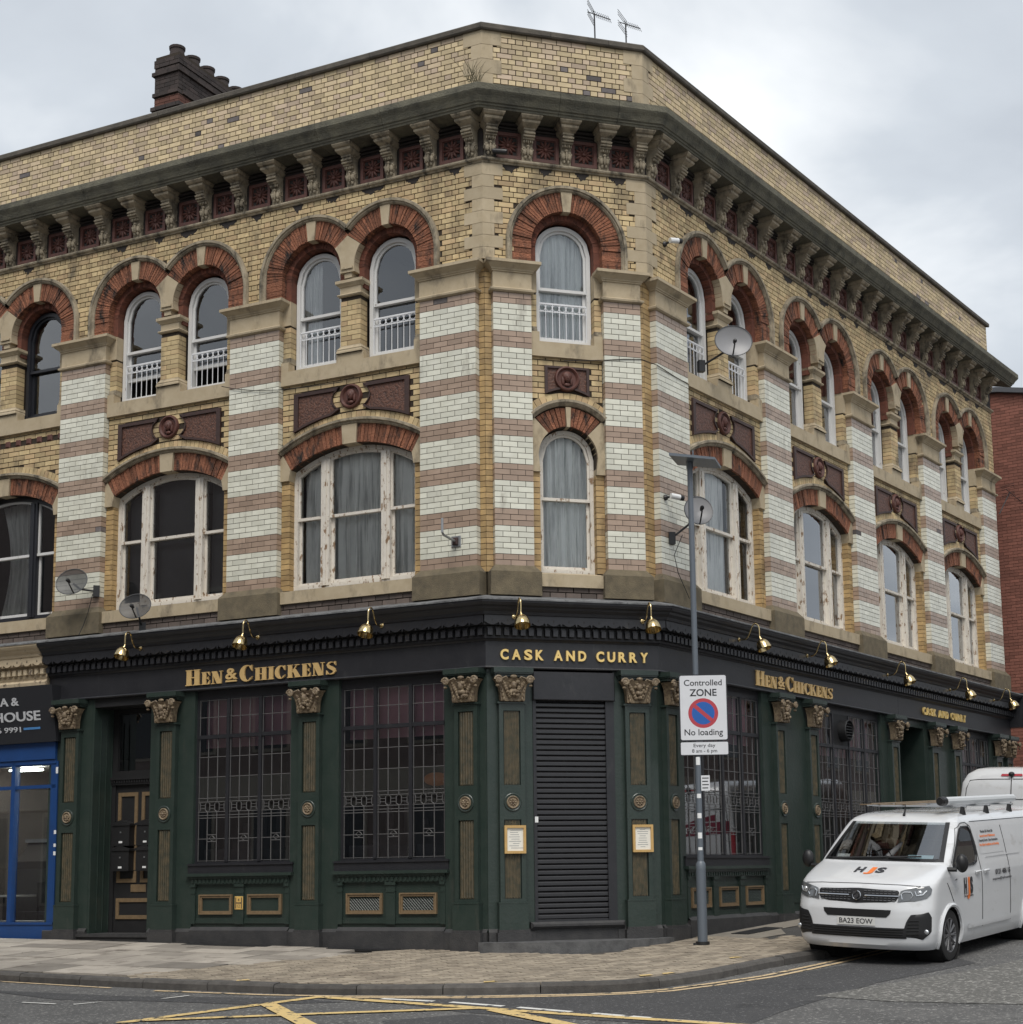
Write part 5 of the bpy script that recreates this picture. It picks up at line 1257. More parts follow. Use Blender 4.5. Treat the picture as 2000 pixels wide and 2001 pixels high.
def glyph(ch):
    """fat-face capitals: list of polygons in a unit cap height, and the width"""
    T, S, N = .30, .055, .07
    def R(a, b, c, d): return [(a, c), (b, c), (b, d), (a, d)]
    def stem(x, w=T): return [R(x, x + w, 0, 1), R(x - .06, x + w + .06, 0, S), R(x - .06, x + w + .06, 1 - S, 1)]
    if ch == 'H': return stem(.08) + stem(.58) + [R(.38, .58, .47, .53)], .96
    if ch == 'I': return stem(.08), .46
    if ch == 'E': return stem(.08) + [R(.3, .66, 0, S), R(.3, .66, 1 - S, 1), R(.38, .56, .475, .525), [(.66, 0), (.66, .34), (.5, S), (.5, 0)], [(.66, 1), (.5, 1), (.5, 1 - S), (.66, .68)], [(.57, .36), (.57, .64), (.48, .525), (.48, .475)]], .72
    if ch == 'N': return [R(.10, .10 + N, 0, 1), R(.72, .72 + N, 0, 1), [(.02, 1), (.40, 1), (.79, 0), (.45, 0)], R(0, .28, 0, S), R(.62, .90, 1 - S, 1)], .92
    if ch == 'K': return stem(.06) + [[(.36, .42), (.66, .96), (.74, .96), (.44, .40)], [(.40, .62), (.58, .70), (.98, 0), (.62, 0)], R(.56, .90, 1 - S, 1), R(.56, 1.0, 0, S)], 1.0
    if ch == 'C':
        P = []
        for i in range(22):
            a0, a1 = [math.radians(42 + 276 * (i + k) / 22) for k in (0, 1)]
            o = lambda a: (.44 + .42 * math.cos(a), .5 + .52 * math.sin(a)); q = lambda a: (.51 + .20 * math.cos(a), .5 + .45 * math.sin(a))
            P.append([o(a0), o(a1), q(a1), q(a0)])
        return P + [[(.78, .62), (.78, 1.0), (.70, .96), (.62, .88)], [(.80, .30), (.74, .12), (.64, .10)]], .86
    if ch == 'S':
        sp = [(.70, .80), (.60, .93), (.42, .965), (.24, .90), (.16, .76), (.24, .62), (.42, .51), (.60, .38), (.66, .24), (.56, .09), (.38, .035), (.20, .07), (.10, .20)]
        wd = [.03, .03, .05, .10, .14, .18, .21, .19, .14, .10, .05, .03, .03]; P = []; Lf = []; Rt = []
        for i, p in enumerate(sp):
            a = Vector(sp[min(i+1, len(sp)-1)]) - Vector(sp[max(0, i-1)]); n = Vector((-a.y, a.x)).normalized() * wd[i] * .62
            Lf.append(Vector(p) + n); Rt.append(Vector(p) - n)
        for i in range(len(sp) - 1): P.append([tuple(Lf[i]), tuple(Rt[i]), tuple(Rt[i+1]), tuple(Lf[i+1])])
        return P + [[(.74, .68), (.74, 1.0), (.68, 1.0), (.62, .86)], [(.06, 0), (.12, 0), (.20, .12), (.06, .34)]], .78
def pub_name(fac, u0, u1, zb, hbig, hsmall, d=.052):
    seq = [('H', 1), ('E', 0), ('N', 0), ('&', 2), ('C', 1), ('H', 0), ('I', 0), ('C', 0), ('K', 0), ('E', 0), ('N', 0), ('S', 0)]
    root_ = part('pub_name_lettering', MB().fb(u0, u0 + .001, d, d + .001, zb, zb + .001), m_gold, fac)
    tot = 0; items = []
    for ch, k in seq:
        h = hbig if k == 1 else hsmall
        w = (glyph(ch)[1] if k != 2 else 1.15) * h; items.append((ch, k, h, tot, w)); tot += w * (1.0 if k != 2 else 1.0) + .012
    sc = (u1 - u0) / tot; nk = 0
    for ch, k, h, x, w in items:
        ub = u0 + x * sc
        if k == 2:
            amp = text('ampersand', '&', m_gold, root_, (ub + w * sc / 2, -d, zb + .055), w * sc * .78, h * .86, .012, .02); obj('ampersand_bar', MB().fb(ub + w*sc*.12, ub + w*sc*.86, d, d + .022, zb + .012, zb + .036), m_gold, root_); continue
        mb = MB()
        for i, P in enumerate(glyph(ch)[0]):
            Q = [(ub + a * h * sc, zb + b * h) for a, b in P]; ar = sum(Q[i_][0]*Q[(i_+1) % len(Q)][1]-Q[(i_+1) % len(Q)][0]*Q[i_][1] for i_ in range(len(Q)))
            mb.prism(Q if ar > 0 else Q[::-1], d, d + .022 + .0006 * i)
        obj('letter', mb, m_gold, root_)
pub_name('L', -5.14, -2.40, 3.915, .24, .19); pub_name('R', 2.93, 5.78, 3.915, .24, .19)
def spaced_sign(fac, u0, u1, zb, h):
    s = 'CASK AND CURRY'; ws = {'K': 1.0, 'A': 1.08, 'N': 1.1, ' ': .62}; pos = []; x = 0
    for ch in s: w = ws.get(ch, 1.0); pos.append((ch, x + w / 2)); x += w
    rt = part('restaurant_lettering', MB().fb(u0, u0 + .001, .052, .053, zb, zb + .001), m_goldy, fac); sc = (u1 - u0) / x
    for ch, c in pos:
        if ch != ' ': text('letter', ch, m_goldy, rt, (u0 + c * sc, -.052, zb), sc * (.70 if ch not in 'AN' else .76), h, .016, .035)
spaced_sign('C', .16, 2.37, 3.965, .135); spaced_sign('R', 9.86, 12.22, 3.975, .135)
# ------------------------------------------------------------------ brass swan-neck lamps
def lamp_parts():
    a = MB(); rot = Matrix.Rotation(PI/2, 4, 'X')
    a.lathe([(.0, .018), (.022, .018), (.034, .010), (.036, 0), (.036, -.01)], rot, 14)
    pts = [(0, 0), (.07, -.012), (.13, .0), (.175, .05), (.205, .115), (.235, .18), (.275, .215), (.315, .205), (.345, .165), (.355, .105), (.356, .01)]
    sm = []
    for i in range(len(pts) - 1):
        p0, p1, p2, p3 = [Vector(pts[max(0, min(len(pts)-1, k))]) for k in (i-1, i, i+1, i+2)]
        for k in range(4):
            t = k / 4; q = .5 * ((2*p1) + (-p0+p2)*t + (2*p0-5*p1+4*p2-p3)*t*t + (-p0+3*p1-3*p2+p3)*t**3); sm.append(q)
    sm.append(Vector(pts[-1])); a.tube([(0, -p.x, p.y) for p in sm], .0105, 8)
    b = MB(); T = Matrix.Translation((0, -.356, .01)) @ Matrix.Rotation(math.radians(-22), 4, 'X')
    b.lathe([(.012, .0), (.016, -.03), (.026, -.035), (.028, -.052), (.050, -.058), (.072, -.075), (.090, -.105), (.103, -.145), (.110, -.185), (.112, -.215), (.106, -.215), (.095, -.15), (.06, -.10), (.0, -.085)], T, 20)
    return a.mesh('arm', m_brass, True), b.mesh('shade', m_brass, True)
ME_arm, ME_shade = lamp_parts()
LAMPS = [('L', -5.88, 'brass swan-neck lamp above the street door, nearest the takeaway'), ('L', -3.69, 'brass swan-neck lamp above the gold pub name on the left front'), ('L', -1.548, 'brass swan-neck lamp on the left front, nearest the chamfered corner'),
         ('C', .345, 'brass swan-neck lamp above the first gold letters on the corner fascia'), ('C', 2.223, 'brass swan-neck lamp above the last gold letters on the corner fascia'),
         ('R', 2.097, 'brass swan-neck lamp above the start of the gold pub name on the side street'), ('R', 4.478, 'brass swan-neck lamp above the end of the gold pub name on the side street'), ('R', 7.826, 'brass swan-neck lamp between the two gold signs on the side street'),
         ('R', 10.958, 'brass swan-neck lamp above the small gold letters on the side street'), ('R', 13.524, 'brass swan-neck lamp at the far end of the side street fascia')]
for fac, u, lb in LAMPS:
    e_ = empty('wall_lamp', W(fac, u, .228, 4.53), FR[fac][1], label=lb, cat='wall lamp', group='brass swan-neck lamps along the pub fascia')
    mobj('arm', ME_arm, e_); mobj('shade', ME_shade, e_)
# ------------------------------------------------------------------ satellite dishes, cameras, aerials
def meshdish(name, c):
    m = mat(name, c, .5); nt = m.node_tree; N, L = nt.nodes, nt.links; b = N['Principled BSDF']; t = N.new('ShaderNodeBsdfTransparent'); mi = N.new('ShaderNodeMixShader'); mi.inputs[0].default_value = .20
    L.new(b.outputs[0], mi.inputs[1]); L.new(t.outputs[0], mi.inputs[2]); L.new(mi.outputs[0], N['Material Output'].inputs[0]); return m
m_mdish = meshdish('perforated_dish', (.05, .052, .056))
def dish(label, pos, face, wall, w, h, mdish, arm=.26, roll=0.0, cable=None):
    """face = direction the dish looks to, wall = fixing point"""
    root_ = empty('satellite_dish', wall, label=label, cat='satellite dish', group='satellite dishes on the pub walls')
    f = Vector(face).normalized(); x = f.cross(Vector((0, 0, 1))).normalized(); y = x.cross(f)
    if roll: q = Matrix.Rotation(roll, 3, f); x, y = q @ x, q @ y
    c = Vector(pos) - Vector(wall); mb = MB(); n = 28
    for j in range(5):
        r = j / 4
        for k in range(n): a = 2*PI*k/n; p = c + x*(w/2*r*math.cos(a)) + y*(h/2*r*math.sin(a)) + f*(.055*r*r - .03); mb.v.append(tuple(p))
    for j in range(4):
        for k in range(n): mb.f.append([j*n+k, j*n+(k+1) % n, (j+1)*n+(k+1) % n, (j+1)*n+k]); mb.t.append(.5); mb.m.append(0)
    obj('reflector', mb, mdish, root_, True)
    R = [c + x*(w/2*math.cos(2*PI*k/28)) + y*(h/2*math.sin(2*PI*k/28)) + f*.025 for k in range(29)]; obj('rim', MB().tube(R, .008, 5, cap=False), m_dish, root_)
    lo = c - y * h * .46; tip = c + f * arm - y * h * .16
    am = MB().tube([lo, lo + f * .05, tip - f*.02 - y*.04], .012, 6); obj('feed_arm', am, m_plas, root_)
    obj('feed_horn', MB().tube([tip, tip - f * .07], [.032, .022], 10).ell(tip + f*.01, (.03, .03, .03), 8, 6), m_plas, root_)
    obj('mount', MB().tube([Vector((0,0,0)), (c - f*.10)*.75 + Vector((0, 0, -.04)), c - f * .05], .017, 6).box(-.05, .05, -.05, .05, -.09, .09), m_plas, root_)
    if cable: obj('cable', MB().tube([Vector(p) - Vector(wall) for p in cable], .006, 5), m_plas, root_)
    return root_
tocam = Vector((-5.3, -20.8, 1.0))
pL1 = W('L', -7.17, .36, 5.66); dish('dark mesh satellite dish on the striped pilaster next to the takeaway', pL1, (tocam - pL1) + Vector((-9, 2, 11)), W('L', -6.98, .02, 5.55), .50, .43, m_mdish, .22, .28, [W('L', -6.98, .1, 5.5), W('L', -7.05, .12, 5.2), W('L', -7.12, .14, 5.0), W('L', -7.15, .2, 4.84)])
pL2 = W('L', -5.85, .40, 5.15); dish('dark mesh satellite dish standing on the shop cornice below a first floor window', pL2, (tocam - pL2) + Vector((-8, 2, 9)), W('L', -5.95, .12, 4.86), .49, .39, m_mdish, .20, .18)
pR1 = W('R', .60, .42, 6.24); dish('pale grey satellite dish on a curved arm behind the sign pole', pR1, (-.15, -1, .28), W('R', .50, .01, 5.87), .42, .46, m_dishl, .24, .0, [W('R', .5, .2, 5.9), W('R', .42, .1, 5.6), W('R', .52, .1, 5.35), W('R', .8, .12, 5.0)])
pR2 = W('R', 1.86, .42, 9.18); dish('large pale grey satellite dish beside the upper arched windows', pR2, (tocam - pR2) + Vector((4, 0, 10)), W('R', 1.75, -.1, 8.85), .58, .50, m_dishl, .2, -.08)
def bullet(label, pos, dirv, mount, dark=False):
    e_ = empty('security_camera', mount, label=label, cat='camera', group='small cameras on the pub walls'); c = Vector(pos) - Vector(mount); f = Vector(dirv).normalized()
    obj('body', MB().tube([c - f*.09, c + f*.06], .042, 12), m_plas if dark else m_wplas, e_); obj('hood', MB().tube([c + f*.06, c + f*.12], [.044, .04], 12), m_plas, e_)
    obj('bracket', MB().tube([Vector((0,0,0)), c - f*.04], .018, 6).ell((0,0,0), (.045,.045,.045), 8, 6), m_plas, e_)
bullet('white and black security camera on the striped pilaster beside the pale dish', W('R', .42, .16, 6.46), (.9, .1, -.1), W('R', .36, .01, 6.46))
bullet('white and black security camera on the yellow brick beside the first side street arch', W('R', .58, .16, 10.46), (.9, .2, .12), W('R', .52, .01, 10.42))
bullet('small black floodlight camera perched on the string course below the cornice', W('C', .22, .12, 11.37), (.8, -.4, -.15), W('C', .16, .03, 11.35), True)
def aerial(label, base, top, yaw, n, bl_):
    e_ = empty('tv_aerial', base, label=label, cat='aerial', group='television aerials'); t = Vector(top) - Vector(base)
    obj('mast', MB().tube([Vector((0,0,0)), t], .012, 6), m_plas, e_); f = Vector((math.cos(yaw), math.sin(yaw), -.55)).normalized(); s = Vector((-math.sin(yaw), math.cos(yaw), 0))
    mb = MB().tube([t - f*.12, t + f*bl_], .008, 5)
    for i in range(n): p = t + f * (bl_ * (i + .5) / n); mb.tube([p - s*.11, p + s*.11], .004, 4)
    obj('yagi', mb, m_plas, e_)
    rb = MB()
    for k in (-1, 1):
        for q in range(3): p = t - f*.06 + Vector((0, 0, .05 * k + .04 * k * q)); rb.tube([p - s*.20, p + s*.20], .005, 4)
    obj('reflector', rb, m_plas, e_)
aerial('thin yagi aerial on a leaning mast above the corner parapet', W('C', 2.10, -1, 13.0), W('C', 2.085, -1, 14.42), -.6, 8, .30)
aerial('wide yagi aerial nearer the stumpy chimney pots above the corner parapet', W('C', 2.62, -1, 13.0), W('C', 2.605, -1, 14.33), -.7, 7, .28)
aerial('yagi aerial clamped to the far end wall in front of the red brick', W('R', 15.10, .05, 8.9), W('R', 15.45, .20, 9.45), .2, 6, .6)
# loose wires
def wire(label, pts, r=.006):
    o = obj('cable', MB().tube(pts, r, 5), m_plas, label=label, cat='cable', group='loose cables across the brickwork')
wire('thin cable sagging across the left front from a striped pilaster to the sill', [W('L', -4.6, .01, 8.56), W('L', -4.35, .02, 8.48), W('L', -4.0, .02, 8.40), W('L', -3.54, .02, 8.34), W('L', -3.0, -.02, 8.32), W('L', -2.4, -.03, 8.31)])
wire('thin cable crossing the striped corner pilasters below the capitals', [W('C', 1.2, -.04, 8.36), W('C', 1.80, .01, 8.40), W('C', 2.1, .01, 8.44), W('C', 2.376, .01, 8.46), W('R', .23, .01, 8.44), W('R', .7, .01, 8.40), W('R', 1.15, .01, 8.38)])
# bent steel bracket on the corner pilaster
fbk = empty('flag_bracket', W('L', -.46, 0, 5.67), FR['L'][1], label='bent steel bracket on a square plate fixed to the striped pilaster', cat='bracket')
obj('plate', MB().cham(-.075, .075, 0, .02, -.08, .08, .006), m_steel, fbk); obj('socket', MB().cham(-.04, .04, .02, .06, -.05, .05, .01), m_terd, fbk); obj('rod', MB().tube([(0, -.05, 0), (0, -.36, .03), (0, -.40, .06), (0, -.40, .26)], .018, 8), m_steel, fbk)
# ------------------------------------------------------------------ framed menus, hydrant plate, letter boxes
m_pine = mat('light_wood', (.55, .36, .14), .5, (.46, .28, .10), 14, .7); m_paper = mat('paper', (.80, .78, .70), .8, (.68, .66, .60), 20, .6); m_ink = mat('ink', (.03, .03, .035), .7); m_ing = mat('grey_ink', (.30, .30, .30), .8)
for u0, lb, pr_ in ((.21, 'light wood frame with a pale map-like menu between corner and shutter', 0), (2.05, 'light wood frame with a typed notice on the pilaster beside the sign pole', 1)):
    e_ = empty('menu_frame', W('C', u0 + .15, .088, 1.30), label=lb, cat='frame', group='framed menus beside the corner door')
    O = [(-.15, 0), (.15, 0), (.15, .38), (-.15, .38)]; I = [(-.115, .035), (.115, .035), (.115, .345), (-.115, .345)]
    obj('frame', MB().strip(O, I, 0, .035), m_pine, e_); obj('paper', MB().fb(-.12, .12, .004, .012, .03, .35), m_paper, e_); pass
    tb = MB(); r = random.Random(pr_)
    for i in range(9): z = .31 - i * .03; w_ = r.uniform(.03, .09); x_ = 0 if pr_ else r.uniform(-.03, .03); tb.fb(x_ - w_, x_ + w_, .012, .0126, z, z + .008)
    obj('print', tb, m_ing, e_)
hy = empty('hydrant_plate', W('L', -4.12, .012, .57), FR['L'][1], label='yellow fire hydrant plate with H 4 12 between the bronze stall panels', cat='sign')
obj('plate', MB().cham(-.072, .072, 0, .012, 0, .19, .004), mat('hydrant_yellow', (.62, .40, .12), .5), hy); hb = MB().fb(-.058, -.044, .012, .0135, .015, .175).fb(.044, .058, .012, .0135, .015, .175).fb(-.044, .044, .012, .0135, .087, .103); obj('print', hb, m_ink, hy)
text('digits', '4', m_ink, hy, (0, -.012, .118), h=.045, ext=.0008); text('digits', '12', m_ink, hy, (0, -.012, .03), h=.045, ext=.0008)
def mailbox_mesh():
    b = MB().fb(-.17, .17, 0, .12, 0, .30); b.fb(-.185, .185, 0, .135, -.012, .0)
    b.prism([(-.19, .30), (.19, .30), (.19, .33), (.06, .37), (0, .385), (-.06, .37), (-.19, .33)], 0, .135); return b.mesh('box', m_plas)
ME_mb = mailbox_mesh(); ME_mk = MB().fb(-.012, .012, .12, .128, .185, .21).mesh('lock', m_steel); ME_ml = MB().fb(-.035, .035, .12, .1225, .03, .06).mesh('name_card', m_wplas)
for u, z, lb in ((-6.66, 1.56, 'black letter box on the street door, upper one on the takeaway side'), (-6.18, 1.56, 'black letter box on the street door, upper one nearer the leaded window'), (-6.66, 1.17, 'black letter box on the street door, lower one on the takeaway side'), (-6.18, 1.17, 'black letter box on the street door, lower one nearer the leaded window')):
    e_ = empty('letter_box', W('L', u, dr + .018, z), FR['L'][1], label=lb, cat='letter box', group='letter boxes on the street door'); mobj('box', ME_mb, e_); mobj('lock', ME_mk, e_); mobj('name_card', ME_ml, e_)
# small weed on the parapet
wd_ = MB(); r = random.Random(5)
for i in range(26):
    b0 = Vector((r.uniform(-.12, .05), -.02, 0)); a = r.uniform(-.9, .9); L_ = r.uniform(.15, .42); p1 = b0 + Vector((math.sin(a) * L_ * .5, -.06 * r.random(), L_ * .6)); p2 = b0 + Vector((math.sin(a) * L_, -.10 * r.random(), L_ * .9)); wd_.tube([b0, p1, p2], [.004, .003, .001], 4)
obj('parapet_weed', wd_, mat('dry_weed', (.10, .09, .05), .9), loc=W('C', -.10, .02, 12.42), label='dry twiggy weed growing from the cornice at the parapet corner', cat='plant')
# ------------------------------------------------------------------ sign post with lamp
sx, sy = 2.70, -.624; sz = gz(sx, sy)
post = empty('sign_post', (sx, sy, sz - .01), math.atan2(2.70 + 5.31, 20.1) * -1 + .05, label='grey steel post with a controlled zone no loading sign and a flat lamp on top', cat='sign')
obj('pole', MB().tube([(0,0,0), (0,0,1.02)], .068, 16).tube([(0,0,1.02), (0,0,1.10), (0,0,1.13)], [.068, .066, .045], 16, cap=False).tube([(0,0,1.12), (0,0,6.72)], [.045, .039], 14), m_galv, post, True)
obj('base_collar', MB().tube([(0,0,.0), (0,0,.05)], .095, 16).box(-.13, -.02, -.05, .05, 0, .03), m_plas, post)
obj('lamp_head', MB().add([(-.30,-.25,6.79),(.34,-.30,6.70),(.46,.22,6.70),(-.16,.30,6.79),(-.30,-.25,6.83),(.34,-.30,6.735),(.46,.22,6.735),(-.16,.30,6.83)], [(0,3,2,1),(4,5,6,7),(0,1,5,4),(1,2,6,5),(2,3,7,6),(3,0,4,7)]).tube([(0,0,6.65),(0,0,6.78)], .05, 10).tube([(.05,0,6.80),(.05,0,6.92)], .012, 6), m_galv, post)
m_sign = mat('sign_white', (.66, .67, .70), .35, (.58, .59, .61), 6, .5); m_sblk = mat('sign_black', (.015, .015, .02), .5); m_sblu = mat('sign_blue', (.012, .10, .38), .4); m_sred = mat('sign_red', (.42, .045, .06), .4)
cx_ = .095; z1_, z0_ = 3.70, 2.775
def rrect(x0, x1, z0, z1, r):
    P = []
    for cx0, cz0, a0 in ((x1-r, z0+r, -90), (x1-r, z1-r, 0), (x0+r, z1-r, 90), (x0+r, z0+r, 180)):
        for k in range(5): a = math.radians(a0 + 22.5 * k); P.append((cx0 + r*math.cos(a), cz0 + r*math.sin(a)))
    return P
pl = obj('sign_plate', MB().prism(rrect(cx_-.335, cx_+.335, z0_, z1_, .03), .05, .056, back=True), m_sblk, post)
obj('sign_face', MB().prism(rrect(cx_-.32, cx_+.32, z0_+.015, z1_-.015, .025), .056, .0575), m_sign, pl)
text('lettering', 'Controlled', m_sblk, pl, (cx_, -.0575, 3.545), .525, .082, .0006, .012); text('lettering', 'ZONE', m_sblk, pl, (cx_, -.0575, 3.40), .375, .095, .0006, .02); text('lettering', 'No loading', m_sblk, pl, (cx_ - .005, -.0575, 2.855), .53, .085, .0006, .012)
Md = Matrix.Translation((cx_ - .005, -.0578, 3.16)) @ Matrix.Rotation(PI/2, 4, 'X')
obj('red_disc', MB().lathe([(.207, 0), (0, 0)], Md, 40), m_sred, pl); Md2 = Matrix.Translation((cx_ - .005, -.0585, 3.16)) @ Matrix.Rotation(PI/2, 4, 'X'); obj('blue_disc', MB().lathe([(.158, 0), (0, 0)], Md2, 40), m_sblu, pl)
dg_ = []
for s, t in ((-1, -1), (1, -1), (1, 1), (-1, 1)): dg_.append((cx_ - .005 + s*.16*math.cos(.72) + t*.026*math.sin(.72), 3.16 - s*.16*math.sin(.72) + t*.026*math.cos(.72)))
obj('red_bar', MB().prism(dg_, .0586, .0594), m_sred, pl)
p2_ = obj('time_plate', MB().prism(rrect(cx_-.335, cx_+.335, 2.575, 2.768, .02), .05, .056, back=True), m_sblk, post); obj('sign_face', MB().prism(rrect(cx_-.325, cx_+.325, 2.585, 2.758, .016), .056, .0575), m_sign, p2_)
text('lettering', 'Every day', m_sblk, p2_, (cx_, -.0575, 2.69), .30, .048, .0006, .008); text('lettering', '8 am - 6 pm', m_sblk, p2_, (cx_, -.0575, 2.615), .345, .048, .0006, .008)
obj('clamp', MB().tube([(0,0,3.5),(0,0,3.55)], .05, 12).tube([(0,0,2.9),(0,0,2.95)], .05, 12).box(-.02, .08, -.05, -.02, 2.6, 3.65), m_steel, post)
np2 = obj('notice_plate', MB().fb(.035, .155, .045, .05, 2.09, 2.30), m_sign, post)
nb = MB()
for i in range(4): nb.fb(.05, .14 - .01 * (i % 2), .05, .0508, 2.255 - i * .045, 2.27 - i * .045)
obj('print', nb, m_ink, np2)
for z, s in ((2.50, .055), (2.02, .03), (1.75, .035), (1.48, .04), (1.30, .02)): obj('sticker', MB().lathe([(.0468, -s), (.0468, s)], Matrix.Translation((0, 0, z)), 6, a0=-2.2, a1=-.9), m_wplas, post)
# ------------------------------------------------------------------ takeaway next door
m_blue = mat('blue_frame_paint', (.012, .055, .19), .35, (.012, .042, .14), 4, .7, speck=((.10, .12, .15), 26, .74)); m_sgn = mat('charcoal_sign', (.022, .023, .027), .4); m_swh = mat('sign_letter_white', (.52, .53, .55), .4); m_tile = mat('pale_tiles', (.42, .40, .37), .5, (.33, .31, .29), 2, .7); m_inwall = mat('interior_wall', (.42, .385, .34), .8, (.30, .275, .245), 1.2, .8)
SHOP = empty('takeaway_shopfront', W('L', -9.2, 0, .1), FR['L'][1], label='blue framed takeaway shopfront with a charcoal sign beside the pub', cat='shopfront')
def sp_(name, mb, m, parent=None, smooth=False):
    if parent is None: return obj(name, mb, m, SHOP, smooth, loc=(9.2, 0, -.1))
    return obj(name, mb, m, parent, smooth)
UL, UR = -10.8, -7.87
def lsw(prof, m, name): 
    n = len(prof); V = [(u, -d, z) for u in (UL, UR) for d, z in prof]; cap = tessellate_polygon([[Vector((d, z, 0)) for d, z in prof]])
    return sp_(name, MB().add(V, [(k, n+k, n+(k+1) % n, (k+1) % n) for k in range(n)] + [tuple(t) for t in cap] + [tuple(n+q for q in t[::-1]) for t in cap]), m)
lsw([(-.1, 4.545), (.205, 4.545), (.245, 4.56), (.26, 4.60), (.30, 4.635), (.315, 4.66), (.345, 4.68), (.37, 4.715), (.375, 4.745), (-.1, 4.80)], m_cream, 'shop_cornice'); lsw([(-.1, 4.80), (.365, 4.748), (.385, 4.742), (.385, 4.762), (.36, 4.775), (-.02, 4.872), (-.1, 4.872)], m_lead, 'lead_flashing')
lsw([(-.1, 4.42), (.20, 4.42), (.20, 4.545), (-.1, 4.545)], m_cream, 'cornice_soffit'); lsw([(-.1, 4.12), (.10, 4.12), (.10, 4.42), (-.1, 4.42)], m_cream, 'dentil_course'); lsw([(-.1, 4.10), (.13, 4.10), (.14, 4.16), (.10, 4.20), (.12, 4.24), (-.1, 4.275)], m_cream, 'fascia_moulding')
n_ = 14; st = (UR - UL) / n_; bot = []
for i in range(n_):
    a = UL + i * st
    for k in range(7): t = k / 6; bot.append((a + st * (.08 + .84 * t), 4.455 - .038 * math.sin(PI * t)))
    bot += [(a + st * .955, 4.432), (a + st, 4.410)] + ([(a + st * 1.045, 4.432)] if i < n_ - 1 else [])
vl = sp_('valance', MB().prism([(UL, 4.455)] + bot[:-1] + [(UR, 4.455), (UR, 4.56), (UL, 4.56)], .203, .228), m_cream)
hb = MB()
for i in range(n_): c = UL + (i + .5) * st; hb.prism([(c, 4.462), (c + .013, 4.482), (c, 4.510), (c - .013, 4.482)], .20, .2295)
obj('pierced_holes', hb, m_dark, vl)
db = MB()
for i in range(25): u = UL + (i + .5) * (UR - UL) / 25; db.fb(u - .034, u + .034, .095, .165, 4.285, 4.375)
sp_('dentils', db, m_cream)
UR2 = -7.62
bd = MB(); V = [(UL, -.12, 3.20), (UR2, -.12, 3.20), (UR2, -.26, 4.09), (UL, -.26, 4.09), (UL, .05, 3.20), (UR2, .05, 3.20), (UR2, .05, 4.09), (UL, .05, 4.09)]
bd.add(V, [(0,1,2,3),(1,5,6,2),(3,2,6,7),(0,4,5,1),(4,0,3,7)]); board = sp_('sign_board', bd, m_sgn)
tilt = math.atan2(.14, .89)
def stext(s, ur, zb, w, h, m=m_swh, bold=.02):
    V, F = text_mesh(s, w, h, .004, bold, 'LEFT'); x1 = max(v[0] for v in V); V2 = []
    for x, y, z in V: zz = zb + z; yy = -.12 - (zz - 3.20) / .89 * .14 + y; V2.append((ur - x1 + x, yy, zz))
    obj('lettering', MB().add(V2, F), m, board)
stext('A &', -8.33, 3.80, .40, .125); stext('HOUSE', -7.90, 3.55, .98, .145); stext('6 9991', -8.33, 3.375, .50, .085, bold=.005)
obj('blue_bar', MB().add([(-8.27, -.158, 3.405), (-7.92, -.158, 3.405), (-7.92, -.164, 3.44), (-8.27, -.164, 3.44)], [(0, 1, 2, 3)]), mat('sign_light_blue', (.08, .24, .52), .4), board)
sp_('blue_frieze', MB().fb(UL, -7.70, -.1, .05, 2.93, 3.20).fb(UL, -7.70, -.1, .03, 2.86, 2.93), m_blue)
fr_ = MB().fb(-7.80, -7.66, -.1, .02, .1, 2.9).fb(-8.62, -8.54, -.08, .03, .35, 2.9).fb(-10.8, -10.7, -.08, .02, .1, 2.9).fb(UL, -7.7, -.08, .02, 2.475, 2.53).fb(UL, -7.7, -.08, .02, 2.84, 2.87)
sp_('window_frame', fr_, m_blue); sp_('stall_riser', MB().fb(UL, -7.66, -.15, .03, .0, .37).fb(UL, -7.66, -.15, .045, .35, .385), m_blue)
for a, b in ((-8.52, -7.80), (-10.7, -8.64)):
    for z0, z1 in ((.385, 2.46), (2.54, 2.83)): sp_('pane', MB().prism([(a, z0), (b, z0), (b, z1), (a, z1)], -.032, -.03), m_gls)
y0, y1 = .14, 3.4; V = [(UL,y0,.05),(-7.7,y0,.05),(-7.7,y0,3.0),(UL,y0,3.0),(UL,y1,.05),(-7.7,y1,.05),(-7.7,y1,3.0),(UL,y1,3.0)]
sp_('interior_walls', MB().add(V, [(4,5,6,7),(0,4,7,3),(5,1,2,6),(7,6,2,3)]), m_inwall); sp_('interior_floor', MB().add([V[0], V[1], V[5], V[4]], [(0, 1, 2, 3)]), m_tile); sp_('window_shelf', MB().fb(UL, -7.8, -.5, -.12, .36, .40), m_tile)
lights = MB()
for k in range(3): lights.fb(-10.4 + k * .95, -9.8 + k * .95, -1.9, -1.7, 2.93, 2.96); lights.fb(-10.2 + k * .95, -9.6 + k * .95, -.9, -.75, 2.93, 2.96)
sp_('ceiling_lights', lights, emit('tube_light', (.90, 1.0, .94), 13.0))
cab = empty('display_cabinet', W('L', -9.10, -1.2, .05), FR['L'][1], label='grey heated display cabinet inside the takeaway window', cat='cabinet')
obj('body', MB().fb(-.55, .75, -.45, .0, 0, 1.18), mat('cabinet_grey', (.05, .05, .048), .4), cab); cs_ = MB(); P = [(0, 1.18), (.0, 1.30), (-.25, 1.62), (-.45, 1.62), (-.45, 1.18)]
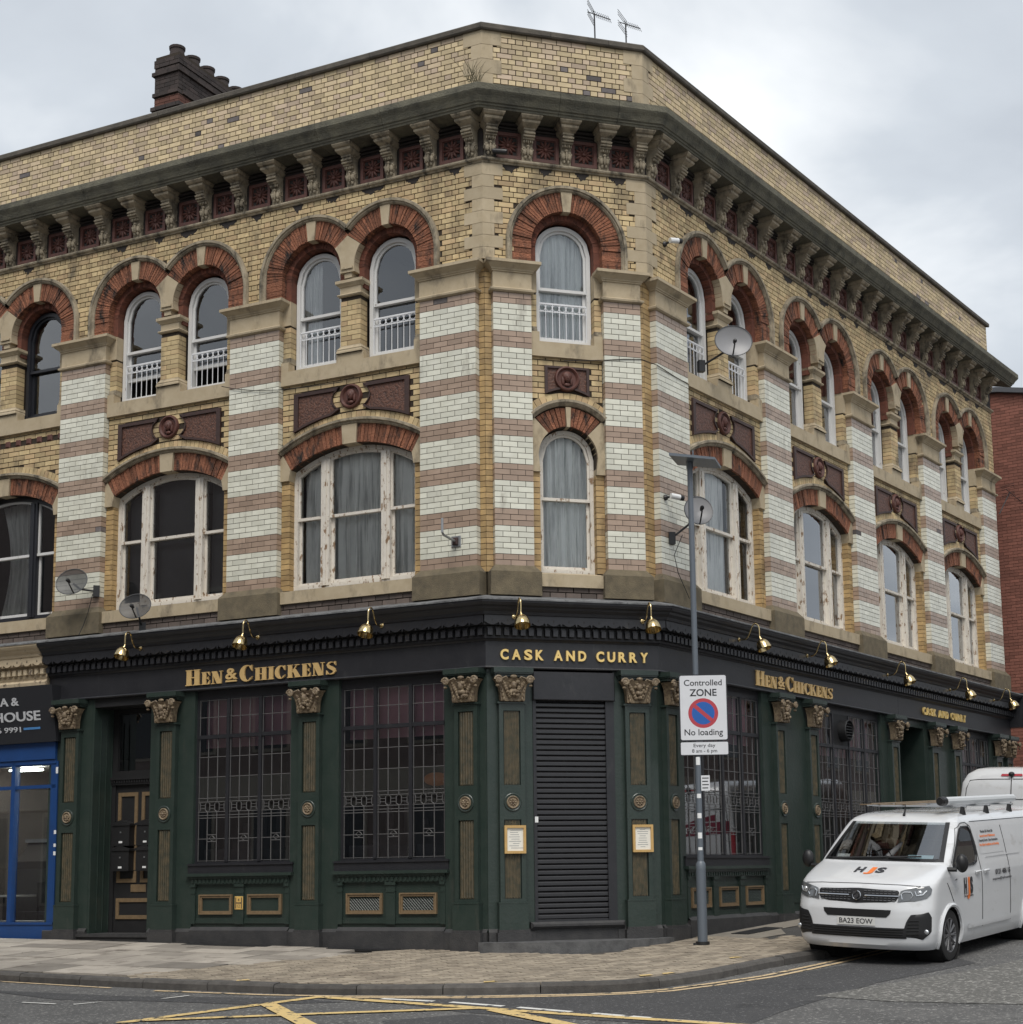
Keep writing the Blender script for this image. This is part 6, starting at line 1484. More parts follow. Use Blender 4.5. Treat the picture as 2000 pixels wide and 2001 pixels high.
V = [(u, -d, z) for u in (-.55, .75) for d, z in P]; cs_.add(V, [(0,1,2,3,4)[::-1], (5,6,7,8,9)] + [(i, i+5, (i+1) % 5+5, (i+1) % 5) for i in range(5)]); obj('hood', cs_, mat('cabinet_glass', (.05, .045, .042), .15), cab); obj('top_plate', MB().fb(-.58, .78, -.48, -.2, 1.62, 1.68), m_steel, cab); obj('heat_glow', MB().fb(.35, .60, -.15, -.13, 1.27, 1.30), emit('heat_glow', (1.0, .22, .04), 3.0), cab)
def chair(label, u, d, rz):
    e_ = empty('cafe_chair', W('L', u, d, .05), FR['L'][1] + rz, label=label, cat='chair', group='dark chairs in the takeaway'); obj('seat', MB().box(-.2, .2, -.2, .2, .43, .48), m_plas, e_); obj('backrest', MB().box(-.2, .2, .17, .21, .55, .95), m_plas, e_)
    for x in (-.18, .18):
        for y in (-.18, .18): obj('leg', MB().box(x-.015, x+.015, y-.015, y+.015, 0, .95 if y > 0 else .43), m_plas, e_)
chair('black chair beside the takeaway window, nearest the pub', -8.35, -.75, .3); chair('black chair behind the blue window post', -8.95, -.85, -.4)
tb_ = empty('cafe_table', W('L', -9.45, -.75, .05), FR['L'][1], label='pale topped cafe table behind the takeaway glass', cat='table'); obj('top', MB().box(-.4, .4, -.3, .3, .72, .75), m_tile, tb_); obj('leg', MB().tube([(0,0,0), (0,0,.72)], .03, 8).box(-.2, .2, -.2, .2, 0, .02), m_plas, tb_)
sp_('wall_notice', MB().fb(-10.35, -10.1, -3.39, -3.38, 1.9, 2.2), mat('notice_orange', (.55, .25, .06), .6))
for z, s_ in ((2.70, .10), (1.75, .06), (1.55, .05), (1.42, .06)): sp_('sticker', MB().fb(-7.70, -7.655, .0205, .022, z, z + s_), m_wplas)
# ------------------------------------------------------------------ red brick building up the side street
m_rb = mat('red_wall_brick', (.26, .105, .075), .85, (.20, .08, .058), 9, .7, tone=.20, bump=.2); m_rm = mat('red_wall_mortar', (.20, .095, .07), .9); m_rc = mat('grey_roof_edge', (.085, .09, .10), .6)
RB = empty('red_brick_building', W('R', 17.0, 0, 0), FR['R'][1], label='plain red brick building with a sloping grey roof edge beyond the pub', cat='building')
# gable wall faces down the street: local x = along street, local y = inward; wall in plane x=0
zA, zB_ = 12.35, 10.6; yA, yB = 4.5, -.70       # wall from d=-4.5 to d=3
def ztop(y): return 12.33 + (y - .45) * .22 if y < .45 else 12.33 + (y - .45) * .10
co = MB(); co.add([(.012, yA, -1), (.012, yB, -1), (.012, yB, ztop(yB)), (.012, .45, ztop(.45)), (.012, yA, ztop(yA)), (8, yA, -1), (8, yB, -1), (8, yB, ztop(yB)), (8, .45, ztop(.45)), (8, yA, ztop(yA))], [(0,1,2,3,4)[::-1], (1,6,7,2), (2,7,8,3), (3,8,9,4), (0,4,9,5), (5,9,8,7,6)])
obj('wall', co, m_rm, RB)
bk = MB(); z = 3.0; k = 0
while z < 13.2:
    y = yB + (.115 if k % 2 else 0)
    while y < 2.4:
        L_ = .215
        if z + .065 < ztop(y + .1) - .02: bk.add([(0, y, z), (0, y + L_, z), (0, y + L_, z + .066), (0, y, z + .066), (.02, y, z), (.02, y + L_, z), (.02, y + L_, z + .066), (.02, y, z + .066)], [(3,2,1,0),(0,1,5,4),(1,2,6,5),(2,3,7,6),(3,0,4,7)], rnd.random())
        y += .225
    z += .075; k += 1
obj('brickwork', bk, m_rb, RB, kind='stuff')
rc = MB()
for a, b in ((yB - .1, .45), (.45, yA)): rc.add([(-.10, a, ztop(a) - .02), (-.10, b, ztop(b) - .02), (8, b, ztop(b) - .02), (8, a, ztop(a) - .02), (-.10, a, ztop(a) + .10), (-.10, b, ztop(b) + .10), (8, b, ztop(b) + .10), (8, a, ztop(a) + .10)], [(0,1,2,3),(7,6,5,4),(4,5,1,0),(5,6,2,1),(7,4,0,3)])
obj('roof_edge', rc, m_rc, RB)
# ------------------------------------------------------------------ vans
def interp(tab, z):
    if z <= tab[0][0]: return tab[0][1]
    for (a, p), (b, q) in zip(tab[:-1], tab[1:]):
        if z <= b: return p + (q - p) * (z - a) / (b - a)
    return tab[-1][1]
class Van:
    def __init__(s, xf, hw, c, e, xr): s.xf, s.hw, s.c, s.e, s.xr = xf, hw, c, e, xr
    def front(s, y, z):
        h = interp(s.hw, z); q = min(1.0, abs(y) / h); th = math.asin(q ** (1 / s.e)); return interp(s.xf, z) - interp(s.c, z) * (1 - max(0.0, math.cos(th)) ** s.e)
    def fpt(s, y, z, off=0.0):
        x = s.front(y, z); d_ = .01; x1 = s.front(y + d_, z); x0 = s.front(y - d_, z); xz1 = s.front(y, z + d_); xz0 = s.front(y, z - d_)
        n = Vector((1, -(x1 - x0) / (2*d_), -(xz1 - xz0) / (2*d_))).normalized(); return Vector((x, y, z)) + n * off
    def side_y(s, x, z):
        h = interp(s.hw, z); X = interp(s.xf, z); c = interp(s.c, z)
        if x <= X - c: return h
        ct = max(0.0, min(1.0, 1 - (X - x) / c)); th = math.acos(ct ** (1 / s.e)) if ct < 1 else 0; return h * max(0.0, math.sin(th)) ** s.e
    def spt(s, x, z, off=0.0, side=1):
        y = s.side_y(x, z); d_ = .02; dx = (s.side_y(x + d_, z) - s.side_y(x - d_, z)) / (2*d_); dz = (s.side_y(x, z + d_) - s.side_y(x, z - d_)) / (2*d_)
        n = Vector((-dx, 1, -dz)).normalized(); p = Vector((x, y, z)) + n * off; p.y *= side; return p
    def patch(s, poly, fn, off, n=14, rows=16, flip=False):
        """poly (a,z): fills rows between its left and right edge; fn(a,z,off)"""
        z0, z1 = min(p[1] for p in poly), max(p[1] for p in poly); mb = MB(); R = []
        for j in range(rows + 1):
            z = z0 + (z1 - z0) * (j + (.001 if j == 0 else (-.001 if j == rows else 0))) / rows; xs = []
            for i in range(len(poly)):
                (a, b), (c, d) = poly[i], poly[(i+1) % len(poly)]
                if (b > z) != (d > z): xs.append(a + (c - a) * (z - b) / (d - b))
            R.append((min(xs), max(xs), z)) if xs else None
        for a, b, z in R:
            for i in range(n + 1): mb.v.append(tuple(fn(a + (b - a) * i / n, z, off)))
        for j in range(len(R) - 1):
            for i in range(n):
                a = j*(n+1)+i; f = [a, a+1, a+n+2, a+n+1]; mb.f.append(f[::-1] if flip else f); mb.t.append(.5); mb.m.append(0)
        return mb
    def shell(s, zs, holef=None, holes=None, nf=26, ns=90):
        mb = MB(); n = 2 * (nf + ns)
        idx = {}
        rows = []
        for z in zs:
            h, X, c = interp(s.hw, z), interp(s.xf, z), interp(s.c, z); half = []
            for i in range(nf + 1):
                th = PI/2 * i / nf; half.append((X - c * (1 - max(0.0, math.cos(th)) ** s.e), h * math.sin(th) ** s.e))
            for i in range(1, ns + 1): half.append((X - c + (s.xr - X + c) * i / ns, h))
            row = [(x, -y) for x, y in half[::-1]] + half[1:]; rows.append([(x, y, z) for x, y in row])
        m = len(rows[0])
        for r in rows: mb.v += r
        for j in range(len(rows) - 1):
            for i in range(m - 1):
                P = [rows[j][i], rows[j][i+1], rows[j+1][i+1], rows[j+1][i]]; cx = sum(p[0] for p in P) / 4; cy = sum(p[1] for p in P) / 4; cz = sum(p[2] for p in P) / 4
                if holef and holef(cx, cy, cz): continue
                mb.f.append([j*m+i, j*m+i+1, (j+1)*m+i+1, (j+1)*m+i]); mb.t.append(.5); mb.m.append(0)
        L = len(rows) - 1                                         # roof and tail
        for i in range(m // 2): mb.f.append([L*m+i, L*m+i+1, L*m+m-2-i, L*m+m-1-i]); mb.t.append(.5); mb.m.append(0)
        for j in range(L): mb.f.append([j*m, (j+1)*m, (j+1)*m+m-1, j*m+m-1]); mb.t.append(.5); mb.m.append(0)
        return mb
m_vw = mat('white_van_paint', (.66, .67, .685), .20, (.60, .61, .62), 1.2, .7, coat=.8, spec=.5, streak=((.42, .41, .39), 0.58, 0.85, (2.5, 2.5, 5))); m_vg = glass('van_glass', (.62, .65, .65), 2.6, base=0.06); m_vblk = mat('van_black_plastic', (.012, .012, .013), .45); m_chr = mat('chrome', (.62, .63, .65), .12, metal=1.0); m_tyre = mat('tyre_rubber', (.018, .018, .018), .8, bump=.2); m_rim = mat('grey_alloy', (.16, .16, .165), .35, metal=.6)
m_hlg = mat('headlamp_clear', (.10, .105, .11), .06, coat=1.0, spec=.8); m_led = mat('lamp_silver', (.70, .72, .74), .15, metal=.8); m_org = mat('orange_decal', (.80, .20, .04), .4); m_seam = mat('panel_gap', (.05, .05, .052), .7); m_und = mat('underbody', (.008, .008, .008), .9)
def wheel(parent, x, y, side, r=.335, w=.22):
    e_ = MB(); T = Matrix.Translation((x, y, r)) @ Matrix.Rotation(-side * PI/2, 4, 'X')
    e_.lathe([(r*.62, -w*.5), (r*.93, -w*.5), (r, -w*.38), (r, w*.38), (r*.965, w*.47), (r*.90, w*.5), (r*.68, w*.48), (r*.65, w*.40)], T, 40)
    wh = obj('wheel', e_, m_tyre, parent, True); b = MB(); b.lathe([(r*.67, w*.47), (r*.65, w*.49), (r*.62, w*.44), (r*.60, w*.15), (0, w*.10)], T, 36)
    obj('rim', b, m_rim, wh, True); sp = MB()
    for k in range(10):
        a = 2*PI*k/10
        for da in (-.07, .07):
            q0 = T @ Vector((r*.14*math.cos(a), r*.14*math.sin(a), w*.40)); q1 = T @ Vector((r*.62*math.cos(a + da), r*.62*math.sin(a + da), w*.45)); sp.tube([q0, q1], [.014, .010], 5)
    sp.lathe([(0, w*.44), (r*.13, w*.44), (r*.16, w*.38)], T, 16); obj('spokes', sp, m_rim, wh)
    return wh
XF = [(.19, .80), (.25, .865), (.38, .885), (.60, .880), (.70, .872), (.78, .850), (.92, .815), (.99, .785), (1.03, .735), (1.07, .655), (1.12, .52), (1.17, .37), (1.215, .22), (1.25, .10), (1.275, .055), (1.78, -.64), (1.82, -.71), (1.86, -.82), (1.89, -.98), (1.91, -1.25), (1.92, -1.7)]
HW = [(.19, .885), (.28, .925), (.40, .945), (.70, .955), (.95, .957), (1.10, .948), (1.20, .930), (1.28, .912), (1.50, .868), (1.70, .818), (1.78, .790), (1.83, .755), (1.87, .705), (1.90, .63), (1.92, .50)]
CC = [(.19, .40), (.60, .42), (.95, .44), (1.05, .40), (1.20, .27), (1.30, .20), (1.78, .14), (1.92, .14)]
V1 = Van(XF, HW, CC, .72, -4.35)
WX = (0.0, -3.275)
vF = Vector((-math.cos(aR), -math.sin(aR), -.047)).normalized(); vL = Vector((math.sin(aR), -math.cos(aR), -.045)); vU = vF.cross(vL).normalized(); vL = vU.cross(vF).normalized()
fx, fy = 4.46, -2.36
VAN = empty('panel_van', (0, 0, 0), label='white panel van with black and orange letters and a roof rack parked at the kerb', cat='van')
VS = .955; fx, fy = fx + vL.x * .04, fy + vL.y * .04
VAN.matrix_world = Matrix(((vF.x*VS, vL.x*VS, vU.x*VS, fx), (vF.y*VS, vL.y*VS, vU.y*VS, fy), (vF.z*VS, vL.z*VS, vU.z*VS, gz(fx, fy) + ROADZ + .022), (0, 0, 0, 1)))
WS = [(-.84, 1.275), (.84, 1.275), (.80, 1.42), (.70, 1.775), (-.70, 1.775), (-.80, 1.42)]
def inpolyq(a, b, P): return inpoly(a, b, P)
SW = [(-.17, 1.215), (-.20, 1.26), (-.38, 1.42), (-.60, 1.61), (-.70, 1.685), (-.80, 1.715), (-1.04, 1.715), (-1.10, 1.63), (-1.115, 1.33), (-1.06, 1.245), (-.95, 1.215), (-.5, 1.205)]
def hole(x, y, z):
    for wx in WX:
        if abs(y) > .6 and math.hypot(x - wx, z - .335) < .375 and z < .74: return True
    if 1.30 < z < 1.752 and inpoly(y, z, WS) and x > V1.front(y, z) - .02 and abs(y) < (.80 - (z - 1.3) * .28): return True
    if abs(y) > .7 and inpoly(x, z, SW) and x < interp(XF, z) - interp(CC, z) + .02: return True
    return False
zs = [.19, .21, .25, .30] + [.33 + .024 * i for i in range(30)] + [1.03 + .016 * i for i in range(16)] + [1.29 + .02 * i for i in range(25)] + [1.79, 1.81, 1.83, 1.85, 1.87, 1.885, 1.90, 1.912, 1.92]
body = obj('body', V1.shell(sorted(set(zs)), hole), m_vw, VAN, True)
FP = lambda y, z, o: V1.fpt(y, z, o); SPL = lambda x, z, o: V1.spt(x, z, o, 1)
def fpatch(name, poly, off, m, parent=None, n=16, rows=10, smooth=True): return obj(name, V1.patch(poly, FP, off, n, rows), m, parent or VAN, smooth)
def spatch(name, poly, off, m, parent=None, n=10, rows=12): return obj(name, V1.patch(poly, SPL, off, n, rows, True), m, parent or VAN, True)
# windscreen with black border, side glass
wsn = fpatch('windscreen', WS, .006, m_vg, n=24, rows=14)
def lerp2(P, k, c): return [(c[0] + (a - c[0]) * k[0], c[1] + (b - c[1]) * k[1]) for a, b in P]
bd_ = MB(); WI = [(a * .93, 1.275 + (b - 1.275) * .93 + .035) for a, b in WS]
for i in range(len(WS)):
    j = (i+1) % len(WS); q = 14; o = len(bd_.v)
    for k in range(q + 1):
        t = k / q
        for P_, e__ in ((WS, 1.012), (WI, 1.0)): y = P_[i][0] + (P_[j][0]-P_[i][0])*t; z = P_[i][1] + (P_[j][1]-P_[i][1])*t; bd_.v.append(tuple(V1.fpt(y * e__, z, .009)))
    for k in range(q): a = o + 2*k; bd_.f.append([a, a+2, a+3, a+1]); bd_.t.append(.5); bd_.m.append(0)
obj('windscreen_border', bd_, m_vblk, wsn)
for s in (-1, 1): obj('wiper', MB().tube([V1.fpt(.55 * s, 1.285, .03), V1.fpt(.12 * s, 1.30, .03), V1.fpt(-.25 * s + .3, 1.325, .025)], .012, 5), m_vblk, wsn)
obj('side_window', V1.patch(SW, SPL, .004, 10, 14, True), m_vg, VAN, True); 
def outline(P, fn, r, close=True, dens_=6):
    pts_ = []
    for i in range(len(P) if close else len(P) - 1):
        a, b = P[i], P[(i+1) % len(P)]
        for k in range(dens_): t = k / dens_; pts_.append(fn(a[0] + (b[0]-a[0])*t, a[1] + (b[1]-a[1])*t, .004))
    if close: pts_.append(pts_[0])
    else: pts_.append(fn(P[-1][0], P[-1][1], .004))
    return MB().tube(pts_, r, 5, cap=False)
obj('window_seal', outline(SW, SPL, .017), m_vblk, VAN)
obj('side_window', V1.patch(SW, lambda x, z, o: V1.spt(x, z, o, -1), .004, 10, 14), m_vblk, VAN, True)
# cabin interior
cab_ = MB().box(-1.35, -1.30, -.78, .78, .5, 1.75).box(-.95, .12, -.80, .80, .5, 1.02); cab_.add([(-.05, -.82, 1.26), (-.05, .82, 1.26), (-.62, .78, 1.17), (-.62, -.78, 1.17), (-.62, .78, .9), (-.62, -.78, .9)], [(0, 1, 2, 3), (3, 2, 4, 5)])
for y in (-.45, .12, .5): cab_.box(-1.2, -1.02, y - .2, y + .2, 1.0, 1.52); cab_.box(-1.19, -1.08, y - .1, y + .1, 1.52, 1.68)
obj('cabin', cab_, m_dark, VAN); obj('steering_wheel', MB().tube([(-.66 + .05*math.sin(a), -.42 + .18*math.cos(a), 1.22 + .17*math.sin(a)) for a in [2*PI*k/16 for k in range(17)]], .015, 6, cap=False), m_vblk, VAN)
obj('rear_view_mirror', MB().box(-.62, -.58, .30, .52, 1.60, 1.69), m_vblk, VAN)
def paper(label, y0, y1, x0, x1, z, m, tz=.06):
    p = [Vector((x0, y0, z)), Vector((x0, y1, z)), Vector((x1, y1, z + tz)), Vector((x1, y0, z + tz))]; p += [q + Vector((0, 0, .004)) for q in p]
    M_ = VAN.matrix_world; c = M_ @ p[0]
    obj('paper_sheet', MB().add([(M_ @ q) - c for q in p], [(0,3,2,1),(4,5,6,7),(0,1,5,4),(1,2,6,5),(2,3,7,6),(3,0,4,7)]), m, loc=c, label=label, cat='paper')
m_bpap = mat('pale_blue_paper', (.42, .62, .70), .8); m_gpap = mat('green_white_paper', (.55, .66, .42), .8, (.72, .72, .66), 14, .9)
paper('pale blue sheet of paper on the van dashboard on the passenger side', .30, .66, -.10, -.19, 1.265, m_bpap, .085); paper('green and white leaflet lying on the middle of the van dashboard', -.20, .18, -.11, -.2, 1.262, m_gpap, .05); paper('small white permit in the windscreen corner of the van on the driver side', -.72, -.54, -.10, -.19, 1.265, m_wplas, .08)
# front end
gr = fpatch('grille', [(-.55, .865), (-.52, .80), (0, .775), (.52, .80), (.55, .865), (.56, .945), (0, .965), (-.56, .945)], .006, m_vblk, n=30)
gb = MB()
for z in (.815, .845, .90, .93):
    for k in range(-9, 10):
        if abs(k) < 2: continue
        y = k * .055; p = V1.fpt(y, z, .012); gb.tube([V1.fpt(y - .018, z, .012), V1.fpt(y + .018, z, .012)], .0055, 4)
obj('grille_studs', gb, m_rim, gr); obj('chrome_bar', MB().tube([V1.fpt(-.56 + .045*k, .872, .016) for k in range(11)], .010, 6).tube([V1.fpt(.11 + .045*k, .872, .016) for k in range(11)], .010, 6), m_chr, gr)
pb_ = V1.fpt(0, .868, .02); Tb = Matrix.Translation(pb_) @ Matrix.Rotation(PI/2 - .2, 4, 'Y'); obj('badge', MB().lathe([(.062, -.01), (.062, .012), (.056, .018), (.05, .012), (0, .012)], Tb, 28), m_chr, gr, True)
Rg = [Tb @ Vector((.035*math.cos(a)*(1 if a < 3.3 else .6), .035*math.sin(a), .016)) for a in [.4*k for k in range(14)]]; obj('badge_emblem', MB().tube(Rg, .007, 5), m_vblk, gr)
for s in (-1, 1):
    hl = fpatch('headlight', [(s*.545, .80), (s*.575, .945), (s*.75, .985), (s*.885, 1.005), (s*.915, .965), (s*.91, .90), (s*.87, .845), (s*.70, .805)], .010, m_hlg, n=16, rows=12)
    obj('running_light', MB().tube([V1.fpt(s*y, z, .016) for y, z in ((.60, .835), (.585, .90), (.62, .925), (.70, .925), (.725, .885), (.70, .85))], .008, 5).tube([V1.fpt(s*y, z, .016) for y, z in ((.745, .935), (.765, .885), (.83, .895), (.865, .945))], .009, 5), m_led, hl)
    obj('projector', MB().ell(V1.fpt(s*.80, .925, -.002), (.03, .035, .032), 12, 8), m_led, hl, True)
    fv = fpatch('bumper_vent', [(s*.60, .36), (s*.66, .56), (s*.72, .655), (s*.90, .68), (s*.925, .62), (s*.92, .42), (s*.84, .335)], .008, m_vblk, n=12, rows=10)
    vb_ = MB()
    for k in range(5): z = .40 + k * .042; vb_.tube([V1.fpt(s*(.655 + .008*k), z, .014), V1.fpt(s*(.80), z + .004, .014)], .008, 4)
    obj('vent_slats', vb_, m_und, fv); pf_ = V1.fpt(s*.875, .43, .012); obj('fog_lamp', MB().ell(pf_, (.018, .034, .034), 12, 8), m_led, fv, True)
fpatch('lower_intake', [(-.66, .345), (.66, .345), (.645, .475), (-.645, .475)], .007, m_vblk, n=30); lb_ = MB()
for k in range(4): z = .365 + .03*k; lb_.tube([V1.fpt(-.62 + .062*q, z, .011) for q in range(21)], .006, 4)
obj('intake_slats', lb_, m_und, VAN); fpatch('upper_intake', [(-.46, .655), (-.41, .605), (.41, .605), (.46, .655), (.47, .70), (-.47, .70)], .007, m_vblk, n=24)
npl = obj('number_plate', V1.patch([(-.265, .495), (.265, .495), (.265, .60), (-.265, .60)], FP, .014, 12, 2), mat('plate_white', (.62, .62, .60), .4), VAN)
def on_front(name, s_, yc, zb, w, h, m, parent, off, bold=.01):
    V, F = text_mesh(s_, w, h, .0006, bold, 'CENTER'); obj(name, MB().add([V1.fpt(yc + x, zb + z, off - y) for x, y, z in V], F), m, parent)
on_front('registration', 'BA23 EOW', 0, .517, .465, .064, m_ink, npl, .0155)
# bonnet: seam and decal
obj('bonnet_seam', outline([(-.80, 1.00), (-.55, 1.015), (0, 1.022), (.55, 1.015), (.80, 1.00)], FP, .0045, False), m_seam, VAN)
for t_, yc, m_ in (('H', -.155, m_ink), ('J', -.005, m_org), ('S', .14, m_ink)): on_front('bonnet_lettering', t_, yc, 1.145, .125, .052, m_, VAN, .006, .045)
# side: seams, handles, sill trim, arch, lettering
for P_ in ([(-1.19, .36), (-1.19, 1.10), (-1.17, 1.45), (-1.13, 1.72), (-1.0, 1.775), (-.82, 1.77), (-.62, 1.70), (-.36, 1.46), (-.14, 1.26)], [(.12, 1.02), (.02, .90), (-.10, .76)], [(-2.35, .36), (-2.35, 1.70)], [(-1.19, 1.78), (-4.2, 1.78)]):
    obj('panel_seam', outline(P_, SPL, .0045, False, 10), m_seam, VAN)
for x in (-1.02, -1.36): obj('door_handle', MB().tube([V1.spt(x - .09, 1.105, .012), V1.spt(x - .04, 1.11, .04), V1.spt(x + .05, 1.11, .04), V1.spt(x + .09, 1.105, .012)], .016, 6).ell(V1.spt(x, 1.085, .0), (.05, .008, .035), 10, 6), m_vw, VAN, True)
spatch('sill_trim', [(-.56, .385), (-.62, .375), (-2.30, .375), (-2.30, .455), (-.66, .455)], .022, m_vw, n=30, rows=4); spatch('crease', [(-1.45, 1.285), (-2.9, 1.285), (-2.9, 1.30), (-1.45, 1.30)], .012, m_vw, n=20, rows=2)
spatch('side_panel', [(-1.30, 1.33), (-2.25, 1.33), (-2.25, 1.70), (-1.42, 1.70), (-1.33, 1.62)], .004, m_vw); spatch('indicator', [(-.16, 1.035), (-.24, 1.035), (-.24, 1.055), (-.16, 1.055)], .008, m_led)
for wx in WX:
    for sd_ in (1, -1):
        R1 = [V1.spt(wx + .395*math.cos(a), max(.2, .335 + .395*math.sin(a)), .004, sd_) for a in [PI*(-.12 + 1.24*k/36) for k in range(37)]]; obj('wheel_arch', MB().tube(R1, .028, 6, cap=False), m_vw, VAN, True)
        wl_ = MB(); T = Matrix.Translation((wx, .93*sd_, .335)) @ Matrix.Rotation(-sd_*PI/2, 4, 'X'); wl_.lathe([(.40, 0), (.40, -.35), (0, -.35)], T, 28); obj('wheel_well', wl_, m_und, VAN)
        wheel(VAN, wx, .825 * sd_, sd_)
def on_side(name, s_, xc, zb, w, h, m, bold=.01, off=.009):
    V, F = text_mesh(s_, w, h, .0006, bold, 'CENTER'); obj(name, MB().add([V1.spt(xc - x, zb + z, off - y) for x, y, z in V], [f for f in F]), m, VAN)
for t_, xc, m_ in (('H', -.53, m_ink), ('J', -.645, m_org), ('S', -.755, m_ink)): on_side('side_lettering', t_, xc, .845, .105, .20, m_, .05)
on_side('side_lettering', 'Fire and Security', -.645, .795, .34, .032, m_ink); 
for s_, z, m_, w in (('Warden Call  Nurse Call', 1.615, m_ink, .50), ('Access Control  Maintenance', 1.555, m_org, .62), ('Security Doors  Gate Automation', 1.495, m_ink, .75), ('Fire Alarm Installation and Servicing', 1.435, m_org, .78)): on_side('side_lettering', s_, -1.72, z, w, .036, m_, .012)
on_side('side_lettering', '0121 486 15', -2.05, 1.03, .62, .07, m_ink, .02); on_side('side_lettering', 'enquiries@hjsfireandsec', -2.0, .955, .80, .034, m_ink)
mir = obj('door_mirror', MB().ell((-.02, 1.10, 1.28), (.075, .075, .115), 14, 10).ell((-.045, 1.10, 1.27), (.06, .085, .12), 14, 10).tube([(.02, .92, 1.19), (-.01, 1.04, 1.19)], .03, 8), m_vblk, VAN, True); obj('door_mirror', MB().ell((-.02, -1.10, 1.28), (.07, .085, .12), 14, 10).tube([(.0, -.9, 1.19), (0, -1.04, 1.19)], .03, 8), m_vblk, VAN, True)
# underside, roof rack, pipe tube, aerial
obj('underbody', MB().box(-4.2, .40, -.76, .76, .20, .45), m_und, VAN)
obj('roof_aerial', MB().tube([(-.80, 0, 1.865), (-.84, 0, 1.92), (-.86, 0, 2.02)], [.022, .012, .005], 6), m_vblk, VAN)
rk = MB()
for x in (-1.25, -2.2, -3.2): rk.tube([(x, -.74, 1.985), (x, .74, 1.985)], .016, 6)
obj('rack_bars', rk, m_steel, VAN)
for x in (-1.25, -2.2, -3.2):
    for y in (-.68, .68): obj('rack_foot', MB().add([(x-.06, y-.03, 1.86), (x+.06, y-.03, 1.86), (x+.06, y+.03, 1.86), (x-.06, y+.03, 1.86), (x-.02, y-.02, 1.985), (x+.02, y-.02, 1.985), (x+.02, y+.02, 1.985), (x-.02, y+.02, 1.985)], [(0,1,5,4),(1,2,6,5),(2,3,7,6),(3,0,4,7),(4,5,6,7)]), m_vblk, VAN)
obj('pipe_tube', MB().tube([(-1.0, .50, 2.06), (-3.9, .50, 2.06)], .060, 10), mat('tube_silver', (.55, .57, .58), .4), VAN); obj('tube_cap', MB().tube([(-.86, .50, 2.06), (-.90, .50, 2.06), (-1.02, .50, 2.06)], [.05, .066, .068], 14), m_vblk, VAN)
obj('ladder_rail', MB().tube([(-.95, -.55, 2.015), (-3.6, -.55, 2.015)], .013, 6).tube([(-.95, -.18, 2.015), (-3.6, -.18, 2.015)], .013, 6).tube([(-1.25, -.85, 2.00), (-1.25, .15, 2.00)], .010, 6), m_goldm, VAN)
# second van, seen from behind
V2 = Van([(.35, -.03), (.45, 0), (1.1, -.01), (1.9, -.06), (2.2, -.11), (2.34, -.17), (2.42, -.27), (2.455, -.5)], [(.35, .88), (.5, .93), (1.2, .94), (1.8, .90), (2.2, .85), (2.34, .79), (2.42, .68), (2.455, .55)], [(.35, .10), (2.2, .11), (2.455, .2)], .62, -5.2)
c2 = W('R', 6.2, 2.86, 0); g2 = gz(c2.x, c2.y) + ROADZ
VB = empty('delivery_van', (0, 0, 0), label='tall white van with a maroon band seen from behind, parked further up the side street', cat='van')
VB.matrix_world = Matrix(((vF.x, vL.x, vU.x, c2.x), (vF.y, vL.y, vU.y, c2.y), (vF.z, vL.z, vU.z, g2), (0, 0, 0, 1)))
obj('body', V2.shell([.35, .4, .45, .6, .9, 1.2, 1.5, 1.8, 2.0, 2.1, 2.2, 2.26, 2.3, 2.34, 2.38, 2.42, 2.44, 2.455], None, None, 20, 12), m_vw, VB, True)
FP2 = lambda y, z, o: V2.fpt(y, z, o); m_mar2 = mat('maroon_decal', (.20, .02, .045), .4)
obj('door_seam', MB().tube([FP2(0, .6 + .09*k, .003) for k in range(20)], .008, 5), m_seam, VB)
for s in (-1, 1):
    obj('door_seam', MB().tube([FP2(s*y, z, .003) for y, z in ((.80, .6), (.80, 1.2), (.785, 1.8), (.76, 2.1), (.70, 2.235), (.55, 2.25), (.3, 2.255), (.02, 2.255))], .007, 5), m_seam, VB); obj('door_crease', MB().tube([FP2(s*y, 1.93, .001) for y in (.05, .2, .4, .6, .72)], .006, 5), m_seam, VB)
    obj('rear_light', V2.patch([(s*.84, 1.0), (s*.92, 1.0), (s*.91, 1.5), (s*.83, 1.5)], FP2, .01, 4, 6), m_sred, VB)
bl_ = obj('brake_light', V2.patch([(-.18, 2.30), (.18, 2.30), (.17, 2.335), (-.17, 2.335)], FP2, .012, 8, 3), m_sred, VB); obj('camera_pod', MB().ell(V2.fpt(0, 2.325, .03), (.05, .05, .04), 10, 8), m_vblk, VB)
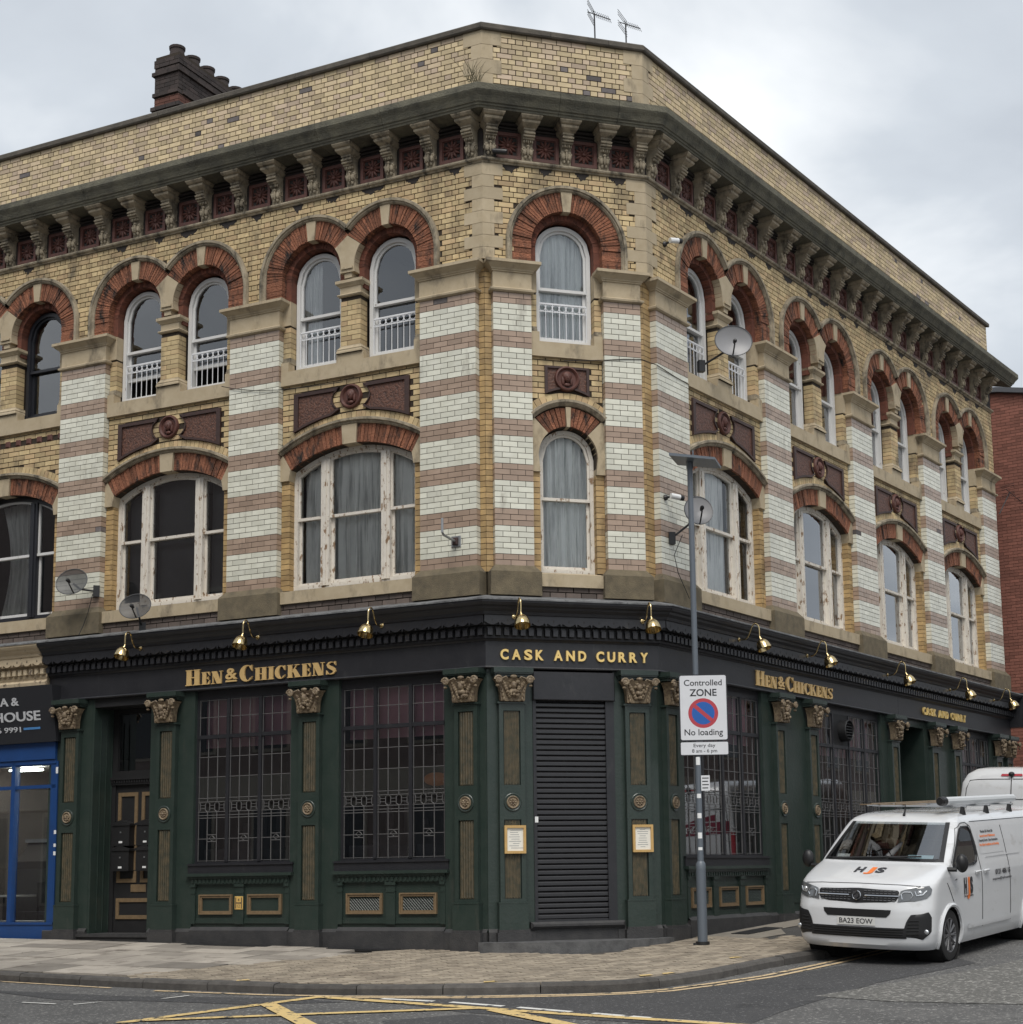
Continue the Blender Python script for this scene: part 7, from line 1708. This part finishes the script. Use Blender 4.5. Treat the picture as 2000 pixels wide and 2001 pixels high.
obj('maroon_band', V2.patch([(-.82, 1.48), (.82, 1.48), (.82, 1.70), (-.82, 1.70)], FP2, .004, 16, 4), m_mar2, VB); obj('maroon_flash', V2.patch([(-.55, 1.72), (.0, 1.72), (.0, 1.735), (-.50, 1.83), (-.56, 1.83)], FP2, .005, 10, 4), m_mar2, VB)
V_, F_ = text_mesh('SERVICES', .95, .11, .0008, .02, 'CENTER'); obj('rear_lettering', MB().add([V2.fpt(x, 1.53 + z, .007 - y) for x, y, z in V_], F_), m_wplas, VB)
obj('bumper', V2.patch([(-.90, .40), (.90, .40), (.90, .58), (-.90, .58)], FP2, .03, 16, 4), m_vblk, VB)
for x in (-.75, -4.2):
    for s in (-1, 1): wheel(VB, x, .80 * s, s, .34)
obj('underbody', MB().box(-5.0, -.15, -.80, .80, .25, .5), m_und, VB)

# ------------------------------------------------------------------ terraces across the two streets (met only as reflections in the panes)
m_opp = mat('opposite_brick', (.26, .21, .19), .9, (.19, .155, .14), 3, .7); m_opw = mat('opposite_stone', (.40, .36, .30), .9); m_ogl = mat('opposite_glass', (.03, .035, .04), .1)
def terrace(fac, u0, u1, d, h, label):
    e_ = empty('brick_terrace', W(fac, (u0 + u1) / 2, d, 0), FR[fac][1] + PI, label=label, cat='building'); hw = (u1 - u0) / 2; g0 = W(fac, (u0+u1)/2, d, 0); zb = gz(g0.x, g0.y) - 2
    obj('wall', MB().box(-hw, hw, 0, 8, zb, h), m_opp, e_); obj('cornice', MB().box(-hw, hw, -.3, .3, h - .3, h), m_opw, e_); obj('shop_fascia', MB().box(-hw, hw, -.1, .05, 3.0, 3.7), m_opw, e_)
    n = int(hw * 2 / 2.4)
    for i in range(n):
        x = -hw + 1.2 + i * 2.4
        for z0, z1 in ((.4, 2.8), (4.4, 6.2), (7.3, 8.9)):
            if z1 < h - .5: f = obj('window', MB().box(x - .6, x + .6, -.03, .05, z0 - .08, z1 + .12), m_opw, e_); obj('pane', MB().box(x - .5, x + .5, -.05, .0, z0, z1), m_ogl, f)
terrace('L', -48, 1.0, 15.0, 13.2, 'brick terrace across the main road, seen only in the pub window reflections')
terrace('R', 6, 48, 11.0, 8.2, 'low brick terrace across the side street, seen only in the pub window reflections')
